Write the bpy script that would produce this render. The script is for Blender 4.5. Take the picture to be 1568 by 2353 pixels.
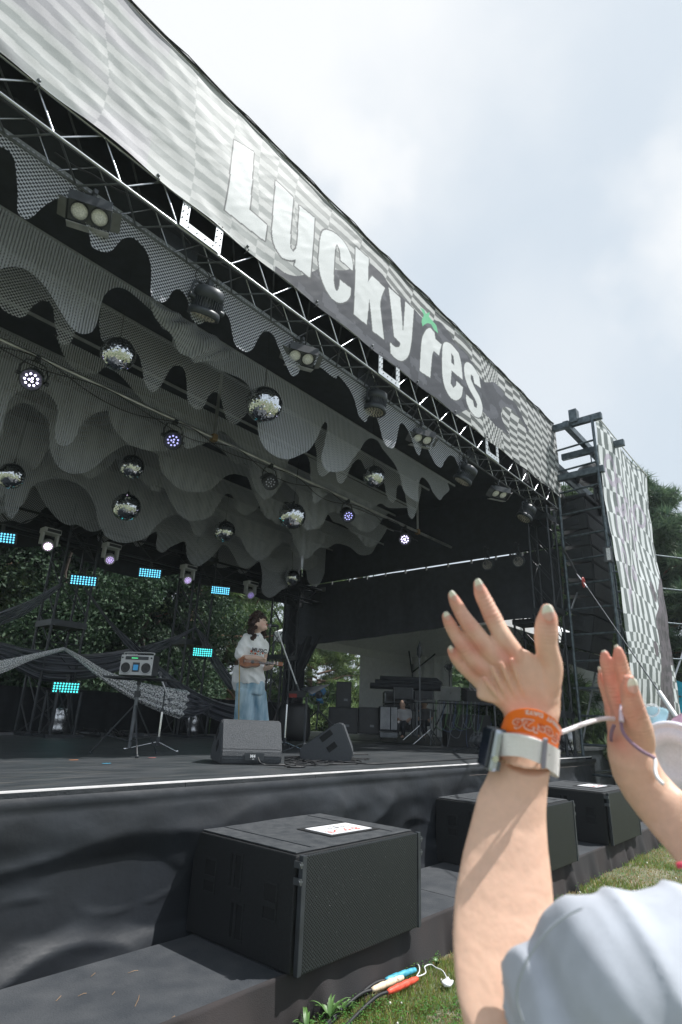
import bpy, bmesh, math, random
import numpy as np
from mathutils import Vector, Matrix, noise as mnoise
from mathutils.geometry import tessellate_polygon
random.seed(7); rng = np.random.default_rng(11)
R = math.radians
scn = bpy.context.scene
COL = scn.collection
for o in list(bpy.data.objects): bpy.data.objects.remove(o)

# ------------------------------------------------------------------ camera
CAMZ = 1.4175
FPX, PITCH, ROLL, YAW = 1323.84, R(19.677), R(2.352), R(48.733)
def _cam():
    cp, sp, cr, sr = math.cos(PITCH), math.sin(PITCH), math.cos(ROLL), math.sin(ROLL)
    fw = np.array([0, cp, sp]); up = np.array([0, -sp, cp]); rt = np.array([1, 0, 0])
    r = cr*rt + sr*up; u = -sr*rt + cr*up
    M = np.array([[math.cos(YAW), math.sin(YAW), 0], [-math.sin(YAW), math.cos(YAW), 0], [0, 0, 1.]])
    return M @ r, M @ u, M @ fw
CR, CU, CF = _cam()
CC = np.array([0, 0, CAMZ])
cd = bpy.data.cameras.new('camera'); cam = bpy.data.objects.new('camera', cd); COL.objects.link(cam)
cam.matrix_world = Matrix(((CR[0], CU[0], -CF[0], 0), (CR[1], CU[1], -CF[1], 0), (CR[2], CU[2], -CF[2], CAMZ), (0, 0, 0, 1)))
cd.sensor_fit = 'VERTICAL'; cd.sensor_height = 36; cd.lens = FPX/2353*36
cd.clip_start = .02; cd.clip_end = 600
cd.dof.use_dof = True; cd.dof.focus_distance = 6.5; cd.dof.aperture_fstop = 6.3
scn.camera = cam

# ------------------------------------------------------------------ world and sun
SUN = Vector((.37, -.37, .85)).normalized()
w = bpy.data.worlds.new('World'); scn.world = w; w.use_nodes = True
nt = w.node_tree; nt.nodes.clear()
N = nt.nodes.new; L = nt.links.new
out = N('ShaderNodeOutputWorld'); bg = N('ShaderNodeBackground'); sky = N('ShaderNodeTexSky')
sky.sky_type = 'NISHITA'; sky.sun_disc = False
sky.sun_elevation = math.asin(SUN.z); sky.sun_rotation = math.atan2(SUN.x, SUN.y)
sky.air_density = 1.2; sky.dust_density = 3.0; sky.ozone_density = 1.0
tc = N('ShaderNodeTexCoord')
def cnoise(scale, det, lo, hi, rough=.55, dist=.0):
    n = N('ShaderNodeTexNoise'); n.inputs['Scale'].default_value = scale; n.inputs['Detail'].default_value = det
    n.inputs['Roughness'].default_value = rough; n.inputs['Distortion'].default_value = dist
    L(tc.outputs['Generated'], n.inputs['Vector'])
    m = N('ShaderNodeMapRange'); m.interpolation_type = 'SMOOTHERSTEP'
    m.inputs['From Min'].default_value = lo; m.inputs['From Max'].default_value = hi
    L(n.outputs['Fac'], m.inputs['Value']); return m.outputs['Result']
def blob(x, y, r0, r1, amt):
    d = ((x-784)*CR - (y-1176.5)*CU)/FPX + CF; d = d/np.linalg.norm(d)
    v = N('ShaderNodeVectorMath'); v.operation = 'DISTANCE'; v.inputs[1].default_value = tuple(d)
    wn = N('ShaderNodeTexNoise'); wn.inputs['Scale'].default_value = 5; wn.inputs['Detail'].default_value = 7
    L(tc.outputs['Generated'], wn.inputs['Vector'])
    L(tc.outputs['Generated'], v.inputs[0])
    a = N('ShaderNodeMath'); a.operation = 'MULTIPLY_ADD'; a.inputs[1].default_value = .42; L(wn.outputs['Fac'], a.inputs[0]); L(v.outputs['Value'], a.inputs[2])
    m = N('ShaderNodeMapRange'); m.interpolation_type = 'SMOOTHSTEP'
    m.inputs['From Min'].default_value = r1+.21; m.inputs['From Max'].default_value = r0+.21
    m.inputs['To Max'].default_value = amt
    L(a.outputs[0], m.inputs['Value']); return m.outputs['Result']
def mx(a, b, op='MAXIMUM'):
    m = N('ShaderNodeMath'); m.operation = op; L(a, m.inputs[0]); L(b, m.inputs[1]); return m.outputs[0]
cl = cnoise(1.2, 6, .56, .84)
for b in ((640, 120, .05, .34, 1.), (760, 330, .02, .2, 1.), (500, -150, .1, .6, 1.), (1560, 540, .02, .2, 1.), (1700, 560, .05, .25, .9), (1250, 850, .0, .3, .35)):
    cl = mx(cl, blob(*b))
mixp = N('ShaderNodeMixRGB'); mixp.inputs['Fac'].default_value = .88; mixp.inputs['Color2'].default_value = (7.35, 8.25, 9.1, 1)
L(sky.outputs['Color'], mixp.inputs['Color1'])
mixc = N('ShaderNodeMixRGB'); mixc.inputs['Color2'].default_value = (9.7, 9.95, 10.2, 1)
L(cl, mixc.inputs['Fac']); L(mixp.outputs['Color'], mixc.inputs['Color1'])
L(mixc.outputs['Color'], bg.inputs['Color']); bg.inputs['Strength'].default_value = .083
L(bg.outputs[0], out.inputs[0])
sl = bpy.data.lights.new('sun', 'SUN'); sl.energy = 4.8; sl.angle = R(.6); sl.color = (1, .985, .96)
so = bpy.data.objects.new('sun', sl); COL.objects.link(so); so.rotation_euler = SUN.to_track_quat('Z', 'Y').to_euler()
so.location = (0, 0, 30)
scn.view_settings.view_transform = 'Standard'; scn.view_settings.look = 'None'
scn.view_settings.exposure = 0.28; scn.view_settings.gamma = 1
scn.render.engine = 'CYCLES'
scn.cycles.transparent_max_bounces = 18; scn.cycles.max_bounces = 6

# ------------------------------------------------------------------ helpers
def ray(x, y): return ((x-784)*CR - (y-1176.5)*CU)/FPX + CF
def at(x, y, ax, val):
    d = ray(x, y); t = (val-CC[ax])/d[ax]; return CC + t*d
def dep(x, y, w): return CC + ray(x, y)*w
def pan(sx, sy, k):
    q = 2730/1568
    return lambda u, v: ((sx+k*u)/q, (sy+k*v)/q)
PA, PB, PC_, PD = pan(0,500,.44643), pan(600,1000,.44643), pan(1200,1300,.44643), pan(0,1300,.44643)
PE = pan(600,1700,.44643); PL = pan(850,500,.76531); PH1 = pan(1750,2250,.38265); PH2 = pan(2300,2500,.29758)
PS = pan(1700,3000,.65689); PT = pan(1900,1550,.52934); PK = pan(0,2050,.5102); PP = pan(850,2350,.38265)
PG = pan(1150,2600,.5102); PSUB = pan(700,3100,.70153)

def crom(pts, n=6, closed=False):
    P = [np.array(p, float) for p in pts]; m = len(P); out = []
    rngi = range(m) if closed else range(m-1)
    for i in rngi:
        if closed: a, b, c, d = P[(i-1) % m], P[i], P[(i+1) % m], P[(i+2) % m]
        else: a, b, c, d = P[max(i-1, 0)], P[i], P[i+1], P[min(i+2, m-1)]
        for k in range(n):
            t = k/n
            out.append(.5*((2*b)+(c-a)*t+(2*a-5*b+4*c-d)*t*t+(3*b-a-3*c+d)*t**3))
    if not closed: out.append(P[-1])
    return out

def tagp(o, label=None, cat=None, group=None, kind=None):
    if label: o['label'] = label
    if cat: o['category'] = cat
    if group: o['group'] = group
    if kind: o['kind'] = kind
    return o
WOFF = {}
def thing(name, label, cat, loc=(0, 0, 0), rot=None, group=None, world=False):
    o = bpy.data.objects.new(name, None); o.empty_display_size = .1; COL.objects.link(o)
    o.location = loc
    if rot is not None:
        o.rotation_euler = rot if not isinstance(rot, Matrix) else rot.to_euler()
    tagp(o, label, cat, group)
    if world: WOFF[o.name] = Vector(loc)
    return o
def dup(root, loc=None, rot=None, label=None, group=None):
    r = root.copy(); COL.objects.link(r)
    if loc is not None: r.location = loc
    if rot is not None: r.rotation_euler = rot if not isinstance(rot, Matrix) else rot.to_euler()
    if label: r['label'] = label
    if group: r['group'] = group
    for ch in list(root.children):
        c = ch.copy(); COL.objects.link(c); c.parent = r
        for g in list(ch.children):
            d = g.copy(); COL.objects.link(d); d.parent = c
    return r

def frame_of(axis):
    a = Vector(axis).normalized()
    u = a.orthogonal().normalized(); return u, a.cross(u)
def woff(p):
    while p is not None and p.parent is not None: p = p.parent
    return WOFF.get(p.name) if p is not None else None
class MB:
    def __init__(s): s.v = []; s.f = []; s.sm = []
    def add(s, vs, fs, smooth=False):
        b = len(s.v); s.v += [tuple(map(float, v)) for v in vs]; s.f += [tuple(b+i for i in f) for f in fs]; s.sm += [smooth]*len(fs); return s
    def box(s, c, d, M=None, bev=0):
        c = Vector(c); x, y, z = d[0]/2, d[1]/2, d[2]/2
        if bev <= 0:
            vs = [Vector((sx*x, sy*y, sz*z)) for sx in (-1, 1) for sy in (-1, 1) for sz in (-1, 1)]
            fs = [(0, 1, 3, 2), (4, 6, 7, 5), (0, 4, 5, 1), (2, 3, 7, 6), (0, 2, 6, 4), (1, 5, 7, 3)]
        else:
            bm = bmesh.new(); bmesh.ops.create_cube(bm, size=1)
            for v in bm.verts: v.co = Vector((v.co.x*2*x, v.co.y*2*y, v.co.z*2*z))
            bmesh.ops.bevel(bm, geom=list(bm.edges), offset=min(bev, x*.9, y*.9, z*.9), segments=2, profile=.6, affect='EDGES')
            vs = [v.co.copy() for v in bm.verts]; fs = [tuple(v.index for v in f.verts) for f in bm.faces]; bm.free()
        if M is not None: vs = [M @ v for v in vs]
        return s.add([v+c for v in vs], fs)
    def prism(s, pts, ext, M=None):
        # pts: ordered 3d points of a planar outline, ext: extrusion vector
        n = len(pts); P = [Vector(p) for p in pts]; e = Vector(ext)
        tri = tessellate_polygon([P]); vs = P + [p+e for p in P]
        fs = [tuple(t) for t in tri] + [(t[2]+n, t[1]+n, t[0]+n) for t in tri] + [(i, (i+1) % n, (i+1) % n+n, i+n) for i in range(n)]
        if M is not None: vs = [M @ v for v in vs]
        return s.add(vs, fs)
    def rod(s, a, b, r, r2=None, n=8, cap=True, smooth=True):
        a, b = Vector(a), Vector(b); r2 = r if r2 is None else r2
        u, v = frame_of(b-a); vs = []; fs = []
        for p, q in ((a, r), (b, r2)):
            for i in range(n):
                t = 2*math.pi*i/n; vs.append(p+(u*math.cos(t)+v*math.sin(t))*q)
        fs = [(i, (i+1) % n, n+(i+1) % n, n+i) for i in range(n)]
        s.add(vs, fs, smooth)
        if cap: s.add(vs[:n][::-1], [tuple(range(n))]); s.add(vs[n:], [tuple(range(n))])
        return s
    def tube(s, pts, r, n=8, cap=True):
        P = [Vector(p) for p in pts]; m = len(P)
        rr = r if hasattr(r, '__len__') else [r]*m
        u = None; vs = []; fs = []
        for i in range(m):
            d = (P[min(i+1, m-1)]-P[max(i-1, 0)]).normalized()
            if u is None: u = d.orthogonal().normalized()
            else:
                u = (u-d*u.dot(d)); u = u.normalized() if u.length > 1e-6 else d.orthogonal().normalized()
            v = d.cross(u)
            for k in range(n):
                t = 2*math.pi*k/n; vs.append(P[i]+(u*math.cos(t)+v*math.sin(t))*rr[i])
        for i in range(m-1):
            for k in range(n): fs.append((i*n+k, i*n+(k+1) % n, (i+1)*n+(k+1) % n, (i+1)*n+k))
        if cap: fs += [tuple(range(n))[::-1], tuple((m-1)*n+k for k in range(n))]
        return s.add(vs, fs, True)
    def loft(s, secs, n=20, cap=True, pw=2.0):
        # secs: (centre, vecA, vecB)
        vs = []; fs = []
        for c, a, b in secs:
            c, a, b = Vector(c), Vector(a), Vector(b)
            for k in range(n):
                t = 2*math.pi*k/n; ct, st = math.cos(t), math.sin(t)
                vs.append(c+a*(math.copysign(abs(ct)**(2/pw), ct))+b*(math.copysign(abs(st)**(2/pw), st)))
        m = len(secs)
        for i in range(m-1):
            for k in range(n): fs.append((i*n+k, i*n+(k+1) % n, (i+1)*n+(k+1) % n, (i+1)*n+k))
        if cap: fs += [tuple(range(n))[::-1], tuple((m-1)*n+k for k in range(n))]
        return s.add(vs, fs, True)
    def sph(s, c, r, nu=16, nv=10, M=None, smooth=True):
        c = Vector(c); r = Vector(r) if hasattr(r, '__len__') else Vector((r, r, r)); vs = []; fs = []
        for j in range(nv+1):
            p = math.pi*j/nv
            for i in range(nu):
                t = 2*math.pi*i/nu; q = Vector((r.x*math.sin(p)*math.cos(t), r.y*math.sin(p)*math.sin(t), r.z*math.cos(p)))
                if M is not None: q = M @ q
                vs.append(c+q)
        for j in range(nv):
            for i in range(nu): fs.append((j*nu+i, (j+1)*nu+i, (j+1)*nu+(i+1) % nu, j*nu+(i+1) % nu))
        return s.add(vs, fs, smooth)
    def lathe(s, prof, c=(0, 0, 0), M=None, n=20, smooth=True):
        # prof: (r, z)
        vs = []; fs = []; c = Vector(c)
        for r_, z in prof:
            for i in range(n):
                t = 2*math.pi*i/n; q = Vector((r_*math.cos(t), r_*math.sin(t), z)); q = M @ q if M is not None else q; vs.append(c+q)
        for j in range(len(prof)-1):
            for i in range(n): fs.append((j*n+i, j*n+(i+1) % n, (j+1)*n+(i+1) % n, (j+1)*n+i))
        return s.add(vs, fs, smooth)
    def mesh(s, name='m'):
        me = bpy.data.meshes.new(name); me.from_pydata(s.v, [], s.f)
        me.polygons.foreach_set('use_smooth', s.sm); me.validate(); me.update(); return me
    def build(s, name, mat, parent=None, fixn=False):
        off = woff(parent)
        if off is not None: s.v = [(a-off.x, b-off.y, c-off.z) for a, b, c in s.v]
        me = s.mesh(name)
        if fixn:
            bm = bmesh.new(); bm.from_mesh(me); bmesh.ops.recalc_face_normals(bm, faces=bm.faces); bm.to_mesh(me); bm.free()
        return objm(name, me, mat, parent)
def objm(name, me, mat, parent=None):
    if mat is not None and len(me.materials) == 0: me.materials.append(mat)
    o = bpy.data.objects.new(name, me); COL.objects.link(o)
    if parent is not None: o.parent = parent
    return o
def npmesh(name, V, F, mat, parent=None, smooth=False, attr=None):
    V = np.asarray(V, np.float32); F = np.asarray(F, np.int32); k = F.shape[1]
    if woff(parent) is not None: V = V - np.array(woff(parent), np.float32)
    me = bpy.data.meshes.new(name); me.vertices.add(len(V)); me.vertices.foreach_set('co', V.ravel())
    me.loops.add(F.size); me.loops.foreach_set('vertex_index', F.ravel())
    me.polygons.add(len(F)); me.polygons.foreach_set('loop_start', np.arange(0, F.size, k, dtype=np.int32))
    try: me.polygons.foreach_set('loop_total', np.full(len(F), k, np.int32))
    except Exception: pass
    me.polygons.foreach_set('use_smooth', np.full(len(F), smooth))
    me.update(calc_edges=True)
    if attr is not None:
        a = me.color_attributes.new('print', 'FLOAT_COLOR', 'POINT'); A = np.ones((len(V), 4), np.float32); A[:, :attr.shape[1]] = attr
        a.data.foreach_set('color', A.ravel())
    return objm(name, me, mat, parent)
def fuse(mb, voxel, smooth_it=6, fac=.5, name='body'):
    me = mb.mesh('tmp'); o = bpy.data.objects.new('tmp', me); COL.objects.link(o)
    m = o.modifiers.new('r', 'REMESH'); m.mode = 'VOXEL'; m.voxel_size = voxel; m.use_smooth_shade = True
    m2 = o.modifiers.new('s', 'SMOOTH'); m2.factor = fac; m2.iterations = smooth_it
    dg = bpy.context.evaluated_depsgraph_get(); dg.update()
    r = bpy.data.meshes.new_from_object(o.evaluated_get(dg)); r.name = name
    bpy.data.objects.remove(o); bpy.data.meshes.remove(me)
    r.polygons.foreach_set('use_smooth', [True]*len(r.polygons)); return r

# ------------------------------------------------------------------ materials
MATS = {}
def mat(name, col, rough=.6, metal=0, var=.15, nscale=8., bump=0., bscale=40., col2=None, stretch=None, spec=None, lo=.35, hi=.65, emit=None, estr=0, trans=0, sss=0):
    if name in MATS: return MATS[name]
    m = bpy.data.materials.new(name); m.use_nodes = True; t = m.node_tree; b = t.nodes['Principled BSDF']
    b.inputs['Roughness'].default_value = rough; b.inputs['Metallic'].default_value = metal
    if spec is not None: b.inputs['Specular IOR Level'].default_value = spec
    if trans: b.inputs['Transmission Weight'].default_value = trans
    if sss:
        b.inputs['Subsurface Weight'].default_value = sss; b.inputs['Subsurface Radius'].default_value = (.012, .005, .003); b.inputs['Subsurface Scale'].default_value = .6
    if emit is not None:
        b.inputs['Emission Color'].default_value = (*emit, 1); b.inputs['Emission Strength'].default_value = estr
    c1 = col; c2 = col2 or tuple(min(1, max(0, c*(1+var))) for c in col); 
    if col2 is None: c1 = tuple(c*(1-var) for c in col)
    tcn = t.nodes.new('ShaderNodeTexCoord'); mp = t.nodes.new('ShaderNodeMapping'); t.links.new(tcn.outputs['Object'], mp.inputs[0])
    if stretch: mp.inputs['Scale'].default_value = stretch
    n = t.nodes.new('ShaderNodeTexNoise'); n.inputs['Scale'].default_value = nscale; n.inputs['Detail'].default_value = 6
    t.links.new(mp.outputs[0], n.inputs['Vector'])
    mr = t.nodes.new('ShaderNodeMapRange'); mr.inputs['From Min'].default_value = lo; mr.inputs['From Max'].default_value = hi
    t.links.new(n.outputs['Fac'], mr.inputs['Value'])
    mi = t.nodes.new('ShaderNodeMixRGB'); mi.inputs['Color1'].default_value = (*c1, 1); mi.inputs['Color2'].default_value = (*c2, 1)
    t.links.new(mr.outputs[0], mi.inputs['Fac']); t.links.new(mi.outputs[0], b.inputs['Base Color'])
    if bump:
        n2 = t.nodes.new('ShaderNodeTexNoise'); n2.inputs['Scale'].default_value = bscale; n2.inputs['Detail'].default_value = 5
        t.links.new(mp.outputs[0], n2.inputs['Vector'])
        bp = t.nodes.new('ShaderNodeBump'); bp.inputs['Strength'].default_value = bump; bp.inputs['Distance'].default_value = .01
        t.links.new(n2.outputs['Fac'], bp.inputs['Height']); t.links.new(bp.outputs[0], b.inputs['Normal'])
    MATS[name] = m; return m
M_black = mat('black_powder_metal', (.030, .035, .041), .45, .0, .3)
M_blackcloth = mat('black_cloth', (.026, .030, .036), .85, bump=.25, bscale=30)
M_tarp = mat('black_tarp', (.013, .016, .021), .55, bump=.45, bscale=11, nscale=2, var=.35)
M_brown = mat('brown_black_skirt', (.034, .027, .027), .9, bump=.3, bscale=200, nscale=3, col2=(.022, .021, .023))
M_alu = mat('aluminium_tube', (.46, .48, .50), .26, .9, .1, bump=.05)
M_dalu = mat('dark_aluminium', (.12, .13, .14), .4, .7, .2)
M_blktruss = mat('black_truss_paint', (.028, .033, .038), .4, .2, .3)
M_scaf = mat('scaffold_tube', (.10, .125, .14), .45, .6, .35, nscale=14)
M_white = mat('white_paint', (.78, .79, .8), .5, var=.06)
M_plate = mat('perforated_white_plate', (.5, .53, .56), .45, .3, .08)
M_chrome = mat('chrome', (.75, .76, .78), .12, 1, .03)
M_rubber = mat('black_rubber', (.015, .016, .018), .7)
M_box = mat('textured_cabinet_paint', (.010, .0115, .0135), .55, bump=.7, bscale=260, nscale=60, var=.3)
M_boxtop = mat('dusty_cabinet_top', (.035, .04, .046), .6, bump=.5, bscale=260, nscale=18, col2=(.07, .075, .08))
M_cable = mat('cable_rubber', (.012, .013, .015), .5)
def emitter(name, col, st, rough=.4):
    return mat(name, col, rough, emit=col, estr=st, var=0.02)
def glass(name, col, rough=.05, alpha=.35):
    if name in MATS: return MATS[name]
    m = bpy.data.materials.new(name); m.use_nodes = True; t = m.node_tree; b = t.nodes['Principled BSDF']
    b.inputs['Base Color'].default_value = (*col, 1); b.inputs['Roughness'].default_value = rough; b.inputs['Alpha'].default_value = alpha
    n = t.nodes.new('ShaderNodeTexNoise'); n.inputs['Scale'].default_value = 30
    mr = t.nodes.new('ShaderNodeMapRange'); mr.inputs['To Min'].default_value = alpha*.8; mr.inputs['To Max'].default_value = min(1, alpha*1.25)
    t.links.new(n.outputs['Fac'], mr.inputs['Value']); t.links.new(mr.outputs[0], b.inputs['Alpha'])
    MATS[name] = m; return m
def attrmat(name, rough=.5, bump=.1, bscale=60, spec=.5, sss=0, translucent=0., coat=0):
    m = bpy.data.materials.new(name); m.use_nodes = True; t = m.node_tree; b = t.nodes['Principled BSDF']
    a = t.nodes.new('ShaderNodeAttribute'); a.attribute_name = 'print'
    n = t.nodes.new('ShaderNodeTexNoise'); n.inputs['Scale'].default_value = bscale; n.inputs['Detail'].default_value = 6
    tcn = t.nodes.new('ShaderNodeTexCoord'); t.links.new(tcn.outputs['Object'], n.inputs['Vector'])
    mr = t.nodes.new('ShaderNodeMapRange'); mr.inputs['To Min'].default_value = .88; mr.inputs['To Max'].default_value = 1.1
    t.links.new(n.outputs['Fac'], mr.inputs['Value'])
    vm = t.nodes.new('ShaderNodeVectorMath'); vm.operation = 'SCALE'; t.links.new(a.outputs['Color'], vm.inputs[0]); t.links.new(mr.outputs[0], vm.inputs['Scale'])
    t.links.new(vm.outputs[0], b.inputs['Base Color']); b.inputs['Roughness'].default_value = rough; b.inputs['Specular IOR Level'].default_value = spec
    if coat: b.inputs['Coat Weight'].default_value = coat; b.inputs['Coat Roughness'].default_value = .3
    bp = t.nodes.new('ShaderNodeBump'); bp.inputs['Strength'].default_value = bump; bp.inputs['Distance'].default_value = .01
    t.links.new(n.outputs['Fac'], bp.inputs['Height']); t.links.new(bp.outputs[0], b.inputs['Normal'])
    if sss:
        b.inputs['Subsurface Weight'].default_value = sss; b.inputs['Subsurface Radius'].default_value = (.012, .005, .003); b.inputs['Subsurface Scale'].default_value = .6
    if translucent:
        o = t.nodes['Material Output']; tr = t.nodes.new('ShaderNodeBsdfTranslucent'); t.links.new(vm.outputs[0], tr.inputs['Color'])
        mxs = t.nodes.new('ShaderNodeMixShader'); mxs.inputs[0].default_value = translucent
        t.links.new(b.outputs[0], mxs.inputs[1]); t.links.new(tr.outputs[0], mxs.inputs[2]); t.links.new(mxs.outputs[0], o.inputs[0])
    return m
# ================================================================== STRUCTURE
SZ = 1.0125          # stage floor height
YF = 3.255           # stage front
# ---- ground
def ground():
    n = 90; xs = np.concatenate([-np.geomspace(200, .4, n//2), [0], np.geomspace(.4, 260, n//2)]); V = []; F = []
    m = len(xs)
    for j, y in enumerate(xs):
        for i, x in enumerate(xs):
            z = .012*math.sin(x*3.1+y)*math.cos(y*2.3) - .02
            V.append((x+3, y+2, z))
    for j in range(m-1):
        for i in range(m-1): a = j*m+i; F.append((a, a+1, a+m+1, a+m))
    g = mat('lawn_soil', (.10, .125, .065), .95, nscale=2.2, col2=(.22, .21, .15), lo=.42, hi=.66, bump=.6, bscale=60)
    return tagp(npmesh('ground', V, F, g), kind='structure')
ground()
def grass():
    # real blades, clover leaves and dry blades in the strip of lawn in view
    V = []; F = []; C = []
    pts = []
    def pt(x0, x1, y0, y1, n): return np.stack([rng.uniform(x0, x1, n), rng.uniform(y0, y1, n)], 1)
    pts = np.concatenate([pt(1.6, 5.2, 1.35, 2.36, 42000), pt(5.2, 13, -.4, 2.38, 60000), pt(13, 24, -4, 3, 26000)])
    n = len(pts); a = rng.uniform(0, 2*math.pi, n)
    dn = np.array([mnoise.noise((p[0]*1.3, p[1]*1.3, 3)) for p in pts])
    dist = np.hypot(pts[:, 0], pts[:, 1]); dry = dn > -.03
    h = rng.uniform(.015, .045, n)*(1-.45*dry)*(1+.04*dist); wd = rng.uniform(.0018, .004, n)*(1+.12*dist)
    lean = rng.uniform(.1, .9, n)*h; la = rng.uniform(0, 6.283, n)
    b = np.stack([pts[:, 0], pts[:, 1], np.full(n, -.02)], 1)
    s = np.stack([np.cos(a)*wd, np.sin(a)*wd, np.zeros(n)], 1)
    t = b + np.stack([np.cos(la)*lean, np.sin(la)*lean, h], 1)
    V = np.concatenate([b-s, b+s, t]); F = np.stack([np.arange(n), np.arange(n)+n, np.arange(n)+2*n], 1)
    g = np.stack([rng.uniform(.18, .30, n), rng.uniform(.24, .35, n), rng.uniform(.06, .11, n)], 1)
    d = np.stack([rng.uniform(.36, .55, n), rng.uniform(.31, .44, n), rng.uniform(.16, .24, n)], 1)
    mixm = np.where((dry & (rng.random(n) < .75)) | (rng.random(n) < .12), 1., 0.)[:, None]
    col = g*(1-mixm)+d*mixm
    tagp(npmesh('lawn_grass', V, F, attrmat('grass_blade', .6, 0, 5, spec=.2, translucent=.35), attr=np.concatenate([col, col, col])), kind='stuff')
    # clover
    m = 9000; p = np.concatenate([pt(1.7, 5.5, 1.6, 2.36, m//2), pt(5.2, 11, .8, 2.36, m//2)])
    keep = np.array([mnoise.noise((q[0]*2.1, q[1]*2.1, 9)) > -.12 for q in p]); p = p[keep]; m = len(p)
    VV = []; FF = []; CCc = []
    for k in range(3):
        an = rng.uniform(0, .6, m)+k*2.094; r = rng.uniform(.006, .011, m)
        z = rng.uniform(.012, .05, m)-.01
        for j in range(4):
            q = an+[0, .7, 0, -.7][j]; rr = r*[0.15, 1, 1.5, 1][j]
            VV.append(np.stack([p[:, 0]+np.cos(q)*rr, p[:, 1]+np.sin(q)*rr, z+.003*(j == 2)], 1))
        base = k*4*m; FF.append(np.stack([base+np.arange(m)+j*m for j in range(4)], 1))
    V = np.concatenate(VV); F = np.concatenate(FF)
    c = np.stack([rng.uniform(.05, .09, m), rng.uniform(.13, .22, m), rng.uniform(.02, .045, m)], 1)
    tagp(npmesh('clover_patch', V, F, attrmat('clover_leaf', .5, 0, 5, spec=.3, translucent=.3), attr=np.tile(c, (12, 1))), kind='stuff')
    fl = MB()
    for i in range(46):
        x, y = rng.uniform(2.6, 5), rng.uniform(1.5, 2.3); fl.sph((x, y, rng.uniform(.03, .055)), rng.uniform(.005, .009), 6, 4)
    for i in range(60):
        x, y = rng.uniform(5, 11), rng.uniform(.5, 2.3); fl.sph((x, y, rng.uniform(.03, .055)), rng.uniform(.006, .011), 6, 4)
    tagp(fl.build('clover_flowers', mat('clover_flower', (.7, .68, .6), .8)), kind='stuff')
grass()

# ---- stage
stage = thing('stage', 'black festival stage deck with a white front edge and a black vinyl skirt', 'stage', (2, YF, 0), world=True)
M_deck = mat('worn_black_deck', (.035, .041, .046), .42, nscale=2.6, stretch=(1, 5, 1), col2=(.095, .10, .105), lo=.42, hi=.78, bump=.35, bscale=90)
def deckm():
    m = M_deck; t = m.node_tree; b = t.nodes['Principled BSDF']
    tcn = t.nodes.new('ShaderNodeTexCoord'); mp = t.nodes.new('ShaderNodeMapping'); mp.inputs['Scale'].default_value = (1.6, 26, 1)
    t.links.new(tcn.outputs['Object'], mp.inputs[0]); n = t.nodes.new('ShaderNodeTexNoise'); n.inputs['Scale'].default_value = 1.6; n.inputs['Detail'].default_value = 4
    t.links.new(mp.outputs[0], n.inputs['Vector']); mr = t.nodes.new('ShaderNodeMapRange'); mr.inputs['From Min'].default_value = .62; mr.inputs['From Max'].default_value = .75
    t.links.new(n.outputs['Fac'], mr.inputs['Value']); mi = t.nodes.new('ShaderNodeMixRGB'); mi.inputs['Color2'].default_value = (.16, .145, .12, 1)
    src = b.inputs['Base Color'].links[0].from_socket; t.links.new(src, mi.inputs['Color1']); t.links.new(mr.outputs[0], mi.inputs['Fac']); t.links.new(mi.outputs[0], b.inputs['Base Color'])
deckm()
first = None
pw, pd = 1.2, .93
ny = int((9.35-YF-.06)/pd)+1
for iy in range(ny):
    for ix in range(9):
        x0 = -1.2+ix*pw; y0 = YF+.05+iy*pd; dep_ = min(pd, 9.35-y0)
        if x0+pw > 9.7: continue
        MB().box((x0+pw/2, y0+dep_/2, SZ-.02), (pw-.005, dep_-.005, .04+.002*((ix*7+iy*3) % 3-1))).build('deck_panel', M_deck, stage)
MB().box((4.2, YF+.02, SZ-.001), (11.1, .03, .008)).build('edge_trim', mat('white_edge_strip', (.8, .78, .78), .4), stage)
MB().box((4.2, 6.3, .45), (10.9, 6.0, .06)).box((4.2, 9.33, .5), (11, .04, .98)).build('substructure', M_black, stage)
def skirt():
    V = []; F = []; nx, nz = 620, 60
    for j in range(nz+1):
        z = SZ-.025 - (SZ-.025)*j/nz
        for i in range(nx+1):
            x = -1.2+11.0*i/nx; t = 1-z/SZ
            d = .05*math.sin(6.5*t+1.2*math.sin(x*.9+1)+x*.4)*min(1, t*4)
            d += .035*(1-2*abs(mnoise.noise((x*1.3+z*1.5, z*4-x*.5, 2))))*min(1, t*3) + .008*mnoise.noise((x*5, z*9+x*2, 5))*min(1, t*5)
            if t < .09: d += .016*math.sin(t/.09*math.pi)+.002*mnoise.noise((x*7, 0, 2))
            V.append((x, YF-.012-max(-.01, d+.01), z))
    for j in range(nz):
        for i in range(nx): a = j*(nx+1)+i; F.append((a, a+nx+1, a+nx+2, a+1))
    npmesh('front_skirt', V, F, M_tarp, stage, smooth=True)
    # right side skirt
    V = []; F = []; nx = 160
    for j in range(nz+1):
        z = SZ*(1-j/nz)
        for i in range(nx+1):
            y = YF+(9.3-YF)*i/nx; V.append((9.72+.02*math.sin(y*5)*j/nz, y, z))
    for j in range(nz):
        for i in range(nx): a = j*(nx+1)+i; F.append((a, a+nx+1, a+nx+2, a+1))
    npmesh('side_skirt', V, F, M_tarp, stage, smooth=True)
    p = MB(); p.tube([(-1.2+.3*i, YF-.035-.004*math.sin(i), SZ-.105+.003*math.sin(i*2.2)) for i in range(37)], .0025, 5)
    p.build('skirt_seam', mat('seam_thread', (.12, .10, .09), .8), stage)
skirt()

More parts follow.
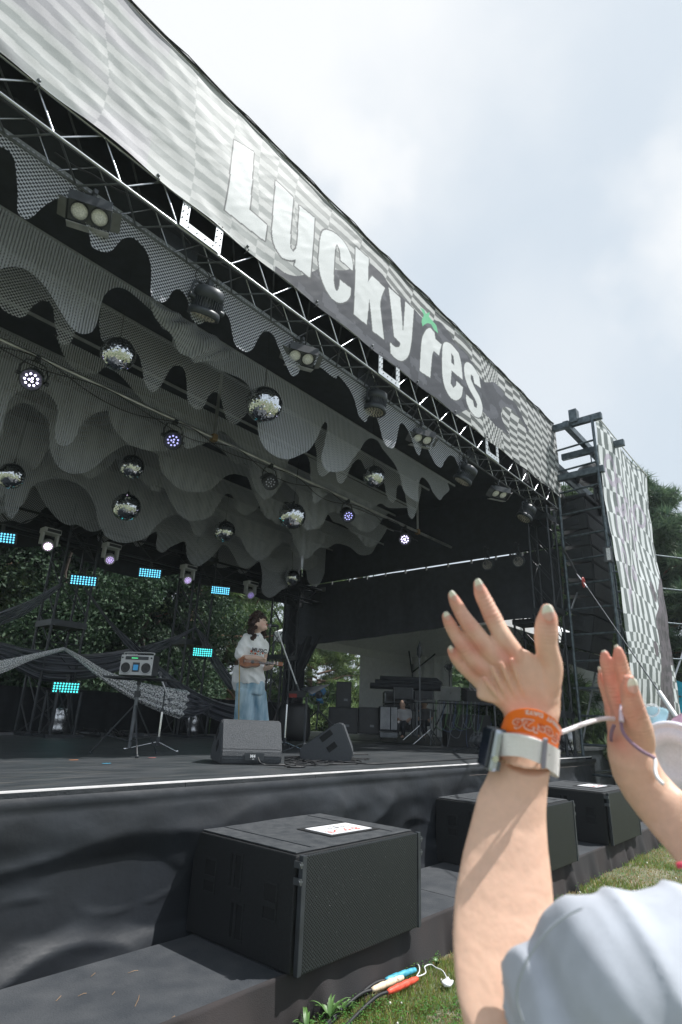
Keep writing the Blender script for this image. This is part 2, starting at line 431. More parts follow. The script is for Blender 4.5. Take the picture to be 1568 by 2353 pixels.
# ---- speaker platform
HZ = .22
plat = thing('speaker_platform', 'low black platform in front of the stage carrying the three subwoofers', 'platform', (2.4, 2.4, 0), world=True)
M_pl = mat('dusty_platform_board', (.030, .035, .042), .75, nscale=6, col2=(.066, .07, .076), lo=.35, hi=.8, bump=.4, bscale=120)
for i in range(6):
    x0 = -1.2+i*1.83
    MB().box((x0+.915, (2.405+3.16)/2, HZ-.03), (1.822, .75, .06)).build('platform_board', M_pl, plat)
def pskirt():
    V = []; F = []; nx, nz = 900, 16
    for j in range(nz+1):
        t = j/nz
        for i in range(nx+1):
            x = -1.2+10.98*i/nx
            f = mnoise.noise((x*2.3, 0, 4)); d = .075*t*(.5+.5*math.sin(x*9+6*f))*(.6+1.2*f) + .01*t
            V.append((x, 2.4-.004-d + (.012 if j == 0 else 0), HZ+.004+(.004 if j == 1 else 0)-(HZ+.03)*max(0, t-.06)/.94 + .006*mnoise.noise((x*4, 1, 1))*(j > 0)))
    for j in range(nz):
        for i in range(nx): a = j*(nx+1)+i; F.append((a, a+nx+1, a+nx+2, a+1))
    npmesh('platform_skirt', V, F, M_brown, plat, smooth=True)
    V = []; F = []; ny_ = 60
    for j in range(nz+1):
        t = j/nz
        for i in range(ny_+1):
            y = 2.39+.8*i/ny_; V.append((9.785+.02*t*math.sin(y*20), y, HZ-(HZ+.03)*t))
    for j in range(nz):
        for i in range(ny_): a = j*(ny_+1)+i; F.append((a, a+ny_+1, a+ny_+2, a+1))
    npmesh('platform_skirt', V, F, M_brown, plat, smooth=True)
pskirt()

# ---- front truss
ftr = thing('front_truss', 'aluminium box truss under the printed fascia banner carrying the front lights', 'truss', (4, 3.5, 5.03), world=True)
TX0, TX1, TY0, TY1, TZ0, TZ1 = -1.6, 9.72, 3.375, 3.65, 5.03, 5.31
for y in (TY0, TY1):
    for z in (TZ0, TZ1):
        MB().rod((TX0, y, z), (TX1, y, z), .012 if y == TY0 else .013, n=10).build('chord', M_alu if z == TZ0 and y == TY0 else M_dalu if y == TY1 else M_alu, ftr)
P_ = .4875; k = -5
def brace_mesh(a, b, r=.008): return MB().rod((0, 0, 0), Vector(b)-Vector(a), r, n=6).mesh('brace')
bm_up = brace_mesh((0, 0, 0), (.26, 0, TZ1-TZ0)); bm_dn = brace_mesh((0, 0, 0), (.17, 0, TZ0-TZ1))
bt_a = brace_mesh((0, 0, 0), (.25, TY1-TY0, 0)); bt_b = brace_mesh((0, 0, 0), (.2, TY0-TY1, 0))
off = WOFF[ftr.name]
def place(me, name, m, par, p):
    o = objm(name, me, m, par); o.location = Vector(p)-(woff(par) or Vector((0, 0, 0))); return o
x = .79-P_*4
while x < TX1-.3:
    if not any(abs(x+.15-c) < .2 for c in (1.95, 4.55, 7.08)):
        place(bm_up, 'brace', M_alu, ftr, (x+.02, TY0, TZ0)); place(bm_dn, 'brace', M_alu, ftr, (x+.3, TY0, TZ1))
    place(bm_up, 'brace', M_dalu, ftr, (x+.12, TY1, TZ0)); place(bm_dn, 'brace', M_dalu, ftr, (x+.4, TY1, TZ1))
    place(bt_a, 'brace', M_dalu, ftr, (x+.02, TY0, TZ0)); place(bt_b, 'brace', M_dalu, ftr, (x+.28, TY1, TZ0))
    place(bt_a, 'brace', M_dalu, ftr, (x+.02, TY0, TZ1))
    x += P_
def gusset():
    m = MB(); T = .008
    m.box((0, 0, .0), (.40, T, .07)); m.box((-.165, 0, .155), (.07, T, .24)); m.box((.165, 0, .155), (.07, T, .24))
    return m
def bolts():
    b = MB()
    for sx in (-1, 1):
        for q in range(4):
            for e in (-.02, .02): b.rod((sx*.165+e, -.012, .05+q*.065), (sx*.165+e, .004, .05+q*.065), .006, n=6)
    for q in range(4): b.rod((-.12+q*.08, -.012, 0), (-.12+q*.08, .004, 0), .006, n=6)
    return b
gm, bo = gusset().mesh('coupler_plate'), bolts().mesh('bolts')
for c in (1.95, 4.55, 7.08):
    g = place(gm, 'coupler_plate', M_plate, ftr, (c, TY0-.025, TZ0+.03)); objm('bolts', bo, M_black, g)
    place(MB().box((0, 0, 0), (.36, .02, .2)).mesh('coupler_box'), 'coupler_box', M_black, ftr, (c, TY1+.02, TZ0+.1))
# safety wires & sag cables on the truss
for s_ in range(9):
    x0 = -.3+s_*1.15; L_ = rng.uniform(.7, 1.1)
    pts = [(x0+L_*t, 3.5+.05*math.sin(t*5+s_), TZ0+.03-.0+.06*math.sin(t*3.1)*rng.uniform(.4, 1)) for t in np.linspace(0, 1, 9)]
    MB().tube(crom(pts, 3), .007, 5).build('cable', M_cable, ftr)

# ---- fascia banner (printed vinyl)
def chaikin(P, it=1):
    P = [(np.array(p, float), None) for p in P]
    def turn(a, b, c):
        u, v = b-a, c-b; return math.degrees(math.acos(max(-1, min(1, float(np.dot(u, v)/(np.linalg.norm(u)*np.linalg.norm(v)+1e-12))))))
    n = len(P); P = [(P[i][0], turn(P[i-1][0], P[i][0], P[(i+1) % n][0]) > 48) for i in range(n)]
    for _ in range(it+1):
        Q = []; n = len(P)
        for i in range(n):
            p, k = P[i]
            if k: Q.append((p, True)); continue
            Q.append((.78*p+.22*P[i-1][0], False)); Q.append((.78*p+.22*P[(i+1) % n][0], False))
        P = Q
    return [p for p, k in P]
def inpoly(px, py, poly):
    ins = np.zeros(px.shape, bool); n = len(poly)
    for i in range(n):
        x1, y1 = poly[i]; x2, y2 = poly[(i+1) % n]
        if y1 == y2: continue
        c = ((y1 > py) != (y2 > py)) & (px < (x2-x1)*(py-y1)/(y2-y1)+x1); ins ^= c
    return ins
YB = 3.345
BZ0, BZ1 = 5.27, 6.70
LET = dict(
 L=[(118,75),(220,135),(197,442),(290,520),(280,600),(72,443)],
 u=[(335,290),(427,376),(408,600),(411,640),(426,662),(442,645),(448,600),(458,418),(538,482),(517,797),(434,735),(440,702),(410,708),(370,692),(332,635),(315,570),(318,500)],
 c=[(575,552),(600,543),(640,560),(690,605),(722,662),(738,722),(735,760),(672,707),(668,655),(655,622),(645,630),(638,720),(636,800),(641,848),(653,868),(665,855),(668,808),(728,852),(726,893),(706,922),(670,932),(632,908),(592,850),(565,775),(556,700),(562,610)],
 k=[(752,630),(822,692),(815,820),(838,785),(905,850),(874,925),(903,1118),(843,1072),(823,905),(812,1042),(745,987)],
 y=[(925,846),(985,900),(999,1085),(1012,918),(1056,960),(1042,1150),(1028,1212),(998,1238),(965,1225),(938,1192),(933,1134),(960,1163),(982,1160),(986,1140),(952,1105)],
 F=[(1098,1110),(1118,1068),(1142,1058),(1165,1085),(1168,1118),(1200,1145),(1186,1205),(1158,1180),(1150,1200),(1143,1320),(1088,1282),(1092,1160)],
 e=[(1203,1150),(1222,1128),(1252,1140),(1290,1190),(1305,1250),(1311,1332),(1252,1282),(1248,1350),(1262,1372),(1277,1362),(1278,1338),(1313,1370),(1308,1420),(1280,1440),(1245,1420),(1215,1365),(1202,1290)],
 s=[(1322,1245),(1338,1236),(1365,1256),(1397,1310),(1406,1374),(1371,1350),(1365,1312),(1353,1302),(1352,1325),(1372,1372),(1402,1422),(1417,1480),(1410,1527),(1385,1530),(1350,1492),(1330,1440),(1330,1408),(1365,1440),(1372,1470),(1385,1480),(1388,1460),(1375,1430),(1345,1380),(1322,1320),(1317,1270)])
HOLE = [(1252,1190),(1264,1208),(1268,1256),(1252,1242)]
LEAF = [(1090,950),(1112,962),(1120,985),(1142,975),(1136,1000),(1152,1018),(1175,1045),(1183,1087),(1160,1066),(1148,1040),(1125,1032),(1100,1052),(1094,1020),(1110,992)]
def xz(P, f, yv):
    r = []
    for q in P: w_ = at(*f(*q), 1, yv); r.append((w_[0], w_[2]))
    return r
def lin(c): c = c/255.; return ((c+.055)/1.055)**2.4 if c > .04 else c/12.92
def vinyl():
    m = attrmat('glossy_vinyl_print', .48, .0, 90, spec=.06); t = m.node_tree; b = t.nodes['Principled BSDF']
    tcn = t.nodes.new('ShaderNodeTexCoord'); mp = t.nodes.new('ShaderNodeMapping'); mp.inputs['Scale'].default_value = (1, 1, 1); mp.inputs['Rotation'].default_value = (0, R(35), 0)
    t.links.new(tcn.outputs['Object'], mp.inputs[0]); mp2 = t.nodes.new('ShaderNodeMapping'); mp2.inputs['Scale'].default_value = (1.2, 1, 4); t.links.new(mp.outputs[0], mp2.inputs[0])
    n = t.nodes.new('ShaderNodeTexNoise'); n.noise_type = 'RIDGED_MULTIFRACTAL'; n.inputs['Scale'].default_value = 2.2; n.inputs['Detail'].default_value = 5; n.inputs['Roughness'].default_value = .45; t.links.new(mp2.outputs[0], n.inputs['Vector'])
    bp = t.nodes.new('ShaderNodeBump'); bp.inputs['Strength'].default_value = .55; bp.inputs['Distance'].default_value = .012; t.links.new(n.outputs['Fac'], bp.inputs['Height']); t.links.new(bp.outputs[0], b.inputs['Normal']); return m
def banner():
    dx = .0078; nx = int(11.35/dx); nz = int((BZ1-BZ0)/dx)
    X, Z = np.meshgrid(-1.6+dx*np.arange(nx+1), BZ0+(BZ1-BZ0)*np.arange(nz+1)/nz)
    T = (Z-BZ0)/(BZ1-BZ0)
    # wrinkles
    nv = np.zeros_like(X)
    sub = 4; Xs, Zs = X[::sub, ::sub], Z[::sub, ::sub]
    f1 = np.vectorize(lambda a, b: mnoise.noise((a*1.7+b*1.2, b*1.6, 1.3)) + .5*mnoise.noise((a*5+b*4, b*4, 2.3)) + .5*(1-2*abs(mnoise.noise((a*2.4+b*2.5, b*3.4-a*.5, 5.1)))))(Xs, Zs)
    nv = np.repeat(np.repeat(f1, sub, 0), sub, 1)[:X.shape[0], :X.shape[1]]
    # smooth upsample
    for ax in (0, 1):
        for _ in range(3):
            nv = (np.roll(nv, 1, ax)+nv*2+np.roll(nv, -1, ax))/4
    loose = np.clip((3.2-X)/3.2, 0, 1)
    Y = YB - .007*nv*(.5+1.3*loose) - .035*np.clip(1-T/.28, 0, 1)*loose*np.sin(X*1.3+T*9) - .015*np.sin(T*math.pi)
    scal = .012*np.abs(np.sin(X*math.pi/.9))
    Zd = Z + np.where(T > .5, -scal*(T-.5)*2, 0) + np.where(T < .3, .02*np.sin(X*7)*(1-T/.3)*.6, 0)
    # print: warped checker
    wx = X + .10*np.sin(Z*3+X*.5) ; wz = Z + .05*np.sin(X*1.3) - .05*np.sin(X*3.1+1)*np.clip((X-2.5)/2,0,1)
    bul = np.exp(-(((X-7.9)/.7)**2+((Z-5.9)/.38)**2))
    cw = np.where(X < 2.2, .92, .5); cw = .92 - .42*np.clip((X-1.6)/1.2, 0, 1) - .22*np.clip((X-6.8)/.6, 0, 1)
    wz = wz + .14*bul + .35*np.clip(X-7.2, 0, 3)*.35; wx = wx + .1*bul
    U = wx/ cw; Vv = wz/.078
    ch = ((np.floor(U)+np.floor(Vv)) % 2)
    lt, md = .46, .27
    mdx = (.31-.19*np.clip((X-2.2)/3, 0, 1))[..., None]; col = np.where(ch[..., None] > 0, np.array([lt, lt*1.02, lt*1.02]), mdx*np.array([1., 1.06, 1.06]))
    # pale violet tint scribbles on the left
    tint = np.clip(np.vectorize(lambda a, b: mnoise.noise((a*1.3, b*3, 8)))(Xs, Zs)*3, 0, 1); tint = np.repeat(np.repeat(tint, sub, 0), sub, 1)[:X.shape[0], :X.shape[1]]*(X < 1.4)
    col = col*(1-.18*tint[..., None])+np.array([.42, .33, .46])*.18*tint[..., None]
    # charcoal drip area behind the right-hand letters
    low = 5.27+ .16*np.sin(X*2.2)+.1*np.sin(X*5+1)
    top = 5.35 + 1.05*np.clip((X-2.7)/1.7, 0, 1) + .10*np.sin(X*3.4+.5)+.05*np.sin(X*8)
    botm = 5.18 + .38*np.clip((X-5.6)/1.0, 0, 1)+.10*np.sin(X*3.)*np.clip((X-5)/1, 0, 1)+ .75*np.clip((X-7.2)/2.0, 0, 1)
    top = top - .22*np.clip((X-6.4)/2.4, 0, 1)
    dark = (Z < top) & (Z > botm) & (X > 2.75) & (X < 9.45) & ~((bul > .62))
    dk = np.array([.085, .088, .10]); 
    m2 = np.repeat(np.repeat(np.vectorize(lambda a, b: mnoise.noise((a*3, b*5, 12)))(Xs, Zs), sub, 0), sub, 1)[:X.shape[0], :X.shape[1]] > .12
    col[dark] = dk; col[dark & m2] = dk*1.45
    wht = np.array([.59, .61, .62])
    allp = []
    for k_, P in LET.items():
        poly = chaikin(xz(P, PL, YB-.02), 1)
        allp.append((k_, poly))
    inside = np.zeros(X.shape, bool)
    for k_, poly in allp: inside |= inpoly(X, Z, poly)
    inside &= ~inpoly(X, Z, chaikin(xz(HOLE, PL, YB-.02), 1))
    outl = inside.copy()
    for s in range(1, 3):
        for a, b in ((s, 0), (-s, 0), (0, s), (0, -s), (2*s//3, 2*s//3), (-2*s//3, -2*s//3), (2*s//3, -2*s//3), (-2*s//3, 2*s//3)):
            outl |= np.roll(np.roll(inside, a, 0), b, 1)
    col[outl] = np.array([.12, .125, .13]); col[inside] = wht
    col[inpoly(X, Z, chaikin(xz(LEAF, PL, YB-.02), 1))] = np.array([.16, .46, .27])
    V = np.stack([X, Y, Zd], -1).reshape(-1, 3); a = (np.arange(nz)[:, None]*(nx+1)+np.arange(nx)[None]).ravel()
    F = np.stack([a, a+1, a+nx+2, a+nx+1], 1)
    t = thing('fascia_banner', 'long printed vinyl banner with white lettering Lucky Fes over warped checks along the roof edge', 'banner', (4, YB, BZ0), world=True)
    npmesh('printed_sheet', V, F, vinyl(), t, True, col.reshape(-1, 3).astype(np.float32))
    rp = MB(); pts = [(-1.6+.225*i, YB-.02, BZ1+.005-.012*abs(math.sin((-1.6+.225*i)*math.pi/.9))) for i in range(51)]
    rp.tube(pts, .009, 6); rp.tube([(p[0], p[1]-.008, p[2]+.02*math.sin(i*1.9)) for i, p in enumerate(pts)], .005, 5)
    rp.build('edge_rope', M_rubber, t)
    for i in range(13):
        x = -1.2+i*.9; MB().tube([(x, YB-.01, BZ0+.03), (x+.01, YB-.03, BZ0-.02), (x, YB+.02, BZ0-.035)], .005, 5).sph((x, YB-.02, BZ0+.02), .014, 8, 6).build('tie', M_dalu, t)
banner()

# ---- roof
roof = thing('stage_roof', 'pale grey tarpaulin roof over the stage with a black inner lining', 'roof', (4, 6, 5.4), world=True)
def roofs():
    V = []; F = []; nx, ny_ = 260, 40
    for j in range(ny_+1):
        t = j/ny_; y = 3.335+6.66*t
        for i in range(nx+1):
            x = -1.7+11.45*i/nx; sc = abs(math.sin((x+.1)*math.pi/1.35))
            z = BZ1 + .24*min(1, t*9)**.7*(.55+.45*sc) - .9*max(0, t-.1) + .012*mnoise.noise((x*3, y*3, 2))
            V.append((x, y, z))
    for j in range(ny_):
        for i in range(nx): a = j*(nx+1)+i; F.append((a, a+1, a+nx+2, a+nx+1))
    npmesh('canopy', V, F, mat('pale_tarpaulin', (.56, .60, .62), .45, bump=.25, bscale=14), roof, True)
    MB().box((4.05, 6.8, 5.62), (11.4, 5.9, .02)).build('ceiling_liner', mat('black_liner', (.032, .038, .046), .8, bump=.4, bscale=4), roof)
    MB().box((4.05, 3.86, 6.1), (11.4, .02, 1.0)).build('inner_valance', MATS['black_liner'], roof)
    MB().box((9.84, 6.7, 5.53), (.02, 6.2, 2.17)).build('side_liner', MATS['black_liner'], roof)
    MB().box((4.05, 9.9, 5.3), (11.6, .02, 1.9)).build('rear_liner', MATS['black_liner'], roof)
    MB().box((-1.75, 6.7, 5.6), (.02, 6.4, 2.2)).build('side_liner', MATS['black_liner'], roof)
roofs()
RODY = [3.65, 4.35, 4.79, 5.49, 6.0, 6.57, 7.32, 7.91, 8.6, 9.3]; RZ = 5.06
# ================================================================== CEILING FABRICS
def meshcloth(name, kind, dens, col):
    m = bpy.data.materials.new(name); m.use_nodes = True; t = m.node_tree; b = t.nodes['Principled BSDF']; o = t.nodes['Material Output']
    tcn = t.nodes.new('ShaderNodeTexCoord'); mp = t.nodes.new('ShaderNodeMapping'); t.links.new(tcn.outputs['Object'], mp.inputs[0])
    if kind == 'stripe':
        wv = t.nodes.new('ShaderNodeTexWave'); wv.wave_type = 'BANDS'; wv.bands_direction = 'X'; wv.inputs['Scale'].default_value = 13
        wv.inputs['Distortion'].default_value = 1.2; wv.inputs['Detail'].default_value = 1; wv.inputs['Detail Scale'].default_value = .5
        t.links.new(mp.outputs[0], wv.inputs['Vector']); f = wv.outputs['Fac']
    else:
        sx = t.nodes.new('ShaderNodeSeparateXYZ'); t.links.new(mp.outputs[0], sx.inputs[0])
        def w_(inp, ph):
            a = t.nodes.new('ShaderNodeMath'); a.operation = 'MULTIPLY_ADD'; a.inputs[1].default_value = 2*math.pi/.034; a.inputs[2].default_value = ph; t.links.new(inp, a.inputs[0])
            s_ = t.nodes.new('ShaderNodeMath'); s_.operation = 'SINE'; t.links.new(a.outputs[0], s_.inputs[0]); return s_.outputs[0]
        p = t.nodes.new('ShaderNodeMath'); p.operation = 'MULTIPLY'; t.links.new(w_(sx.outputs['X'], 0), p.inputs[0]); t.links.new(w_(sx.outputs['Z'], 0), p.inputs[1])
        q = t.nodes.new('ShaderNodeMath'); q.operation = 'MULTIPLY_ADD'; q.inputs[1].default_value = 1.2; q.inputs[2].default_value = .5; t.links.new(p.outputs[0], q.inputs[0]); f = q.outputs[0]
    r = t.nodes.new('ShaderNodeMapRange'); r.inputs['From Min'].default_value = .35; r.inputs['From Max'].default_value = .6; r.inputs['To Min'].default_value = dens[0]; r.inputs['To Max'].default_value = dens[1]
    t.links.new(f, r.inputs['Value']); t.links.new(r.outputs[0], b.inputs['Alpha'])
    n = t.nodes.new('ShaderNodeTexNoise'); n.inputs['Scale'].default_value = 3; t.links.new(mp.outputs[0], n.inputs['Vector'])
    mi = t.nodes.new('ShaderNodeMixRGB'); mi.inputs['Color1'].default_value = (*[c*.85 for c in col], 1); mi.inputs['Color2'].default_value = (*col, 1)
    t.links.new(n.outputs['Fac'], mi.inputs['Fac']); t.links.new(mi.outputs[0], b.inputs['Base Color'])
    b.inputs['Roughness'].default_value = .9; return m
M_str = meshcloth('grey_wave_mesh', 'stripe', (.40, .97), (.37, .39, .44))
M_dot = meshcloth('grey_dotted_mesh', 'dots', (.10, .97), (.43, .45, .50))
M_rod = mat('pale_batten', (.22, .235, .245), .6)
ROWS = [
 (0, 'dot', [(PA, [(-260,300),(-150,60),(-60,160),(0,190),(90,240),(135,330),(155,480),(165,640),(160,740),(185,800),(235,835),(300,815),(380,740),(470,680),(560,650),(640,670),(720,760),(790,960),(810,1070),(850,1120),(950,1150),(1010,1120),(1060,1060),(1110,1020),(1180,1010),(1240,1050),(1300,1120),(1345,1230),(1355,1350),(1350,1500),(1380,1560),(1450,1590),(1510,1560)]),
  (PB, [(190,390),(240,350),(290,370),(335,440),(355,510),(370,600),(420,655),(470,655),(520,610),(560,560),(620,545),(680,565),(720,620),(745,740),(770,840),(830,895),(880,910),(930,880),(970,800),(1010,740),(1060,730),(1110,770),(1160,890),(1210,1020),(1250,1110),(1290,1135),(1330,1100),(1360,1020),(1440,960)]),
  (PC_, [(110,345),(200,390),(270,450),(325,480),(345,455),(420,540),(480,640),(510,740),(540,820),(595,868),(620,820),(650,800),(690,820),(720,900),(750,1010),(780,1080),(830,1105),(860,1050),(880,950),(905,880),(945,910),(990,1000),(1030,1120),(1065,1170),(1090,1100),(1110,1060),(1150,1120),(1180,1180),(1220,1250),(1270,1278),(1300,1220),(1340,1170),(1390,1190),(1420,1260),(1460,1250)])]),
 (1, 'str', [(PA, [(-300,1300),(-100,1330),(0,1300),(60,1280),(150,1275),(250,1310),(380,1420),(470,1550),(560,1700),(620,1790),(690,1855),(760,1872),(830,1850),(870,1780),(895,1680),(920,1570),(970,1490),(1050,1455),(1140,1480),(1220,1540),(1300,1610)]),
  (PB, [(36,560),(60,590),(110,700),(195,745),(205,850),(280,910),(420,960),(560,1050),(700,1110),(820,1160),(900,1240),(960,1400),(975,1600),(1010,1720),(1080,1810),(1170,1860),(1260,1870),(1340,1840),(1430,1790),(1500,1680)]),
  (PC_, [(190,925),(212,885),(228,870),(245,900),(238,960),(215,1080),(190,1180),(200,1250),(240,1310),(310,1320),(400,1300),(450,1230),(500,1170),(545,1110),(590,1040),(640,1015),(700,1040),(740,1110),(800,1180),(860,1260),(910,1390),(930,1480),(980,1540),(1055,1580),(1060,1460),(1080,1380),(1110,1372),(1160,1430),(1190,1500),(1250,1570),(1290,1530),(1340,1480),(1325,1420)])]),
 (2, 'dot', [(PA, [(-200,1700),(-80,1600),(0,1620),(60,1670),(180,1720),(240,1700),(300,1620),(380,1575),(440,1590),(480,1660),(490,1760),(510,1850),(540,1940),(590,1975),(640,1940),(700,1800),(800,1600),(890,1560),(905,1640),(890,1750)]),
  (PD, [(890,20),(915,150),(1000,260),(1120,300),(1230,260),(1270,400),(1290,520),(1350,600),(1410,580),(1470,500)]),
  (PB, [(60,1240),(130,1160),(190,1060),(250,1035),(300,1060),(325,1130),(335,1250),(340,1340),(380,1400),(440,1430),(490,1400),(530,1310),(580,1272),(630,1300),(655,1380),(680,1480),(720,1540),(780,1555),(840,1500),(900,1440),(1000,1400),(1150,1440),(1300,1500),(1440,1560)]),
  (PC_, [(130,1050),(150,1150),(160,1290),(200,1355),(260,1330),(300,1300),(330,1330),(340,1390),(375,1420),(420,1370),(450,1290),(500,1215),(550,1215),(590,1300),(680,1380),(750,1420),(770,1520),(820,1595),(860,1560),(870,1460),(900,1435),(935,1480),(960,1600),(980,1700),(1020,1735),(1060,1640),(1090,1480)])]),
 (3, 'str', [(PA, [(-300,1640),(-100,1560),(60,1600),(250,1680),(330,1780),(430,1850),(500,1890)]),
  (PD, [(500,100),(540,200),(570,270),(620,350),(680,400),(780,440),(880,430),(950,380),(1100,470),(1300,700),(1450,800)]),
  (PE, [(300,200),(420,190),(520,150),(620,60),(700,90),(780,170),(860,260),(900,300),(1000,420),(1150,520),(1240,330),(1290,270),(1390,250),(1430,330),(1440,480),(1450,600),(1465,705),(1530,665),(1568,600)]),
  (PC_, [(190,1560),(250,1510),(330,1520),(420,1620),(520,1700),(640,1660),(720,1600),(800,1640),(960,1640),(1000,1560)])]),
 (4, 'str', [(PD, [(-300,1100),(-100,1000),(0,960),(40,800),(110,640),(200,590),(300,575),(400,590),(480,660),(520,740),(520,830),(500,940),(510,1040),(570,1080),(640,1060),(690,980),(720,900),(780,840),(860,790),(960,775),(975,820),(1020,930),(1120,1050),(1250,1110),(1400,1135)]),
  (PE, [(230,210),(330,180),(480,150),(620,210),(700,280),(770,350),(845,345),(880,380),(900,470),(950,600),(1020,668),(1090,640),(1150,580),(1200,500),(1260,560),(1340,640)]),
  (PC_, [(0,1700),(60,1830),(150,1820),(220,1760),(260,1690),(320,1680),(400,1720),(480,1800),(560,1850),(640,1850),(720,1780),(740,1740),(790,1690)])]),
 (5, 'str', [(PD, [(-200,1100),(0,1010),(40,880),(60,800),(160,710),(240,705),(330,760),(430,860),(440,1000),(450,1140),(520,1270),(620,1330),(720,1330),(820,1300),(900,1230),(1000,1150),(1060,1110),(1150,1075),(1300,1110),(1400,1150)]),
  (PE, [(75,260),(100,400),(170,490),(260,570),(380,603),(520,590),(610,520),(680,460),(760,440),(850,460),(880,480),(920,580),(980,690),(1015,790),(1080,850),(1140,840),(1180,730),(1230,690),(1380,760),(1400,850),(1450,925),(1540,920)]),
  (PC_, [(250,1700),(300,1760),(400,1800),(520,1900),(600,1990),(690,1960),(760,1870),(780,1750)])]),
 (6, 'str', [(PD, [(-200,1350),(0,1300),(120,1200),(240,1210),(310,1290),(390,1200),(440,1120),(560,1200),(700,1300),(800,1372),(900,1340),(1000,1250),(1060,1210),(1250,1380),(1400,1500)]),
  (PE, [(120,560),(200,700),(260,790),(340,850),(440,855),(540,820),(610,720),(680,620),(740,640),(760,730),(820,800),(880,805),(950,760),(1010,720),(1100,860),(1180,900),(1250,930),(1300,1060),(1380,1190),(1440,1180),(1500,1110),(1568,1100)]),
  (PC_, [(250,2000),(330,1960),(450,1990),(540,2060),(640,2050),(700,1950),(760,1900)])]),
 (7, 'str', [(PD, [(-150,1600),(0,1560),(45,1500),(45,1650),(100,1740),(150,1690),(220,1560),(300,1440),(420,1390),(560,1380),(700,1430),(800,1520),(860,1650),(880,1760),(950,1880),(1050,1940),(1150,1950),(1290,1920)]),
  (PE, [(0,985),(60,900),(170,820),(270,810),(350,870),(380,960),(440,1000),(560,900),(640,960),(760,990),(820,1020),(860,1110),(920,1190),(990,1210),(1060,1180),(1110,1110),(1180,1065),(1250,1070),(1280,1140),(1340,1195),(1420,1190),(1480,1120),(1568,1050)])]),
 (8, 'str', [(PD, [(-150,1800),(0,1700),(100,1640),(220,1600),(300,1440),(390,1580),(440,1650),(540,1750),(620,1790),(700,1790),(780,1840),(860,1850),(1000,1800),(1200,1830),(1300,1900)]),
  (PE, [(60,960),(60,1090),(100,1140),(140,1135),(180,1100),(240,1070),(320,1050),(340,1180),(400,1260),(450,1260),(520,1210),(600,1130),(650,1078),(700,1100),(750,1180),(790,1260),(860,1285),(930,1260),(980,1215),(1010,1330),(1015,1480),(1060,1540),(1110,1540),(1180,1480),(1240,1440),(1290,1300),(1390,1300),(1410,1400),(1470,1450),(1530,1420),(1568,1330)])]),
 (9, 'dot', [(PD, [(-150,1900),(0,1780),(110,1750),(220,1780),(320,1730),(430,1630),(570,1770),(610,1820),(680,1780),(780,1800),(860,1850),(880,1930),(930,1955),(990,1920),(1180,1940),(1230,1985),(1290,1960),(1400,1850)]),
  (PE, [(300,1040),(340,1100),(430,1180),(520,1220),(620,1280),(760,1270),(800,1325),(850,1330),(900,1285),(980,1230),(1060,1300),(1160,1320),(1300,1310),(1420,1300),(1500,1260)])]),
]
LBL = ['dotted grey mesh valance hung straight behind the front truss', 'wave striped mesh valance with the widest drips, second row from the front', 'dotted mesh valance behind the foremost wave striped one', 'wave striped mesh valance in the fourth row from the front', 'pale striped mesh valance crossing just behind the lamp pipe', 'striped mesh valance in the sixth row from the front', 'striped mesh valance in the seventh row from the front', 'striped mesh valance low above the rear lamps, eighth row', 'striped mesh valance in the last but one row at the back', 'dotted mesh valance at the very back above the moving heads']
for idx, kind, segs in ROWS:
    y = RODY[idx]; pts = []
    for f, P in segs:
        for q in P:
            w_ = at(*f(*q), 1, y); pts.append((w_[0], min(w_[2], RZ-.03)))
    # keep the run monotone enough
    P2 = [pts[0]]
    for p in pts[1:]:
        if p[0] > P2[-1][0]-.18: P2.append(p)
    xl, zl = P2[0]
    ext = [(xl-2.6+.13*q, RZ-.12-(.16+.03*(idx % 3))*(1+math.sin(q*1.15+idx*1.7))-.0*q) for q in range(19)]
    P2 = [(max(a, -1.4+.001*i), b) for i, (a, b) in enumerate(ext) if a > -1.5]+P2
    sm = [tuple(p) for p in crom(P2, 4)]
    x0, x1 = sm[0][0], sm[-1][0]
    poly = [Vector((x0, 0, RZ))]+[Vector((a, 0, min(b, RZ-.012))) for a, b in sm]+[Vector((x1, 0, RZ))]
    th = thing('fabric_valance', LBL[idx], 'valance', (x0, y, RZ), None, 'drip-edged mesh valances under the stage roof', world=True)
    bm = bmesh.new(); vs = [bm.verts.new(p) for p in poly]; tri = tessellate_polygon([poly])
    for t3 in tri:
        try: bm.faces.new([vs[i] for i in t3])
        except Exception: pass
    for _ in range(3):
        ed = [e for e in bm.edges if e.calc_length() > .22]
        if ed: bmesh.ops.subdivide_edges(bm, edges=ed, cuts=1, use_grid_fill=False); bmesh.ops.triangulate(bm, faces=bm.faces)
    for v in bm.verts:
        d = RZ-v.co.z
        v.co.y = y + d*.022*math.sin(v.co.x*3.1+idx*2)+ .02*d*mnoise.noise((v.co.x*3, v.co.z*2, idx))
        v.co -= Vector((x0, y, RZ))
    me = bpy.data.meshes.new('cloth'); bm.to_mesh(me); bm.free(); me.polygons.foreach_set('use_smooth', [True]*len(me.polygons))
    objm('cloth', me, M_dot if kind == 'dot' else M_str, th)
    MB().box(((x0+x1)/2, y+.012, RZ+.008), (x1-x0+.5, .018, .03)).build('batten', M_rod, th)

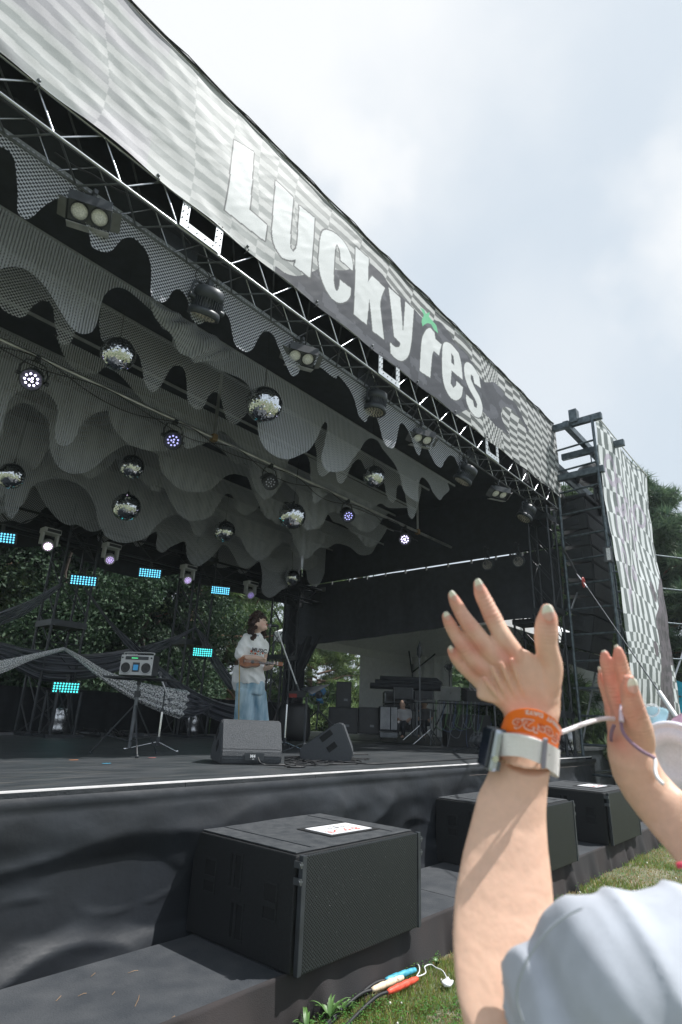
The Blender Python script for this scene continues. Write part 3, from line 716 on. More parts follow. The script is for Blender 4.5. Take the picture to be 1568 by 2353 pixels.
# twisted piece in row 1
def twist():
    t = thing('twisted_fabric', 'crumpled folded piece of striped mesh caught on the second batten', 'fabric', (2.2, 4.3, RZ), world=True)
    V = []; F = []; a0 = at(*PB(30, 500), 1, 4.33); a1 = at(*PB(700, 1060), 1, 4.33)
    nx, nz = 60, 16
    for j in range(nz+1):
        for i in range(nx+1):
            s_ = i/nx; q = j/nz; x = a0[0]+(a1[0]-a0[0])*s_
            wdt = .06+.34*math.sin(s_*math.pi)**.7
            z = RZ - .02 - wdt*q; V.append((x+.05*math.sin(q*6+s_*7), 4.31 - .10*math.sin(q*math.pi)*math.sin(s_*math.pi) + .03*math.sin(s_*22+q*7), z))
    for j in range(nz):
        for i in range(nx): a = j*(nx+1)+i; F.append((a, a+1, a+nx+2, a+nx+1))
    npmesh('cloth', V, F, M_str, t, True)
twist()

# ---- pipe
PY, PZ = 5.4, 4.59
pipe = thing('lamp_pipe', 'long silver scaffold pipe carrying a row of round lamps under the roof', 'pipe', (4, PY, PZ), world=True)
MB().rod((-1, PY, PZ), (9.4, PY, PZ), .024, n=12).build('tube', mat('galvanised_tube', (.45, .46, .46), .35, .8, .25, nscale=5), pipe)
for px_, py_ in ((492, 1005), (960, 1222)):
    b = at(px_, py_, 1, PY); MB().rod((b[0], PY, PZ), (b[0], PY, 5.6), .02, n=10).build('hanger', MATS['galvanised_tube'], pipe)
    MB().box((b[0], PY, PZ), (.07, .08, .09), bev=.01).build('clamp', mat('rusty_clamp', (.25, .17, .09), .6, .4), pipe)
cabp = thing('lamp_cable', 'black cable looped loosely along the lamp pipe', 'cable', (4, PY, PZ), world=True)
for ph in (0, 1.7):
    pts = []
    for i in range(90):
        x = .2+i*.09; sg = abs(math.sin(x*1.9+ph))
        pts.append((x, PY-.03+.02*math.sin(x*7+ph), PZ-.03-.16*sg**2*(.4+.6*abs(math.sin(x*.7+ph)))))
    MB().tube(pts, .006, 5).build('strand', M_cable, cabp)

# ================================================================== LAMPS
def aim(d, up=(0, 0, 1)):
    # matrix whose local -Z looks along d, local Y up-ish
    return Vector(d).normalized().to_track_quat('-Z', 'Y').to_matrix()
E_par = emitter('lit_violet_led', (.75, .68, 1), 4.); E_pdim = emitter('dim_violet_led', (.45, .45, .95), 1.1); E_poff = emitter('dark_led_lens', (.35, .36, .42), .06, .15)
def hexpts(rings, s):
    P = [(0, 0)]
    for r_ in range(1, rings+1):
        n = 6*r_
        for i in range(n): a = 2*math.pi*i/n+.2*r_; P.append((s*r_*math.cos(a), s*r_*math.sin(a)))
    return P
def par_body(E, R0=.105, name='led_par'):
    m = MB(); m.lathe([(0, .10), (R0*.6, .10), (R0*.82, .085), (R0*.9, .05), (R0*.92, -.05), (R0, -.06), (R0, -.085), (R0*.9, -.085), (R0*.88, -.07), (0, -.07)], n=28)
    return m
def make_par(E, label, loc, d):
    t = thing('par_lamp', label, 'stage lamp', loc, None, 'round LED lamps on the lamp pipe')
    Mx = aim(d); bd = par_body(E); bd.v = [tuple(Mx @ Vector(v)) for v in bd.v]; bd.build('housing', M_black, t)
    fins = MB()
    for k in range(16):
        a = 2*math.pi*k/16; fins.box(Mx @ Vector((.092*math.cos(a), .092*math.sin(a), .02)), (.02, .004, .09), Mx @ Matrix.Rotation(a, 3, 'Z'))
    fins.build('cooling_fins', M_black, t)
    leds = MB()
    for x, y in [(.018*math.cos(a), .018*math.sin(a)) for a in (0, 2.1, 4.2)]+[(.056*math.cos(a), .056*math.sin(a)) for a in np.linspace(0, 2*math.pi, 10)[:-1]]:
        leds.sph(Mx @ Vector((x, y, -.068)), (.0115, .0115, .0115), 8, 5)
    tagp(leds.build('led_lenses', E, t), kind='stuff')
    yk = MB(); pts = [(-.125, 0, 0), (-.13, 0, .08), (-.09, 0, .17), (0, 0, .185), (.09, 0, .17), (.13, 0, .08), (.125, 0, 0)]
    yk.tube(pts, .009, 6); yk.box((0, 0, .215), (.05, .06, .06), bev=.008); yk.rod((-.15, 0, 0), (-.11, 0, 0), .02); yk.rod((.15, 0, 0), (.11, 0, 0), .02)
    yk.build('yoke', M_black, t)
    return t
parp = [((75, 870), E_par, 'brightly lit round violet LED lamp, leftmost on the lamp pipe'), ((398, 1005), E_pdim, 'dim round violet LED lamp on the pipe, right of the brightly lit one'),
        ((620, 1100), E_poff, 'unlit black round LED lamp hanging from the middle of the pipe'), ((798, 1182), E_pdim, 'small violet LED lamp on the pipe beside the wide striped drape end'), ((930, 1241), E_par, 'small lit blue violet LED lamp at the far right end of the pipe')]
for (px_, py_), E, lb in parp:
    c = at(px_, py_, 1, PY); make_par(E, lb, (c[0], PY, PZ-.24), (-.35, -.75, -.7) if px_ < 900 else (-.75, -.6, -.35))

# mirror balls
def mirrormat():
    m = bpy.data.materials.new('mirror_tile'); m.use_nodes = True; t = m.node_tree; b = t.nodes['Principled BSDF']
    b.inputs['Metallic'].default_value = 1; b.inputs['Roughness'].default_value = .04
    n = t.nodes.new('ShaderNodeTexNoise'); n.inputs['Scale'].default_value = 40; mi = t.nodes.new('ShaderNodeMixRGB'); mi.inputs['Color1'].default_value = (.75, .79, .83, 1); mi.inputs['Color2'].default_value = (.95, .97, 1, 1)
    t.links.new(n.outputs['Fac'], mi.inputs['Fac']); t.links.new(mi.outputs[0], b.inputs['Base Color']); return m
M_mir = mirrormat()
def ballmesh(Rr=.2, rows=40):
    V = []; F = []; r = random.Random(3)
    for j in range(rows):
        p0 = math.pi*(j+.07)/rows; p1 = math.pi*(j+.93)/rows; n = max(4, int(2*rows*math.sin((p0+p1)/2)))
        for i in range(n):
            t0 = 2*math.pi*(i+.06)/n; t1 = 2*math.pi*(i+.94)/n; pm, tm = (p0+p1)/2, (t0+t1)/2
            nrm = Vector((math.sin(pm)*math.cos(tm), math.sin(pm)*math.sin(tm), math.cos(pm))); c = nrm*Rr
            nj = (nrm+Vector((r.gauss(0, .07), r.gauss(0, .07), r.gauss(0, .07)))).normalized()
            b = len(V)
            for pp, tt in ((p0, t0), (p1, t0), (p1, t1), (p0, t1)):
                q = Vector((math.sin(pp)*math.cos(tt), math.sin(pp)*math.sin(tt), math.cos(pp)))*Rr
                q = q - nj*((q-c).dot(nj)); V.append(q)
            F.append((b, b+1, b+2, b+3))
    me = bpy.data.meshes.new('mirror_tiles'); me.from_pydata(V, [], F); return me
BM = ballmesh(); core = MB().sph((0, 0, 0), .1955, 32, 20).mesh('core'); cap_ = MB().lathe([(0, .225), (.02, .225), (.022, .2), (.04, .192)], n=12).mesh('mount')
BL = [((272, 814), 39, 'large mirror ball at upper left, in front of the dotted mesh drips', 4.6), ((607, 930), 42, 'large mirror ball nearest the middle of the ceiling, biggest in view', 4.15),
      ((303, 1073), 28, 'mirror ball below the lamp pipe, above the second one at lower left', 6.85), ((291, 1165), 32, 'mirror ball hanging lowest at left with a hook underneath', 7.1),
      ((26, 1093), 30, 'mirror ball cut by the left edge of the picture', 7.0), ((516, 1221), 25, 'small mirror ball with a hook on top, low in the middle of the ceiling', 7.6),
      ((672, 1185), 31, 'mirror ball under the lamp pipe right of the middle', 5.3), ((860, 1095), 25, 'small mirror ball above the pipe near the right drips', 4.62), ((672, 1327), 18, 'smallest mirror ball, far back just above the singer', 8.4)]
first = None
for (px_, py_), rr, lb, yb_ in BL:
    c = at(px_, py_, 1, yb_); Rr = np.dot(c-CC, CF)*rr/FPX
    if first is None:
        first = thing('mirror_ball', lb, 'mirror ball', c, None, 'mirror balls hanging from the stage ceiling')
        objm('mirror_tiles', BM, M_mir, first); objm('core', core, mat('ball_core', (.05, .05, .055), .5), first); objm('mount', cap_, M_black, first)
        t = first
    else: t = dup(first, c, label=lb)
    t.scale = (Rr/.2,)*3; t.rotation_euler = (rng.uniform(-.05, .05), rng.uniform(-.05, .05), rng.uniform(0, 6))
    s_ = Rr/.2; hgt = (5.55-c[2])/s_
    MB().rod((0, 0, .22), (0, 0, hgt), .003/s_, n=5).build('cable', M_cable, t)

# two-lamp blinders
M_lens = mat('ribbed_lamp_lens', (.86, .88, .92), .2, .3, .25, nscale=60, bump=.8, bscale=120)
def make_blinder(label, loc, d, tilt=0):
    t = thing('blinder_lamp', label, 'stage lamp', loc, None, 'two-lamp blinders with barn doors on the front truss')
    X = Matrix.Rotation(0, 3, 'Z'); Mx = aim(d); 
    h = MB(); h.box(Mx @ Vector((0, 0, .07)), (.42, .21, .1), Mx, .01); h.box(Mx @ Vector((0, 0, .0)), (.43, .22, .05), Mx, .006); h.build('housing', mat('grey_black_housing', (.09, .10, .11), .5, .2), t)
    for sx in (-1, 1):
        r_ = MB(); r_.lathe([(.1, -.028), (.098, -.05), (.088, -.05), (.085, -.03)], Mx @ Vector((sx*.1, 0, 0)), Mx, 24)
        rg = r_.build('lamp_ring', M_black, t)
        l = MB(); l.lathe([(.086, -.03), (.075, -.04), (.045, -.05), (0, -.054)], Mx @ Vector((sx*.1, 0, 0)), Mx, 24); l.build('lens', M_lens, rg)
    mb_ = mat('barn_door_metal', (.11, .115, .12), .42, .6); mw = mat('worn_barn_door', (.5, .5, .5), .5, .3, col2=(.3, .31, .32), nscale=8)
    def flap(c, sz, ang, ax, m_, s_=1):
        q = Mx @ Matrix.Rotation(ang, 3, ax); MB().box(Mx @ Vector(c), sz, q).build('barn_door', m_, t)
    flap((0, .15, -.055), (.43, .12, .004), R(55), 'X', M_black); flap((0, -.15, -.055), (.43, .12, .004), R(-45), 'X', mw)
    flap((-.27, 0, -.045), (.11, .2, .004), R(35), 'Y', mb_); flap((.27, 0, -.045), (.11, .2, .004), R(-35), 'Y', mb_)
    y = MB(); y.tube([Mx @ Vector((-.2, 0, .09)), Vector((-.19, 0, .2)), Vector((0, 0, .215)), Vector((.19, 0, .2)), Mx @ Vector((.2, 0, .09))], .008, 6); y.rod((0, 0, .2), (0, 0, .34), .014)
    y.box((0, 0, .30), (.05, .07, .06), bev=.01); y.build('yoke', M_dalu, t); t.scale = (.68,)*3; return t
bl = [((205, 500), 'largest two-lamp blinder with open barn doors, at upper left under the truss'), ((692, 825), 'two-lamp blinder under the truss between the dotted drips'), ((970, 1012), 'small two-lamp blinder on the right part of the truss'), ((1147, 1138), 'smallest two-lamp blinder near the right end of the truss')]
for (px_, py_), lb in bl:
    c = at(px_, py_, 1, 3.60); make_blinder(lb, (c[0], 3.60, 5.01-.19 if px_ < 900 else c[2]+.03), (-.25, -.50, -.80))
# big wash lamps
M_wash = mat('wash_lamp_shell', (.035, .042, .05), .45, .1, .2)
def make_wash(label, loc, d, grp='large wash lamps on the front truss', sc=1., ledlit=None):
    t = thing('wash_lamp', label, 'stage lamp', loc, None, grp); Mx = aim(d) 
    b = MB(); b.lathe([(0, .17), (.10, .17), (.145, .15), (.155, .10), (.155, .04), (.135, .035), (.135, -.06), (.155, -.065), (.165, -.09), (.165, -.13), (.15, -.14), (.14, -.125), (0, -.125)], (0, 0, 0), Mx*sc, 36)
    b.build('housing', M_wash, t)
    f = MB()
    for k in range(34):
        a = 2*math.pi*k/34; f.box(Mx @ Vector((.144*math.cos(a)*sc, .144*math.sin(a)*sc, -.012*sc)), (.02*sc, .007*sc, .1*sc), Mx @ Matrix.Rotation(a, 3, 'Z'))
    tagp(f.build('cooling_fins', M_wash, t), kind='stuff')
    l = MB()
    for x, y in hexpts(3, .038): 
        if math.hypot(x, y) < .135: l.sph(Mx @ Vector((x*sc, y*sc, -.128*sc)), .014*sc, 8, 5)
    tagp(l.build('led_lenses', ledlit or mat('clear_led_lens', (.45, .42, .38), .15, .3, .3), t), kind='stuff')
    y = MB(); y.tube(crom([(-.185*sc, 0, 0), (-.19*sc, 0, .1*sc), (-.15*sc, 0, .2*sc), (0, 0, .215*sc), (.15*sc, 0, .2*sc), (.19*sc, 0, .1*sc), (.185*sc, 0, 0)], 3), .012*sc, 6)
    y.rod((-.21*sc, 0, 0), (-.15*sc, 0, 0), .03*sc, n=10); y.rod((.21*sc, 0, 0), (.15*sc, 0, 0), .03*sc, n=10); y.box((0, 0, .25*sc), (.06, .07, .07), bev=.01); y.rod((0, 0, .2), (0, 0, .32), .014); y.build('yoke', M_wash, t)
    cb = MB()
    for s_ in (-1, .6): cb.tube(crom([(s_*.06, .0, .16*sc), (s_*.16, .02, .26), (s_*.13, 0, .38), (s_*.02, 0, .36), (-s_*.06, .02, .24)], 5), .005, 5)
    cb.build('cable', M_cable, t); t.scale = (.84,)*3; return t
ws = [((475, 700), (.1, .42, -.9), 'largest black wash lamp with ribbed body at upper left'), ((863, 928), (-.05, .10, -.97), 'black wash lamp with visible lenses under the second plate'),
      ((1070, 1092), (-.2, .45, -.85), 'small wash lamp at the dark right end of the valances'), ((1210, 1180), (-.35, .35, -.85), 'small wash lamp nearest the right corner of the truss')]
for (px_, py_), d, lb in ws:
    c = at(px_, py_, 1, 3.60); make_wash(lb, (c[0], 3.60, max(c[2], 4.66)), d)
for (px_, py_), lb in (((1122, 1298), 'left one of two dark round lamps on the side truss'), ((1193, 1290), 'right one of two dark round lamps on the side truss')):
    c = at(px_, py_, 0, 9.3); make_wash(lb, tuple(c), (-.75, -.2, -.2), 'lamps on the right side truss', .75)
# ================================================================== TRUSS TOWERS, SIDES, BACKDROP
def tower(name, label, x, y, z0, z1, w_=.38, m=M_blktruss, group=None, step=.42, par=None, lean=(0, 0)):
    t = thing(name, label, 'truss tower', (x, y, z0), None, group)
    H = z1-z0; h = w_/2
    ch = MB().rod((0, 0, 0), (0, 0, H), .022, n=8).mesh('chord')
    for sx in (-h, h):
        for sy in (-h, h): o = objm('chord', ch, m, t); o.location = (sx, sy, 0)
    n = int(H/step); st = H/n
    db = MB().rod((-h, 0, 0), (h, 0, st), .010, n=5).mesh('brace'); da = MB().rod((h, 0, 0), (-h, 0, st), .010, n=5).mesh('brace')
    sb = MB().rod((0, -h, 0), (0, h, st), .010, n=5).mesh('brace'); hz = MB().rod((-h, 0, 0), (h, 0, 0), .009, n=5).mesh('brace')
    for k in range(n):
        o = objm('brace', db if k % 2 else da, m, t); o.location = (0, -h, k*st)
        o = objm('brace', da if k % 2 else db, m, t); o.location = (0, h, k*st)
        o = objm('brace', sb, m, t); o.location = (-h, 0, k*st)
        o = objm('brace', sb, m, t); o.location = (h, 0, k*st)
        if k % 3 == 0: o = objm('brace', hz, m, t); o.location = (0, -h, k*st)
    for k in range(1, int(H/1.6)+1):
        MB().box((0, 0, k*1.6), (w_+.06, w_+.06, .09)).build('coupler', m, t)
    MB().box((0, 0, .02), (w_+.2, w_+.2, .04)).build('base_plate', m, t)
    return t
tower('truss_tower', 'black lattice tower at the back left, behind the boombox table', 4.03, 9.25, SZ, 4.5, .5, group='black towers along the back of the stage')
tower('truss_tower', 'black lattice tower at the back left of the singer', 6.42, 9.25, SZ, 4.6, .46, group='black towers along the back of the stage')
tower('truss_tower', 'black lattice tower directly behind the microphone of the singer', 9.0, 9.45, SZ, 4.6, .42, group='black towers along the back of the stage')
# short lamp towers on stage
for x, lb in ((4.05, 'short lattice stand with a chrome can inside, under the teal lamp panel'), (6.35, 'short lattice stand with a chrome can inside, behind the microphone stand of the boombox')):
    t = tower('short_truss_stand', lb, x, 8.75, SZ, SZ+.62, .34, group='short lattice stands along the back')
    MB().lathe([(0, .04), (.09, .04), (.1, .1), (.075, .14), (.1, .18), (.1, .28), (.075, .31), (.09, .36), (0, .37)], (0, 0, .02), None, 16).build('chrome_can', mat('crinkled_chrome', (.6, .6, .62), .25, .9, bump=.8, bscale=30), t)
# corner tower and side truss
tower('corner_tower', 'black lattice tower at the right front corner of the stage', 9.42, 3.62, .0, 5.0, .34, group='right-hand towers')
tower('corner_tower', 'second black lattice tower standing behind the right front corner of the stage', 10.35, 4.35, 0, 5.3, .4, group='right-hand towers')
st = thing('side_truss', 'thin lattice truss along the right side under the roof', 'truss', (9.9, 7, 4.45), world=True)
for dz in (0, .28): MB().rod((9.9, 3.4, 4.45+dz), (9.9, 10.4, 4.45+dz), .02).build('chord', M_blktruss, st)
for k in range(14):
    MB().rod((9.9, 3.5+k*.5, 4.45), (9.9, 3.75+k*.5, 4.73), .009, n=5).build('brace', M_blktruss, st)
    MB().rod((9.9, 3.75+k*.5, 4.73), (9.9, 4.0+k*.5, 4.45), .009, n=5).build('brace', M_blktruss, st)
bt = thing('rear_truss', 'dark lattice truss across the back of the roof', 'truss', (5, 9.3, 4.2), world=True)
for yy, zz in ((9.2, 3.95), (9.2, 4.25), (9.5, 3.95), (9.5, 4.25)): MB().rod((-1.5, yy, zz), (9.9, yy, zz), .022).build('chord', M_blktruss, bt)
for k in range(28): MB().rod((-1.4+k*.4, 9.2, 3.95 if k % 2 else 4.25), (-1.0+k*.4, 9.2, 4.25 if k % 2 else 3.95), .01, n=5).build('brace', M_blktruss, bt)
# scalloped black border behind
def sheet(name, pts_fn, nx, nz, m, par, smooth=True):
    V = [pts_fn(i/nx, j/nz) for j in range(nz+1) for i in range(nx+1)]
    F = [(j*(nx+1)+i, j*(nx+1)+i+1, (j+1)*(nx+1)+i+1, (j+1)*(nx+1)+i) for j in range(nz) for i in range(nx)]
    return npmesh(name, V, F, m, par, smooth)
bd = thing('rear_border', 'black cloth border sagging in scallops along the back of the roof', 'curtain', (5, 9.65, 4.4), world=True)
def bfn(s, t):
    x = -1.6+11.4*s; bot = 3.97-.28*abs(math.sin((x-6.3)*math.pi/2.4))
    if x > 6.3: bot = 3.85
    return (x, 9.66+.03*math.sin(x*6)*t, 4.6+(bot-4.6)*t)
sheet('cloth', bfn, 200, 8, M_blackcloth, bd)
# side curtain right
sc_ = thing('side_curtain', 'wide black curtain closing the upper right side of the stage', 'curtain', (9.95, 7, 3), world=True)
edge = [(655, 1480), (720, 1481), (850, 1466), (1030, 1441), (1160, 1425), (1260, 1418)]
ys = [at(*e, 0, 9.95) for e in edge]
def low(y):
    P = sorted([(p[1], p[2]) for p in ys]); return float(np.interp(y, [p[0] for p in P], [p[1] for p in P]))
def sfn(s, t):
    y = 3.55+6.9*s; z0 = 4.42; z1 = low(y)
    return (9.95+.035*mnoise.noise((y*1.6+t*.6, t*2, 3))+.02*math.sin(y*9+t*3)*t, y, z0+(z1-z0)*t)
M_cur = mat('black_curtain', (.034, .038, .045), .75, bump=.3, bscale=8)
sheet('cloth', sfn, 160, 24, M_cur, sc_)
for k in range(13):
    y = 3.7+k*.52; MB().box((9.93, y, 4.41), (.02, .035, .09)).build('tie', mat('pale_tie', (.28, .29, .3), .8), sc_)
wl = thing('rear_curtain', 'black curtain column gathered beside the opening at the back right', 'curtain', (9.9, 9.8, 1), world=True)
sheet('cloth', lambda s, t: (9.7+.7*s, 10.1-.05*math.sin(s*22), 4.6-3.2*t-.4*s*t), 60, 10, M_cur, wl)
sheet('loose_flap', lambda s, t: (9.95+.05*math.sin(s*18), 10.35-(.75+.5*(1-t))*s*(1-.75*t), 3.2-1.9*t), 40, 16, M_tarp, wl)
wp = thing('pale_patch', 'small pale rectangular sign taped high on the black curtain', 'sign', at(736, 1356, 0, 9.9))
MB().box((0, 0, 0), (.01, .34, .1)).build('card', mat('khaki_card', (.11, .12, .115), .8), wp)

# black barrier across the back
bf = thing('black_barrier', 'waist high black cloth covered barrier across the back of the stage', 'barrier', (4, 9.75, SZ), world=True)
for k in range(14):
    x0 = -1.5+k*.82
    sheet('panel', lambda s, t, x0=x0: (x0+.81*s, 9.8+.012*math.sin(s*17+k)+.01*mnoise.noise((s*3, t*3, k)), SZ-.6+(1.70-SZ+.6)*t-.015*math.sin(s*math.pi)*t), 14, 6, mat('black_cotton_drape', (.02, .023, .026), .85, bump=.3, bscale=20), bf)
MB().box((4, 9.3, SZ+.015), (11, .05, .03)).build('pale_edge_strip', mat('dull_edge', (.15, .15, .155), .6), bf)

# ---- swagged net fabrics
def netmat(name, c1, c2, sc, al):
    m = bpy.data.materials.new(name); m.use_nodes = True; t = m.node_tree; b = t.nodes['Principled BSDF']
    uv = t.nodes.new('ShaderNodeAttribute'); uv.attribute_name = 'print'
    sp = t.nodes.new('ShaderNodeSeparateXYZ'); t.links.new(uv.outputs['Vector'], sp.inputs[0])
    n = t.nodes.new('ShaderNodeTexNoise'); n.inputs['Scale'].default_value = sc; mp = t.nodes.new('ShaderNodeMapping'); mp.inputs['Scale'].default_value = (.6, 14, 1) if 'net' in name else (30, 12, 1)
    t.links.new(uv.outputs['Vector'], mp.inputs[0]); t.links.new(mp.outputs[0], n.inputs['Vector'])
    mr = t.nodes.new('ShaderNodeMapRange'); mr.inputs['From Min'].default_value = .42 if 'net' in name else .42; mr.inputs['From Max'].default_value = .62 if 'net' in name else .54
    t.links.new(n.outputs['Fac'], mr.inputs['Value']); mi = t.nodes.new('ShaderNodeMixRGB'); mi.inputs['Color1'].default_value = (*c1, 1); mi.inputs['Color2'].default_value = (*c2, 1)
    t.links.new(mr.outputs[0], mi.inputs['Fac']); t.links.new(mi.outputs[0], b.inputs['Base Color']); b.inputs['Roughness'].default_value = .55
    m2 = t.nodes.new('ShaderNodeMapRange'); m2.inputs['To Min'].default_value = al; m2.inputs['To Max'].default_value = 1; t.links.new(mr.outputs[0], m2.inputs['Value']); t.links.new(m2.outputs[0], b.inputs['Alpha'])
    return m
M_net = netmat('dark_net', (.028, .032, .042), (.17, .18, .21), 2.2, .82)
M_seq = netmat('sequin_silver', (.14, .15, .17), (1., 1., 1.), 1.3, .95)  # white specks painted in for the sparkle of the sequins
def swag(label, top, bot, m, y0, bulge=.06, name='net_swag', folds=9, grp='grey net cloths draped between the back towers'):
    T = crom([at(*p, 1, y0) for p in top], 8); B = crom([at(*p, 1, y0) for p in bot], 8)
    nx = 70; nz = 26
    def samp(P, s): 
        i = s*(len(P)-1); a = int(i); b = min(a+1, len(P)-1); return P[a]*(1-(i-a))+P[b]*(i-a)
    c = at(*top[0], 1, y0); t = thing(name, label, 'draped fabric', c, None, grp, world=True)
    V = []; A = []
    for j in range(nz+1):
        for i in range(nx+1):
            s, q = i/nx, j/nz; p = samp(T, s)*(1-q)+samp(B, s)*q
            ww = np.linalg.norm(samp(T, s)-samp(B, s))
            V.append((p[0], p[1]-bulge*math.sin(q*math.pi)+min(.05, ww*.09)*math.sin(q*folds*math.pi+s*2)*(1), p[2])); A.append((s*3, q, 0))
    F = [(j*(nx+1)+i, j*(nx+1)+i+1, (j+1)*(nx+1)+i+1, (j+1)*(nx+1)+i) for j in range(nz) for i in range(nx)]
    npmesh('cloth', V, F, m, t, True, np.array(A, np.float32))
S2 = lambda *P: [PK(*p) for p in P]
swag('dark net cloth rising from the left edge to the first tower', S2((-200, 830), (0, 775), (250, 680), (470, 555)), S2((-200, 960), (0, 890), (250, 770), (500, 570)), M_net, 9.0)
swag('long dark net cloth falling from the first tower down behind the singer', S2((670, 590), (860, 850), (1060, 1020), (1240, 1190), (1500, 1380), (1800, 1500), (2060, 1500)), S2((650, 590), (820, 830), (1000, 1060), (1180, 1230), (1380, 1430), (1620, 1600), (2060, 1760)), M_net, 8.9, folds=7)
swag('dark net cloth hanging low at the left behind the silver sequin cloth', S2((-200, 1020), (0, 1015), (180, 1060), (340, 1080), (620, 1110), (900, 1090), (1120, 1045)), S2((-200, 1130), (0, 1150), (150, 1240), (340, 1320), (600, 1320), (900, 1260), (1180, 1110)), M_net, 9.05, folds=8)
swag('dark net cloth rising from the middle to the second tower', S2((1110, 1050), (1250, 1010), (1400, 960), (1530, 895)), S2((1180, 1120), (1300, 1070), (1430, 980), (1535, 905)), M_net, 8.95)
swag('narrow dark net falling from the second tower behind the singer', S2((1530, 900), (1600, 960), (1700, 1120), (1850, 1330)), S2((1525, 910), (1570, 1000), (1660, 1200), (1800, 1400)), M_net, 8.85)
swag('silver sequin cloth rising from the left edge to its peak', S2((-200, 1180), (0, 1160), (250, 1110), (500, 1055)), S2((-200, 1290), (0, 1265), (250, 1160), (505, 1085)), M_seq, 8.5, name='sequin_swag', grp='silver sequin cloths')
swag('silver sequin cloth falling from its peak behind the boombox and ending wide', S2((505, 1055), (650, 1130), (820, 1230), (1000, 1300), (1200, 1350), (1480, 1395)), S2((500, 1080), (600, 1150), (760, 1280), (1000, 1440), (1250, 1560), (1420, 1620)), M_seq, 8.45, name='sequin_swag', folds=8, grp='silver sequin cloths')
swag('dark grey net end piece beside the wide end of the silver cloth', S2((1480, 1395), (1560, 1440), (1660, 1510)), S2((1420, 1620), (1550, 1590), (1665, 1520)), M_net, 8.45)

# moving heads and led panels
M_mh = mat('grey_moving_head_shell', (.45, .46, .47), .5, .0, .1)
E_mh = emitter('lit_pink_led', (.95, .72, 1.), 3.); E_mh2 = emitter('dim_pink_led', (.62, .48, .9), 1.1)
def moving_head(label, loc, E):
    t = thing('moving_head_lamp', label, 'stage lamp', loc, None, 'grey moving head lamps along the rear truss')
    b = MB(); b.box((0, 0, .20), (.32, .22, .10), bev=.015); b.build('base', M_mh, t)
    MB().box((.02, -.112, .20), (.25, .004, .055)).build('display', M_black, t)
    y = MB()
    for s_ in (-1, 1): MB().box((s_*.135, 0, .06), (.045, .12, .24), bev=.015).build('yoke_arm', M_mh, t)
    Mx = aim((-.25, -.8, -.55)); h = MB(); h.lathe([(0, .12), (.07, .11), (.1, .06), (.105, -.05), (.1, -.09), (.09, -.09), (0, -.08)], (0, 0, -.05), Mx, 24); h.build('head', M_mh, t)
    l = MB()
    for x, y_ in hexpts(2, .032): l.sph(Mx @ Vector((x, y_, -.085))+Vector((0, 0, -.05)), .0115, 8, 5)
    tagp(l.build('led_lenses', E, t), kind='stuff'); MB().box((0, 0, .28), (.06, .06, .06)).build('clamp', M_black, t); t.scale = (.82,)*3
for (px_, py_), lb, E in (((112, 1252), 'grey moving head lamp with bright pink lenses, leftmost at the back', E_mh), ((253, 1284), 'grey moving head lamp second from the left at the back', E_mh2), ((431, 1331), 'grey moving head lamp just above the second tower', E_mh2), ((575, 1366), 'grey moving head lamp above the head of the singer', emitter('faint_violet_led', (.4, .3, .8), .5))):
    moving_head(lb, at(px_, py_-6, 1, 8.9), E)
E_cy = emitter('cyan_led', (.14, .58, .82), 1.6); E_te = emitter('teal_led', (.08, .70, .70), 1.6)
def led_panel(label, loc, rz, rx, E, nx=9, ny_=4, w_=.46, h_=.2):
    rot = Matrix.Rotation(rz, 3, 'Z') @ Matrix.Rotation(rx, 3, 'X')
    t = thing('led_panel_lamp', label, 'stage lamp', loc, rot, 'rectangular cyan LED panels')
    MB().box((0, .04, 0), (w_+.03, .07, h_+.03), bev=.01).build('housing', M_black, t)
    l = MB()
    for i in range(nx):
        for j in range(ny_): l.sph(((i-(nx-1)/2)*w_/nx, 0, (j-(ny_-1)/2)*h_/ny_), .0155, 8, 5)
    tagp(l.build('led_lenses', E, t), kind='stuff')
    MB().box((0, .06, h_/2+.06), (.05, .04, .14)).build('bracket', M_black, t); t.scale = (.84,)*3
for (px_, py_), lb, E, w_ in (((3, 1235), 'bright cyan LED panel cut by the left edge', E_cy, .42), ((192, 1334), 'widest cyan LED panel, mounted on the first tower', E_cy, .44), ((345, 1317), 'cyan LED panel under the rear truss, between two moving heads', E_cy, .42), ((507, 1357), 'cyan LED panel up left of the singer', E_cy, .40), ((466, 1499), 'smaller cyan LED panel low on the second tower', E_te, .40), ((152, 1580), 'teal LED panel low on the short stand at left', E_te, .42)):
    led_panel(lb, at(px_, py_, 1, 8.65), R(-32), R(22) if py_ < 1450 else R(0), E, ny_=4, w_=w_, h_=.17)

# ================================================================== RIGHT WING
wing = thing('wing_scaffold', 'tall dark scaffold frame between the stage and the checked side banner', 'scaffold', (9.9, 3, 0), world=True)
LX, LY, RX, RY = 9.63, 3.37, 9.63, 2.64
for (x, y) in ((LX+.06, LY), (RX, RY), (LX+2.9, LY), (RX+3.1, RY)):
    MB().rod((x, y, 0), (x, y, 6.62), .026, n=10).build('post', M_scaf, wing)
for k in range(16):
    z = .35+k*.415
    if z > 6.45: break
    MB().rod((LX+.06, LY, z), (RX, RY, z), .019).build('rung', M_scaf, wing)
    MB().rod((LX+2.9, LY, z), (RX+3.1, RY, z), .019).build('rung', M_scaf, wing)
    if k % 3 == 1: MB().rod((LX, LY+.02, z), (LX+2.9, LY+.02, z), .019).build('ledger', M_scaf, wing); MB().rod((RX, RY+.03, z), (RX+3.1, RY+.03, z), .019).build('ledger', M_scaf, wing)
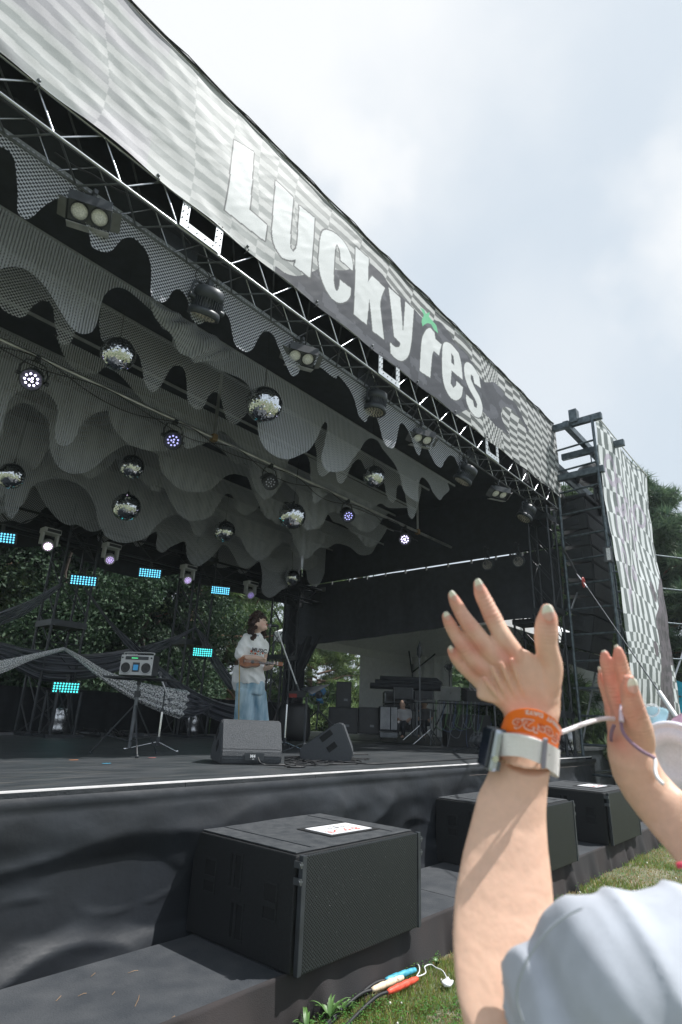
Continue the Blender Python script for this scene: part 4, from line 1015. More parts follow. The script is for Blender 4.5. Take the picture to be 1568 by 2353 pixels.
for (a, b) in (((9.66, 3.5, 6.60), (9.66, 2.48, 6.60)), ((9.66, 3.5, 5.60), (9.66, 2.55, 5.60)), ((10.45, 3.5, 6.36), (10.45, 2.36, 6.36))):
    A, B = Vector(a), Vector(b); MB().box((A+B)/2, (.09, (A-B).length, .12), bev=.01).build('top_beam', M_scaf, wing)
MB().box((9.66, 2.95, 6.72), (.16, .14, .26), bev=.01).build('beam_bracket', M_scaf, wing)
MB().box((10.9, 3.05, 6.52), (2.9, .1, .13), bev=.01).build('hoist_beam', M_scaf, wing)
MB().box((10.8, 3.4, 5.9), (2.5, .1, .13), bev=.01).build('hoist_beam', M_scaf, wing)
for (a, b) in (((9.7, 3.37, 1.2), (10.9, 3.37, 2.6)), ((9.8, 2.66, .5), (11.2, 2.66, 1.8)), ((11.2, 2.66, 1.8), (9.9, 2.66, 3.0)), ((9.7, 3.37, 3.2), (11.2, 3.37, 4.6))):
    MB().rod(a, b, .016).build('diagonal_brace', mat('bright_brace', (.4, .42, .44), .3, .8), wing)

def wingbanner():
    x0, x1, z0, z1 = 9.66, 12.95, -.0, 6.62; d = .0125; nx = int((x1-x0)/d); nz = int((z1-z0)/d); YW = 2.56
    X, Z = np.meshgrid(np.linspace(x0, x1, nx+1), np.linspace(z0, z1, nz+1))
    # right edge wavers
    edge = 12.72+.22*np.clip((Z-5.2)/1.4, 0, 1)-.0*Z+.10*np.sin(Z*1.2+1)
    XX = x0+(X-x0)*(edge-x0)/(x1-x0)
    ztop = 6.62 - .10*np.sin((XX-x0)/3.2*math.pi)
    ZZ = Z*(ztop/6.62)
    fn = np.vectorize(lambda a, b: mnoise.noise((a*.9, b*.6, 4))+.25*mnoise.noise((a*4, b*2.5, 4)))
    s_ = 5; n1 = fn(XX[::s_, ::s_], ZZ[::s_, ::s_]); n1 = np.repeat(np.repeat(n1, s_, 0), s_, 1)[:X.shape[0], :X.shape[1]]
    for ax in (0, 1):
        for _ in range(4): n1 = (np.roll(n1, 1, ax)+2*n1+np.roll(n1, -1, ax))/4
    YY = YW+.09*n1+.05*np.sin(ZZ*1.4)
    U = (XX-x0)/.155+.3*np.sin(ZZ*.9)+.1*np.sin(XX*2)
    # cell height varies: tall above, short in the middle
    def hcell(z): return .44-.35*np.exp(-((z-2.62)/.42)**2)-.10*np.exp(-((z-6.4)/.8)**2)
    zz = np.linspace(0, 7, 1400); cum = np.cumsum((zz[1]-zz[0])/hcell(zz)); 
    W = np.interp(ZZ+.10*np.sin(XX*1.6)+.05*(XX-x0), zz, cum)
    ch = (np.floor(U)+np.floor(W)) % 2
    tz = np.clip((ZZ-4.6)/1.6, 0, 1)
    lt = np.array([.72, .75, .76]); dk = np.array([.17, .195, .19])
    col = np.where(ch[..., None] > 0, lt, dk)
    # violet scribble loops in the upper left
    v = np.array([.46, .38, .50])
    def loop(cx, cz, rx, rz, wd, ph=0):
        a = np.hypot((XX-cx)/rx, (ZZ-cz)/rz); return np.abs(a-1) < wd/max(rx, rz)
    m = np.zeros_like(XX, bool)
    for cx, cz, rx, rz in ((10.15, 5.75, .22, .26), (10.5, 5.35, .2, .32), (10.25, 4.75, .13, .30), (10.6, 4.9, .16, .3), (10.15, 4.1, .09, .2), (10.2, 3.75, .08, .18), (10.9, 5.2, .2, .22), (11.4, 5.1, .2, .3), (11.2, 4.6, .1, .2), (11.9, 5.4, .3, .2), (10.1, 3.4, .06, .15), (10.75, 4.0, .09, .1)):
        m |= loop(cx, cz, rx, rz, .05)
    col[m] = col[m]*.35+v*.65
    # grey-violet drip area at lower right
    bxe = 11.42+.16*np.sin(ZZ*3.1)+.1*np.sin(ZZ*7+1)+.8*np.clip((ZZ-2.9)/1.1, 0, 1)+.5*np.clip(ZZ-3.8, 0, 3); bx2 = 12.42-.06*np.sin(ZZ*4)
    dm = (XX > bxe) & (XX < np.where(ZZ < 2.6, bx2, 13)) 
    dm |= np.hypot((XX-11.75)/.12, (ZZ-3.85)/.2) < 1
    dm |= np.hypot((XX-11.2)/.12, (ZZ-2.75)/.13) < 1
    fn2 = np.vectorize(lambda a, b: mnoise.noise((a*7, b*5, 7)))
    n2 = fn2(XX[::3, ::3], ZZ[::3, ::3]); n2 = np.repeat(np.repeat(n2, 3, 0), 3, 1)[:X.shape[0], :X.shape[1]]
    col[dm] = np.array([.155, .135, .15]); col[dm & (np.abs(n2) > .22)] = np.array([.085, .08, .085])
    V = np.stack([XX, YY, ZZ], -1).reshape(-1, 3); a = (np.arange(nz)[:, None]*(nx+1)+np.arange(nx)[None]).ravel()
    F = np.stack([a, a+1, a+nx+2, a+nx+1], 1)
    t = thing('side_banner', 'tall checked vinyl banner with violet scribbles beside the stage, lower right part grey', 'banner', (x0, YW, 0), world=True)
    npmesh('printed_sheet', V, F, attrmat('matt_vinyl_print', .5, .1, 60, spec=.5, translucent=.12), t, True, col.reshape(-1, 3).astype(np.float32))
    MB().tube([(x0, YW-.01, 6.60), (x0+1.2, YW-.02, 6.56), (x0+2.4, YW-.02, 6.55), (12.9, YW, 6.62)], .012, 5).build('edge_hem', M_white, t)
wingbanner()
# line array
def array():
    t = thing('line_array_speaker', 'curved column of dark loudspeakers hanging inside the right scaffold', 'loudspeaker', (10.9, 3.35, 2), world=True)
    X0 = 10.25; pos = Vector((X0, 3.30, 5.35)); ang = R(-4)
    for k in range(10):
        h = .30; 
        Mx = Matrix.Rotation(ang, 3, 'X')
        c = pos + Mx @ Vector((.45, .02, -h/2)); m = MB()
        # trapezoid cabinet, front faces -Y
        pts = [Vector((-.55, -.22, -.145)), Vector((.55, -.22, -.145)), Vector((.55, .28, -.10)), Vector((-.55, .28, -.10))]
        pt2 = [Vector((p.x, p.y, -p.z)) for p in pts]; vs = [c+Mx @ p for p in pts+pt2]
        m.add(vs, [(3, 2, 1, 0), (4, 5, 6, 7), (0, 1, 5, 4), (1, 2, 6, 5), (2, 3, 7, 6), (3, 0, 4, 7)]); cb = m.build('cabinet', mat('array_cabinet', (.035, .04, .044), .6, bump=.3, bscale=100), t)
        MB().box(c+Mx @ Vector((0, -.226, 0)), (1.0, .01, .25), Mx).build('grille', mat('array_grille', (.05, .055, .06), .5, .3, bump=.5, bscale=160), cb)
        MB().box(c+Mx @ Vector((-.555, .0, 0)), (.012, .16, .1), Mx, .006).box(c+Mx @ Vector((-.562, .0, 0)), (.004, .1, .06), Mx).build('handle', M_black, cb)
        pos = pos + Mx @ Vector((0, 0, -h)); ang -= R(-1.6) if k < 5 else R(-3.)
    MB().box((10.7, 3.35, 5.42), (1.0, .6, .06), bev=.01).box((10.7, 3.3, 5.5), (.12, .5, .12)).build('flying_frame', M_black, t)
array()
M_bag = mat('black_rain_cover', (.03, .034, .037), .4, bump=1., bscale=14)
for c, s_, lb in (((10.75, 3.05, 5.98), (.34, .3, .22), 'chain hoist under a crumpled black rain cover, the larger upper one'), ((9.95, 3.55, 5.35), (.2, .2, .22), 'smaller covered hoist beside the top of the corner tower')):
    t = thing('chain_hoist', lb, 'hoist', c, None, 'covered chain hoists'); m = MB(); m.sph((0, 0, 0), s_, 22, 14)
    m.v = [tuple(Vector(v)*(1+.14*mnoise.noise(Vector(v)*7))) for v in m.v]; m.build('rain_cover', M_bag, t)
    MB().rod((0, 0, -.5), (0, 0, .5), .012).box((.05, 0, -.42), (.08, .05, .12)).tube(crom([(.1, 0, .1), (.14, .02, -.2), (.05, 0, -.45)], 5), .012, 5).build('chain', M_dalu, t)
    if s_[0] > .3: MB().loft([((.22, 0, -.1), (.09, 0, 0), (0, .09, 0)), ((.25, 0, -.4), (.1, 0, 0), (0, .1, 0)), ((.27, 0, -.72), (.08, 0, 0), (0, .08, 0))], 12).build('chain_bag', M_bag, t)
# PAR on corner / blue stuff
MB()
ps = thing('side_flood_lamp', 'slim upright flood lamp clamped to the scaffold post', 'lamp', at(1398, 1275, 0, 9.64), None)
MB().box((0, 0, 0), (.1, .12, .26), bev=.01).build('housing', M_dalu, ps); MB().box((-.052, -.02, 0), (.004, .06, .2)).build('lens', M_lens, ps)
# guy strap
def guy():
    a = at(1293, 1265, 0, 9.55); s1 = dep(1328, 1322, 6.2); s1b = dep(1341, 1338, 6.05); w0 = dep(1350, 1350, 6.0); w1 = dep(1515, 1590, 3.9); w2 = dep(1600, 1715, 3.5)
    t = thing('guy_strap', 'black webbing strap with red shackle tied to a slanting steel wire at the corner', 'strap', a, world=True)
    for o in (0, .05):
        A, B = Vector(a)+Vector((o, 0, 0)), Vector(s1); MB().prism([A, A+Vector((0, .0, .075)), B+Vector((0, 0, .03)), B], (.008, .006, 0)).build('webbing', mat('webbing', (.07, .08, .085), .7), t)
    red = MB(); cc = Vector(s1b)
    red.tube([cc+Vector((.03*math.cos(q), .0, .05*math.sin(q))) for q in np.linspace(0, 6.28, 14)], .009, 6); red.build('shackle', mat('red_shackle', (.35, .04, .03), .4), t)
    ch = MB(); 
    for s_ in (-1, 1): ch.tube([Vector(s1)+(Vector(w0)-Vector(s1))*q+Vector((.012*s_*math.sin(q*3.1), 0, 0)) for q in np.linspace(-.1, 1, 8)], .008, 6)
    ch.build('turnbuckle', M_chrome, t)
    MB().rod(w0, w1, .005, n=6).build('wire', M_dalu, t); MB().rod(w1, w2, .016, n=10).build('sleeve', M_white, t)
guy()
# cyan flag at the right edge and far scaffold
fl = thing('blue_flag', 'bright blue cloth flag at the right edge behind the side banner', 'flag', (16, 3.0, 1), world=True)
p = [at(*PH2(*q), 0, 14.0) for q in ((1362, 745), (1520, 800), (1520, 1400), (1438, 1280))]
MB().prism([Vector(q) for q in p], (.02, .0, 0)).build('cloth', mat('bright_blue_cloth', (.03, .42, .62), .7), fl)
fs = thing('far_scaffold', 'dark scaffold tubes standing behind the side banner at the right edge', 'scaffold', (14, 3.2, 0), world=True)
for k in range(7):
    z = .6+k*.75; MB().rod((13.2, 3.3, z), (14.9, 2.2, z+.02), .02).build('tube', M_scaf, fs)
MB().rod((13.3, 3.2, 0), (13.3, 3.2, 4.6), .025).rod((14.8, 2.3, 0), (14.8, 2.3, 5.2), .025).build('post', M_scaf, fs)
MB().rod((13.4, 3.1, 1.6), (14.5, 2.5, 3.5), .02).build('bright_brace', MATS['bright_brace'], fs)
MB().rod((13.4, 3.1, 5.2), (13.4, 3.1, 3.4), .05).build('lamp_tube', M_black, fs)
# ================================================================== SUBWOOFERS
def grillemat():
    m = bpy.data.materials.new('perforated_grille'); m.use_nodes = True; t = m.node_tree; b = t.nodes['Principled BSDF']; b.inputs['Roughness'].default_value = .4; b.inputs['Metallic'].default_value = .5
    tcn = t.nodes.new('ShaderNodeTexCoord'); sx = t.nodes.new('ShaderNodeSeparateXYZ'); t.links.new(tcn.outputs['Object'], sx.inputs[0])
    def w_(inp, k):
        a = t.nodes.new('ShaderNodeMath'); a.operation = 'MULTIPLY'; a.inputs[1].default_value = k; t.links.new(inp, a.inputs[0])
        s_ = t.nodes.new('ShaderNodeMath'); s_.operation = 'SINE'; t.links.new(a.outputs[0], s_.inputs[0]); return s_.outputs[0]
    p = t.nodes.new('ShaderNodeMath'); p.operation = 'MULTIPLY'; t.links.new(w_(sx.outputs['X'], 2*math.pi/.020), p.inputs[0]); t.links.new(w_(sx.outputs['Z'], 2*math.pi/.017), p.inputs[1])
    r = t.nodes.new('ShaderNodeMapRange'); r.inputs['From Min'].default_value = -.1; r.inputs['From Max'].default_value = .25; t.links.new(p.outputs[0], r.inputs['Value'])
    n = t.nodes.new('ShaderNodeTexNoise'); n.inputs['Scale'].default_value = 160; t.links.new(tcn.outputs['Object'], n.inputs['Vector'])
    sp = t.nodes.new('ShaderNodeMapRange'); sp.inputs['From Min'].default_value = .73; sp.inputs['From Max'].default_value = .76; t.links.new(n.outputs['Fac'], sp.inputs['Value'])
    mi = t.nodes.new('ShaderNodeMixRGB'); mi.inputs['Color1'].default_value = (.045, .052, .057, 1); mi.inputs['Color2'].default_value = (.004, .005, .006, 1); t.links.new(r.outputs[0], mi.inputs['Fac'])
    m2 = t.nodes.new('ShaderNodeMixRGB'); m2.inputs['Color2'].default_value = (.4, .42, .42, 1); t.links.new(sp.outputs[0], m2.inputs['Fac']); t.links.new(mi.outputs[0], m2.inputs['Color1'])
    t.links.new(m2.outputs[0], b.inputs['Base Color'])
    bp = t.nodes.new('ShaderNodeBump'); bp.inputs['Strength'].default_value = .5; bp.inputs['Distance'].default_value = .004; bp.invert = True; t.links.new(r.outputs[0], bp.inputs['Height']); t.links.new(bp.outputs[0], b.inputs['Normal'])
    return m
M_gr = grillemat()
sub = thing('subwoofer', 'nearest and largest black subwoofer on the platform, with a notice card on top', 'loudspeaker', (2.46, 2.33, HZ+.002), None, 'subwoofers on the front platform')
W_, D_, H_ = 1.10, .90, .525
MB().box((W_/2, D_/2+.02, H_/2-.004), (W_, D_-.04, H_-.008), bev=.012).build('cabinet', M_box, sub)
MB().box((W_/2, D_/2+.02, H_-.001), (W_-.03, D_-.07, .006), bev=.002).build('top_panel', M_boxtop, sub)
for x in (.17, W_-.17): MB().box((x, D_/2+.02, H_+.003), (.008, D_-.16, .004)).build('stacking_groove', M_black, sub)
MB().box((W_/2, .008, H_/2), (W_-.07, .024, H_-.012), bev=.006).build('grille', M_gr, sub)
for x in (.018, W_-.018): MB().box((x, .006, H_/2), (.03, .03, H_-.006), bev=.004).build('rigging_rail', M_black, sub)
for x in (-.005, W_+.005):
    for z in (H_-.045, H_-.12): MB().rod((x-.012, .0, z), (x+.012, .0, z), .010, n=10).box((x, .016, z), (.012, .05, .03)).build('rigging_pin', M_dalu, sub)
def recess(y, z, vertical):
    m = MB(); w1, h1 = (.10, .17) if vertical else (.10, .17); T = .006
    m.box((-.004, y-w1/2, z), (T, .012, h1), bev=.002); m.box((-.004, y+w1/2, z), (T, .012, h1), bev=.002)
    m.box((-.004, y, z-h1/2), (T, w1+.012, .012), bev=.002); m.box((-.004, y, z+h1/2), (T, w1+.012, .012), bev=.002)
    if vertical: m.box((-.005, y+.012, z), (.008, .022, h1))
    else: m.box((-.005, y, z-.012), (.008, w1, .026))
    return m
for y, z, v in ((.72, .31, False), (.50, .37, True), (.46, .14, True), (.21, .28, False)):
    r_ = recess(y, z, v).build('handle_recess', M_box, sub)
    MB().box((-.0005, y, z), (.002, .085, .155)).build('recess_shade', mat('recess_shade_black', (.006, .007, .008), .8), r_)  # flat dark patch painted as the shade inside the recess
pcs = MB(); rr2 = random.Random(5)
sub2 = dup(sub, (5.20, 2.33, HZ+.002), label='middle black subwoofer on the platform, partly behind the raised forearm')
sub3 = dup(sub, (7.35, 2.33, HZ+.002), label='farthest black subwoofer, at the right end of the platform')

def textmesh(s, size, ext=0.0, bold=0.0):
    cu = bpy.data.curves.new('t', 'FONT'); cu.body = s; cu.size = size; cu.extrude = ext; cu.offset = bold; cu.align_x = 'CENTER'; cu.align_y = 'CENTER'; cu.resolution_u = 3
    o = bpy.data.objects.new('t', cu); COL.objects.link(o); dg = bpy.context.evaluated_depsgraph_get(); dg.update()
    me = bpy.data.meshes.new_from_object(o.evaluated_get(dg)); bpy.data.objects.remove(o); bpy.data.curves.remove(cu); me.materials.clear(); return me
M_red = mat('red_ink', (.62, .09, .06), .7, var=.05); M_ink = mat('black_ink', (.05, .05, .055), .7)
M_paper = mat('white_paper', (.78, .79, .82), .6, var=.03)
def notice(label, x, y, z):
    t = thing('notice_card', label, 'notice', (x, y, z), Matrix.Rotation(R(178), 3, 'Z'), 'white notice cards on the subwoofers')
    MB().box((0, 0, .001), (.46, .30, .002)).build('tape_border', mat('matt_black_tape', (.012, .013, .014), .7), t)
    MB().box((0, 0, .003), (.38, .23, .003)).build('paper', M_paper, t)
    o = objm('red_lettering', textmesh('キケン!!', .085, .0003, .0015), M_red, t); o.location = (.02, .055, .0055)
    for k, s_ in enumerate(('この上に乗らないで', 'ください')):
        o = objm('small_lettering', textmesh(s_, .034, .0002), M_ink, t); o.location = (0, -.02-.045*k, .0055)
notice('white card with red Japanese warning letters, fully visible on the nearest subwoofer', 3.16, 2.68, HZ+H_+.007)
notice('white warning card on the middle subwoofer, mostly behind the forearm', 5.92, 2.7, HZ+H_+.007)
notice('white warning card on the farthest subwoofer, peeping out beside the right hand', 7.98, 2.70, HZ+H_+.007)

# cable ends in the grass
def gpt(f, u, v, z): p = at(*f(u, v), 2, z); return p
cc = thing('cable_connectors', 'bundle of blue, beige and red cable plugs lying in the grass beside the platform', 'cables', gpt(PSUB, 1280, 1190, 0), world=True)
for nm, a, b, c in (('blue_plug', (1200, 1172), (1372, 1112), (.04, .28, .38)), ('beige_plug', (1122, 1228), (1300, 1155), (.62, .5, .36)), ('red_plug', (1212, 1240), (1382, 1162), (.62, .07, .035))):
    A, B = Vector(gpt(PSUB, *a, .035)), Vector(gpt(PSUB, *b, .03)); m = MB(); pts = [A+(B-A)*q for q in np.linspace(0, 1, 15)]
    m.tube(pts, [.010, .014, .016, .0155, .018, .0185, .016, .0165, .0185, .018, .015, .0165, .016, .014, .012], 12)
    m.build(nm, mat(nm+'_plastic', c, .45, col2=tuple(min(1, q*1.5+.02) for q in c), nscale=60), cc)
    E_ = A + (A-B)*1.1 + Vector((-.1, -.05, -.03)); MB().tube(crom([A, A+(A-B)*.4, E_, E_+Vector((-.35, -.12, 0))], 6), .009, 7).build('lead', M_cable, cc)
ws_ = thing('string_loop', 'white cord curled on the clover beside the cable plugs', 'cord', gpt(PSUB, 1430, 1100, 0), world=True)
MB().tube(crom([gpt(PSUB, *q, .03) for q in ((1360, 1075), (1390, 1085), (1395, 1120), (1380, 1150), (1430, 1130), (1425, 1095), (1460, 1082), (1490, 1100), (1530, 1120), (1560, 1180))], 5), .0035, 6).build('strand', M_white, ws_)
tis = thing('crumpled_tissue', 'crumpled scrap of white paper on the dry grass', 'litter', gpt(PSUB, 1555, 1205, .01)); m = MB().sph((0, 0, .015), (.035, .03, .018), 14, 9)
m.v = [tuple(Vector(v)*(1+.5*mnoise.noise(Vector(v)*60))) for v in m.v]; m.build('paper', M_paper, tis)
# weeds
def weed(label, base, n, hh):
    t = thing('grass_weed', label, 'weed', base, None, 'tall weeds in front of the platform'); r = random.Random(int(base[0]*1000)); 
    for i in range(n):
        a = r.uniform(0, 6.28); L_ = hh*r.uniform(.5, 1); wd = r.uniform(.005, .010); m = MB(); pts = []
        for q in np.linspace(0, 1, 7): pts.append(Vector((math.cos(a)*L_*.75*q**1.4, math.sin(a)*L_*.75*q**1.4, L_*(q-.45*q**3))))
        s_ = Vector((-math.sin(a), math.cos(a), 0)); vs = []; fs = []
        for k, p in enumerate(pts):
            ww = wd*math.sin(math.pi*min(.98, .18+.82*k/6)); vs += [p-s_*ww, p+Vector((0, 0, -.002)), p+s_*ww]
        for k in range(6):
            b = k*3; fs += [(b, b+1, b+4, b+3), (b+1, b+2, b+5, b+4)]
        m.add(vs, fs, True); m.build('blade', mat('weed_blade', (.06, .14, .03), .45, col2=(.10, .2, .05)), t)
for q, n, hh, lb in (((720, 1330), 9, .16, 'tallest weed with long arching blades under the corner of the nearest subwoofer'), ((600, 1400), 8, .13, 'leafy weed at the bottom edge left of the tallest one'), ((850, 1330), 7, .10, 'small weed to the right of the tallest one'), ((960, 1330), 6, .07, 'low weed close to the black cable in the grass'), ((1420, 1060), 7, .06, 'low bushy weed by the skirt behind the cable plugs')):
    p = gpt(PSUB, *q, 0.); p[1] = min(p[1], 2.3); weed(lb, tuple(p), n*2, hh)
# debris on the platform
db_ = thing('dry_pine_needles', 'few dry brown needles scattered on the near platform board', 'needles', (1.7, 2.6, HZ+.003), world=True); m = MB()
for a, b in (((640, 1255), (655, 1235)), ((445, 1262), (495, 1245)), ((770, 1320), (795, 1255)), ((320, 1290), (350, 1258)), ((545, 1128), (520, 1150)), ((980, 1385), (1000, 1380)), ((730, 1130), (790, 1115))):
    f = pan(0, 3100, .70153); A, B = at(*f(*a), 2, HZ+.004), at(*f(*b), 2, HZ+.004); m.tube([A, (A+B)/2+np.array([.006, 0, .003]), B], .0008, 5)
m.build('needles', mat('dry_needle', (.45, .27, .13), .7), db_)

# ================================================================== STAGE PROPS
def frame(c, d, w_):   # local X=width, Y=depth(d), Z up
    d = Vector((d[0], d[1], 0)).normalized(); w_ = Vector((d.y, -d.x, 0)) if w_ is None else w_
    return Matrix((w_, d, Vector((0, 0, 1)))).transposed()
PROF = [(0, 0), (-.022, .055), (-.02, .115), (.08, .352), (.14, .358), (.50, .10), (.48, 0)]
def wedge(label, loc, d, mirrored=1):
    Mx = frame(None, d, None); t = thing('stage_monitor', label, 'loudspeaker', loc, Mx, 'black wedge monitors on the stage')
    w2 = .268; V = [(-w2, a, b) for a, b in PROF]+[(w2, a, b) for a, b in PROF]; n = len(PROF)
    bm = bmesh.new(); vv = [bm.verts.new(v) for v in V]; bm.faces.new(vv[:n]); bm.faces.new(vv[n:][::-1])
    for i in range(n): bm.faces.new((vv[i], vv[n+i], vv[n+(i+1) % n], vv[(i+1) % n]))
    bmesh.ops.recalc_face_normals(bm, faces=bm.faces); bmesh.ops.bevel(bm, geom=list(bm.edges), offset=.012, segments=2, affect='EDGES')
    me = bpy.data.meshes.new('cabinet'); bm.to_mesh(me); bm.free(); objm('cabinet', me, mat('wedge_paint', (.066, .073, .082), .5, bump=.9, bscale=220, nscale=160, var=.35), t)
    # grille on the nose slope
    a, b = Vector((0, .165, .340)), Vector((0, .48, .114)); dd = (b-a); nn = Vector((0, -dd.z, dd.y)).normalized()
    m = MB(); c = (a+b)/2+nn*.004; rot = Matrix((Vector((1, 0, 0)), dd.normalized(), nn)).transposed(); m.box(c, (.5, dd.length, .006), rot); m.build('grille', M_gr, t)
    # dark slabs on both sides, standing in for the shade of handle recesses
    for sx in (-1, 1):
        for (y, z, ln) in ((.24, .235, .13), (.18, .135, .10)):
            rot = Matrix.Rotation(-.66, 3, 'X'); MB().box((sx*(w2+.001), y, z), (.006, ln, .055), rot, .002).build('handle_recess', MATS['recess_shade_black'], t)
    p = MB().box((.02, -.026, .063), (.17, .006, .058)); p.build('connector_panel', M_black, t)
    o = objm('lettering', textmesh('M4', .036, .0004, .001), M_white, t); o.rotation_euler = (R(90), 0, 0); o.location = (.005, -.031, .066)
    o = objm('small_lettering', textmesh('d&b', .012, .0003), M_white, t); o.rotation_euler = (R(90), 0, 0); o.location = (.01, -.031, .045)
    return t
bA = at(517, 1757, 2, SZ+.002); bB = at(648, 1756, 2, SZ+.002); cM = (bA*.56+bB*.44)
wedge('black wedge monitor seen from behind at the front edge, with M4 on its connector panel', tuple(cM), (.47, .88))
sp_ = at(765, 1751, 2, SZ+.002)
wedge('black wedge monitor seen from its side, right of the music stand', tuple(sp_+np.array([.55, .05, 0])*.55), (-.62, .785))
def dpx(p): return float(np.dot(np.array(p)-CC, CF))
# cables on stage
sc2 = thing('stage_cables', 'tangle of black cables lying on the deck between the two wedge monitors', 'cables', tuple(at(680, 1745, 2, SZ)), world=True)
for s_ in range(9):
    pts = []; 
    for i in range(16):
        q = i/15; px_ = 655+q*(150+rng.uniform(-20, 60)); py_ = 1742+9*math.sin(q*5+s_)+s_*1.2
        pts.append(at(px_, py_, 2, SZ+.008+.004*(s_ % 3)))
    MB().tube(crom(pts, 4), .006, 6).build('cable', M_cable, sc2)
lc = [at(px_, py_, 2, SZ+.008) for px_, py_ in ((800, 1752), (860, 1755), (930, 1752), (1010, 1748), (1100, 1742), (1180, 1740))]
MB().tube(crom(lc, 8), .007, 6).build('cable', M_cable, sc2)
MB().tube(crom([dep(593, 1741, dpx(cM)-.03), dep(598, 1752, dpx(cM)-.06), at(610, 1757, 2, SZ+.008), at(650, 1758, 2, SZ+.008), at(690, 1757, 2, SZ+.008), at(700, 1762, 2, SZ+.008), at(660, 1762, 2, SZ+.008)], 6), .007, 6).build('cable', M_cable, sc2)

# microphone stands
def micstand(label, base, px_top, boom_a, boom_b, mic_dir, round_base=False):
    w_ = dpx(base); t = thing('microphone_stand', label, 'microphone stand', base, None, 'tall microphone stands', world=True); b = Vector(base)
    top = Vector(dep(*px_top, w_)); top = Vector((b.x, b.y, top.z))
    MB().rod(b+Vector((0, 0, .06)), b+(top-b)*.55, .013).build('lower_tube', M_chrome, t); MB().rod(b+(top-b)*.55, top, .009).build('upper_tube', M_black, t)
    MB().box(top, (.04, .04, .05), bev=.008).rod(b+(top-b)*.53, b+(top-b)*.58, .018).build('clutch', M_black, t)
    if round_base: MB().lathe([(0, .05), (.03, .05), (.04, .03), (.125, .02), (.13, 0)], b, None, 28).build('round_base', M_black, t)
    else:
        for k in range(3):
            a = k*2.094+.6; MB().rod(b+Vector((0, 0, .09)), b+Vector((.33*math.cos(a), .33*math.sin(a), .012)), .009, n=6).sph(b+Vector((.33*math.cos(a), .33*math.sin(a), .014)), .015, 8, 6).build('leg', M_chrome if k else M_black, t)
        MB().rod(b+Vector((0, 0, .05)), b+Vector((0, 0, .14)), .025).build('hub', M_black, t)
    A, B = Vector(dep(*boom_a, w_)), Vector(dep(*boom_b, w_)); MB().rod(A, B, .009).build('boom', mat('bright_tube', (.62, .63, .66), .3, .45) if True else M_chrome if round_base else M_black, t); MB().rod(A, A+(B-A)*.12, .013).build('counterweight', M_dalu, t)
    return t, A, B, w_
mb_ = at(653, 1722, 2, SZ)
t, A, B, w_ = micstand('chrome boom microphone stand in front of the singer', tuple(mb_), PP(777, 800), PP(908, 1085), PP(680, 450), None, False)
mc = thing('microphone', 'silver headed vocal microphone at the mouth of the singer', 'microphone', tuple(B)); 
m0, m1 = Vector(dep(*PP(600, 400), w_-.0))-B, Vector(dep(*PP(690, 402), w_))-B
MB().sph(m0, .028, 16, 10).build('head_grille', mat('mic_mesh', (.3, .31, .33), .35, .8, bump=.6, bscale=400), mc); MB().rod(m0+(m1-m0)*.2, m1, .021, .014, n=14).build('body', M_black, mc); MB().rod(m1, Vector((0, 0, 0)), .010).build('clip', M_black, mc)
ms = at(361, 1725, 2, SZ)
t, A2, B2, w2_ = micstand('black boom microphone stand with chrome feet beside the boombox table', tuple(ms), (371, 1556), (391, 1612), (365, 1545), None)
mc2 = thing('microphone', 'black microphone laid toward the boombox speaker', 'microphone', tuple(B2)); q0, q1 = Vector(dep(343, 1551, w2_))-B2, Vector(dep(368, 1549, w2_))-B2
MB().rod(q0, q1, .022, .014, n=12).sph(q0, .024, 12, 8).build('body', M_black, mc2); MB().box((q1.x, q1.y, q1.z), (.03, .03, .05)).build('clip', M_black, mc2)

# music stand
mu = at(698, 1732, 2, SZ); wm = dpx(mu); t = thing('music_stand', 'black music stand with two flat desks beside the singer', 'music stand', tuple(mu), world=True); b = Vector(mu)
tp = Vector(dep(*PP(965, 1140), wm)); tp = Vector((b.x, b.y, tp.z)); MB().rod(b+Vector((0, 0, .03)), tp, .014).build('tube', M_black, t)
for k in range(3):
    a = k*2.094+1.9; MB().rod(b+Vector((0, 0, .12)), b+Vector((.26*math.cos(a), .26*math.sin(a), .01)), .008).build('leg', M_dalu, t)
MB().rod(b, b+Vector((0, 0, .2)), .017, .012).build('foot_sleeve', M_dalu, t)
dk = [Vector(dep(*PP(*q), wm+o)) for q, o in (((800, 1090), 0), ((1000, 1078), -.1), ((1040, 1110), -.1), ((1225, 1010), .1), ((930, 1050), .25))]
MB().prism([dk[1], dk[2], dk[3], dk[4]], (0, 0, -.012)).build('desk', M_black, t)
MB().prism([Vector(dep(*PP(*q), wm-.02)) for q in ((790, 1085), (1000, 1080), (965, 1150), (790, 1150))], (0, .012, 0)).build('desk', M_black, t)
MB().prism([Vector(dep(*PP(*q), wm-.04)) for q in ((805, 1110), (885, 1112), (885, 1152), (805, 1150))], (0, .004, 0)).build('red_label', mat('dull_red_card', (.20, .03, .025), .7), t)
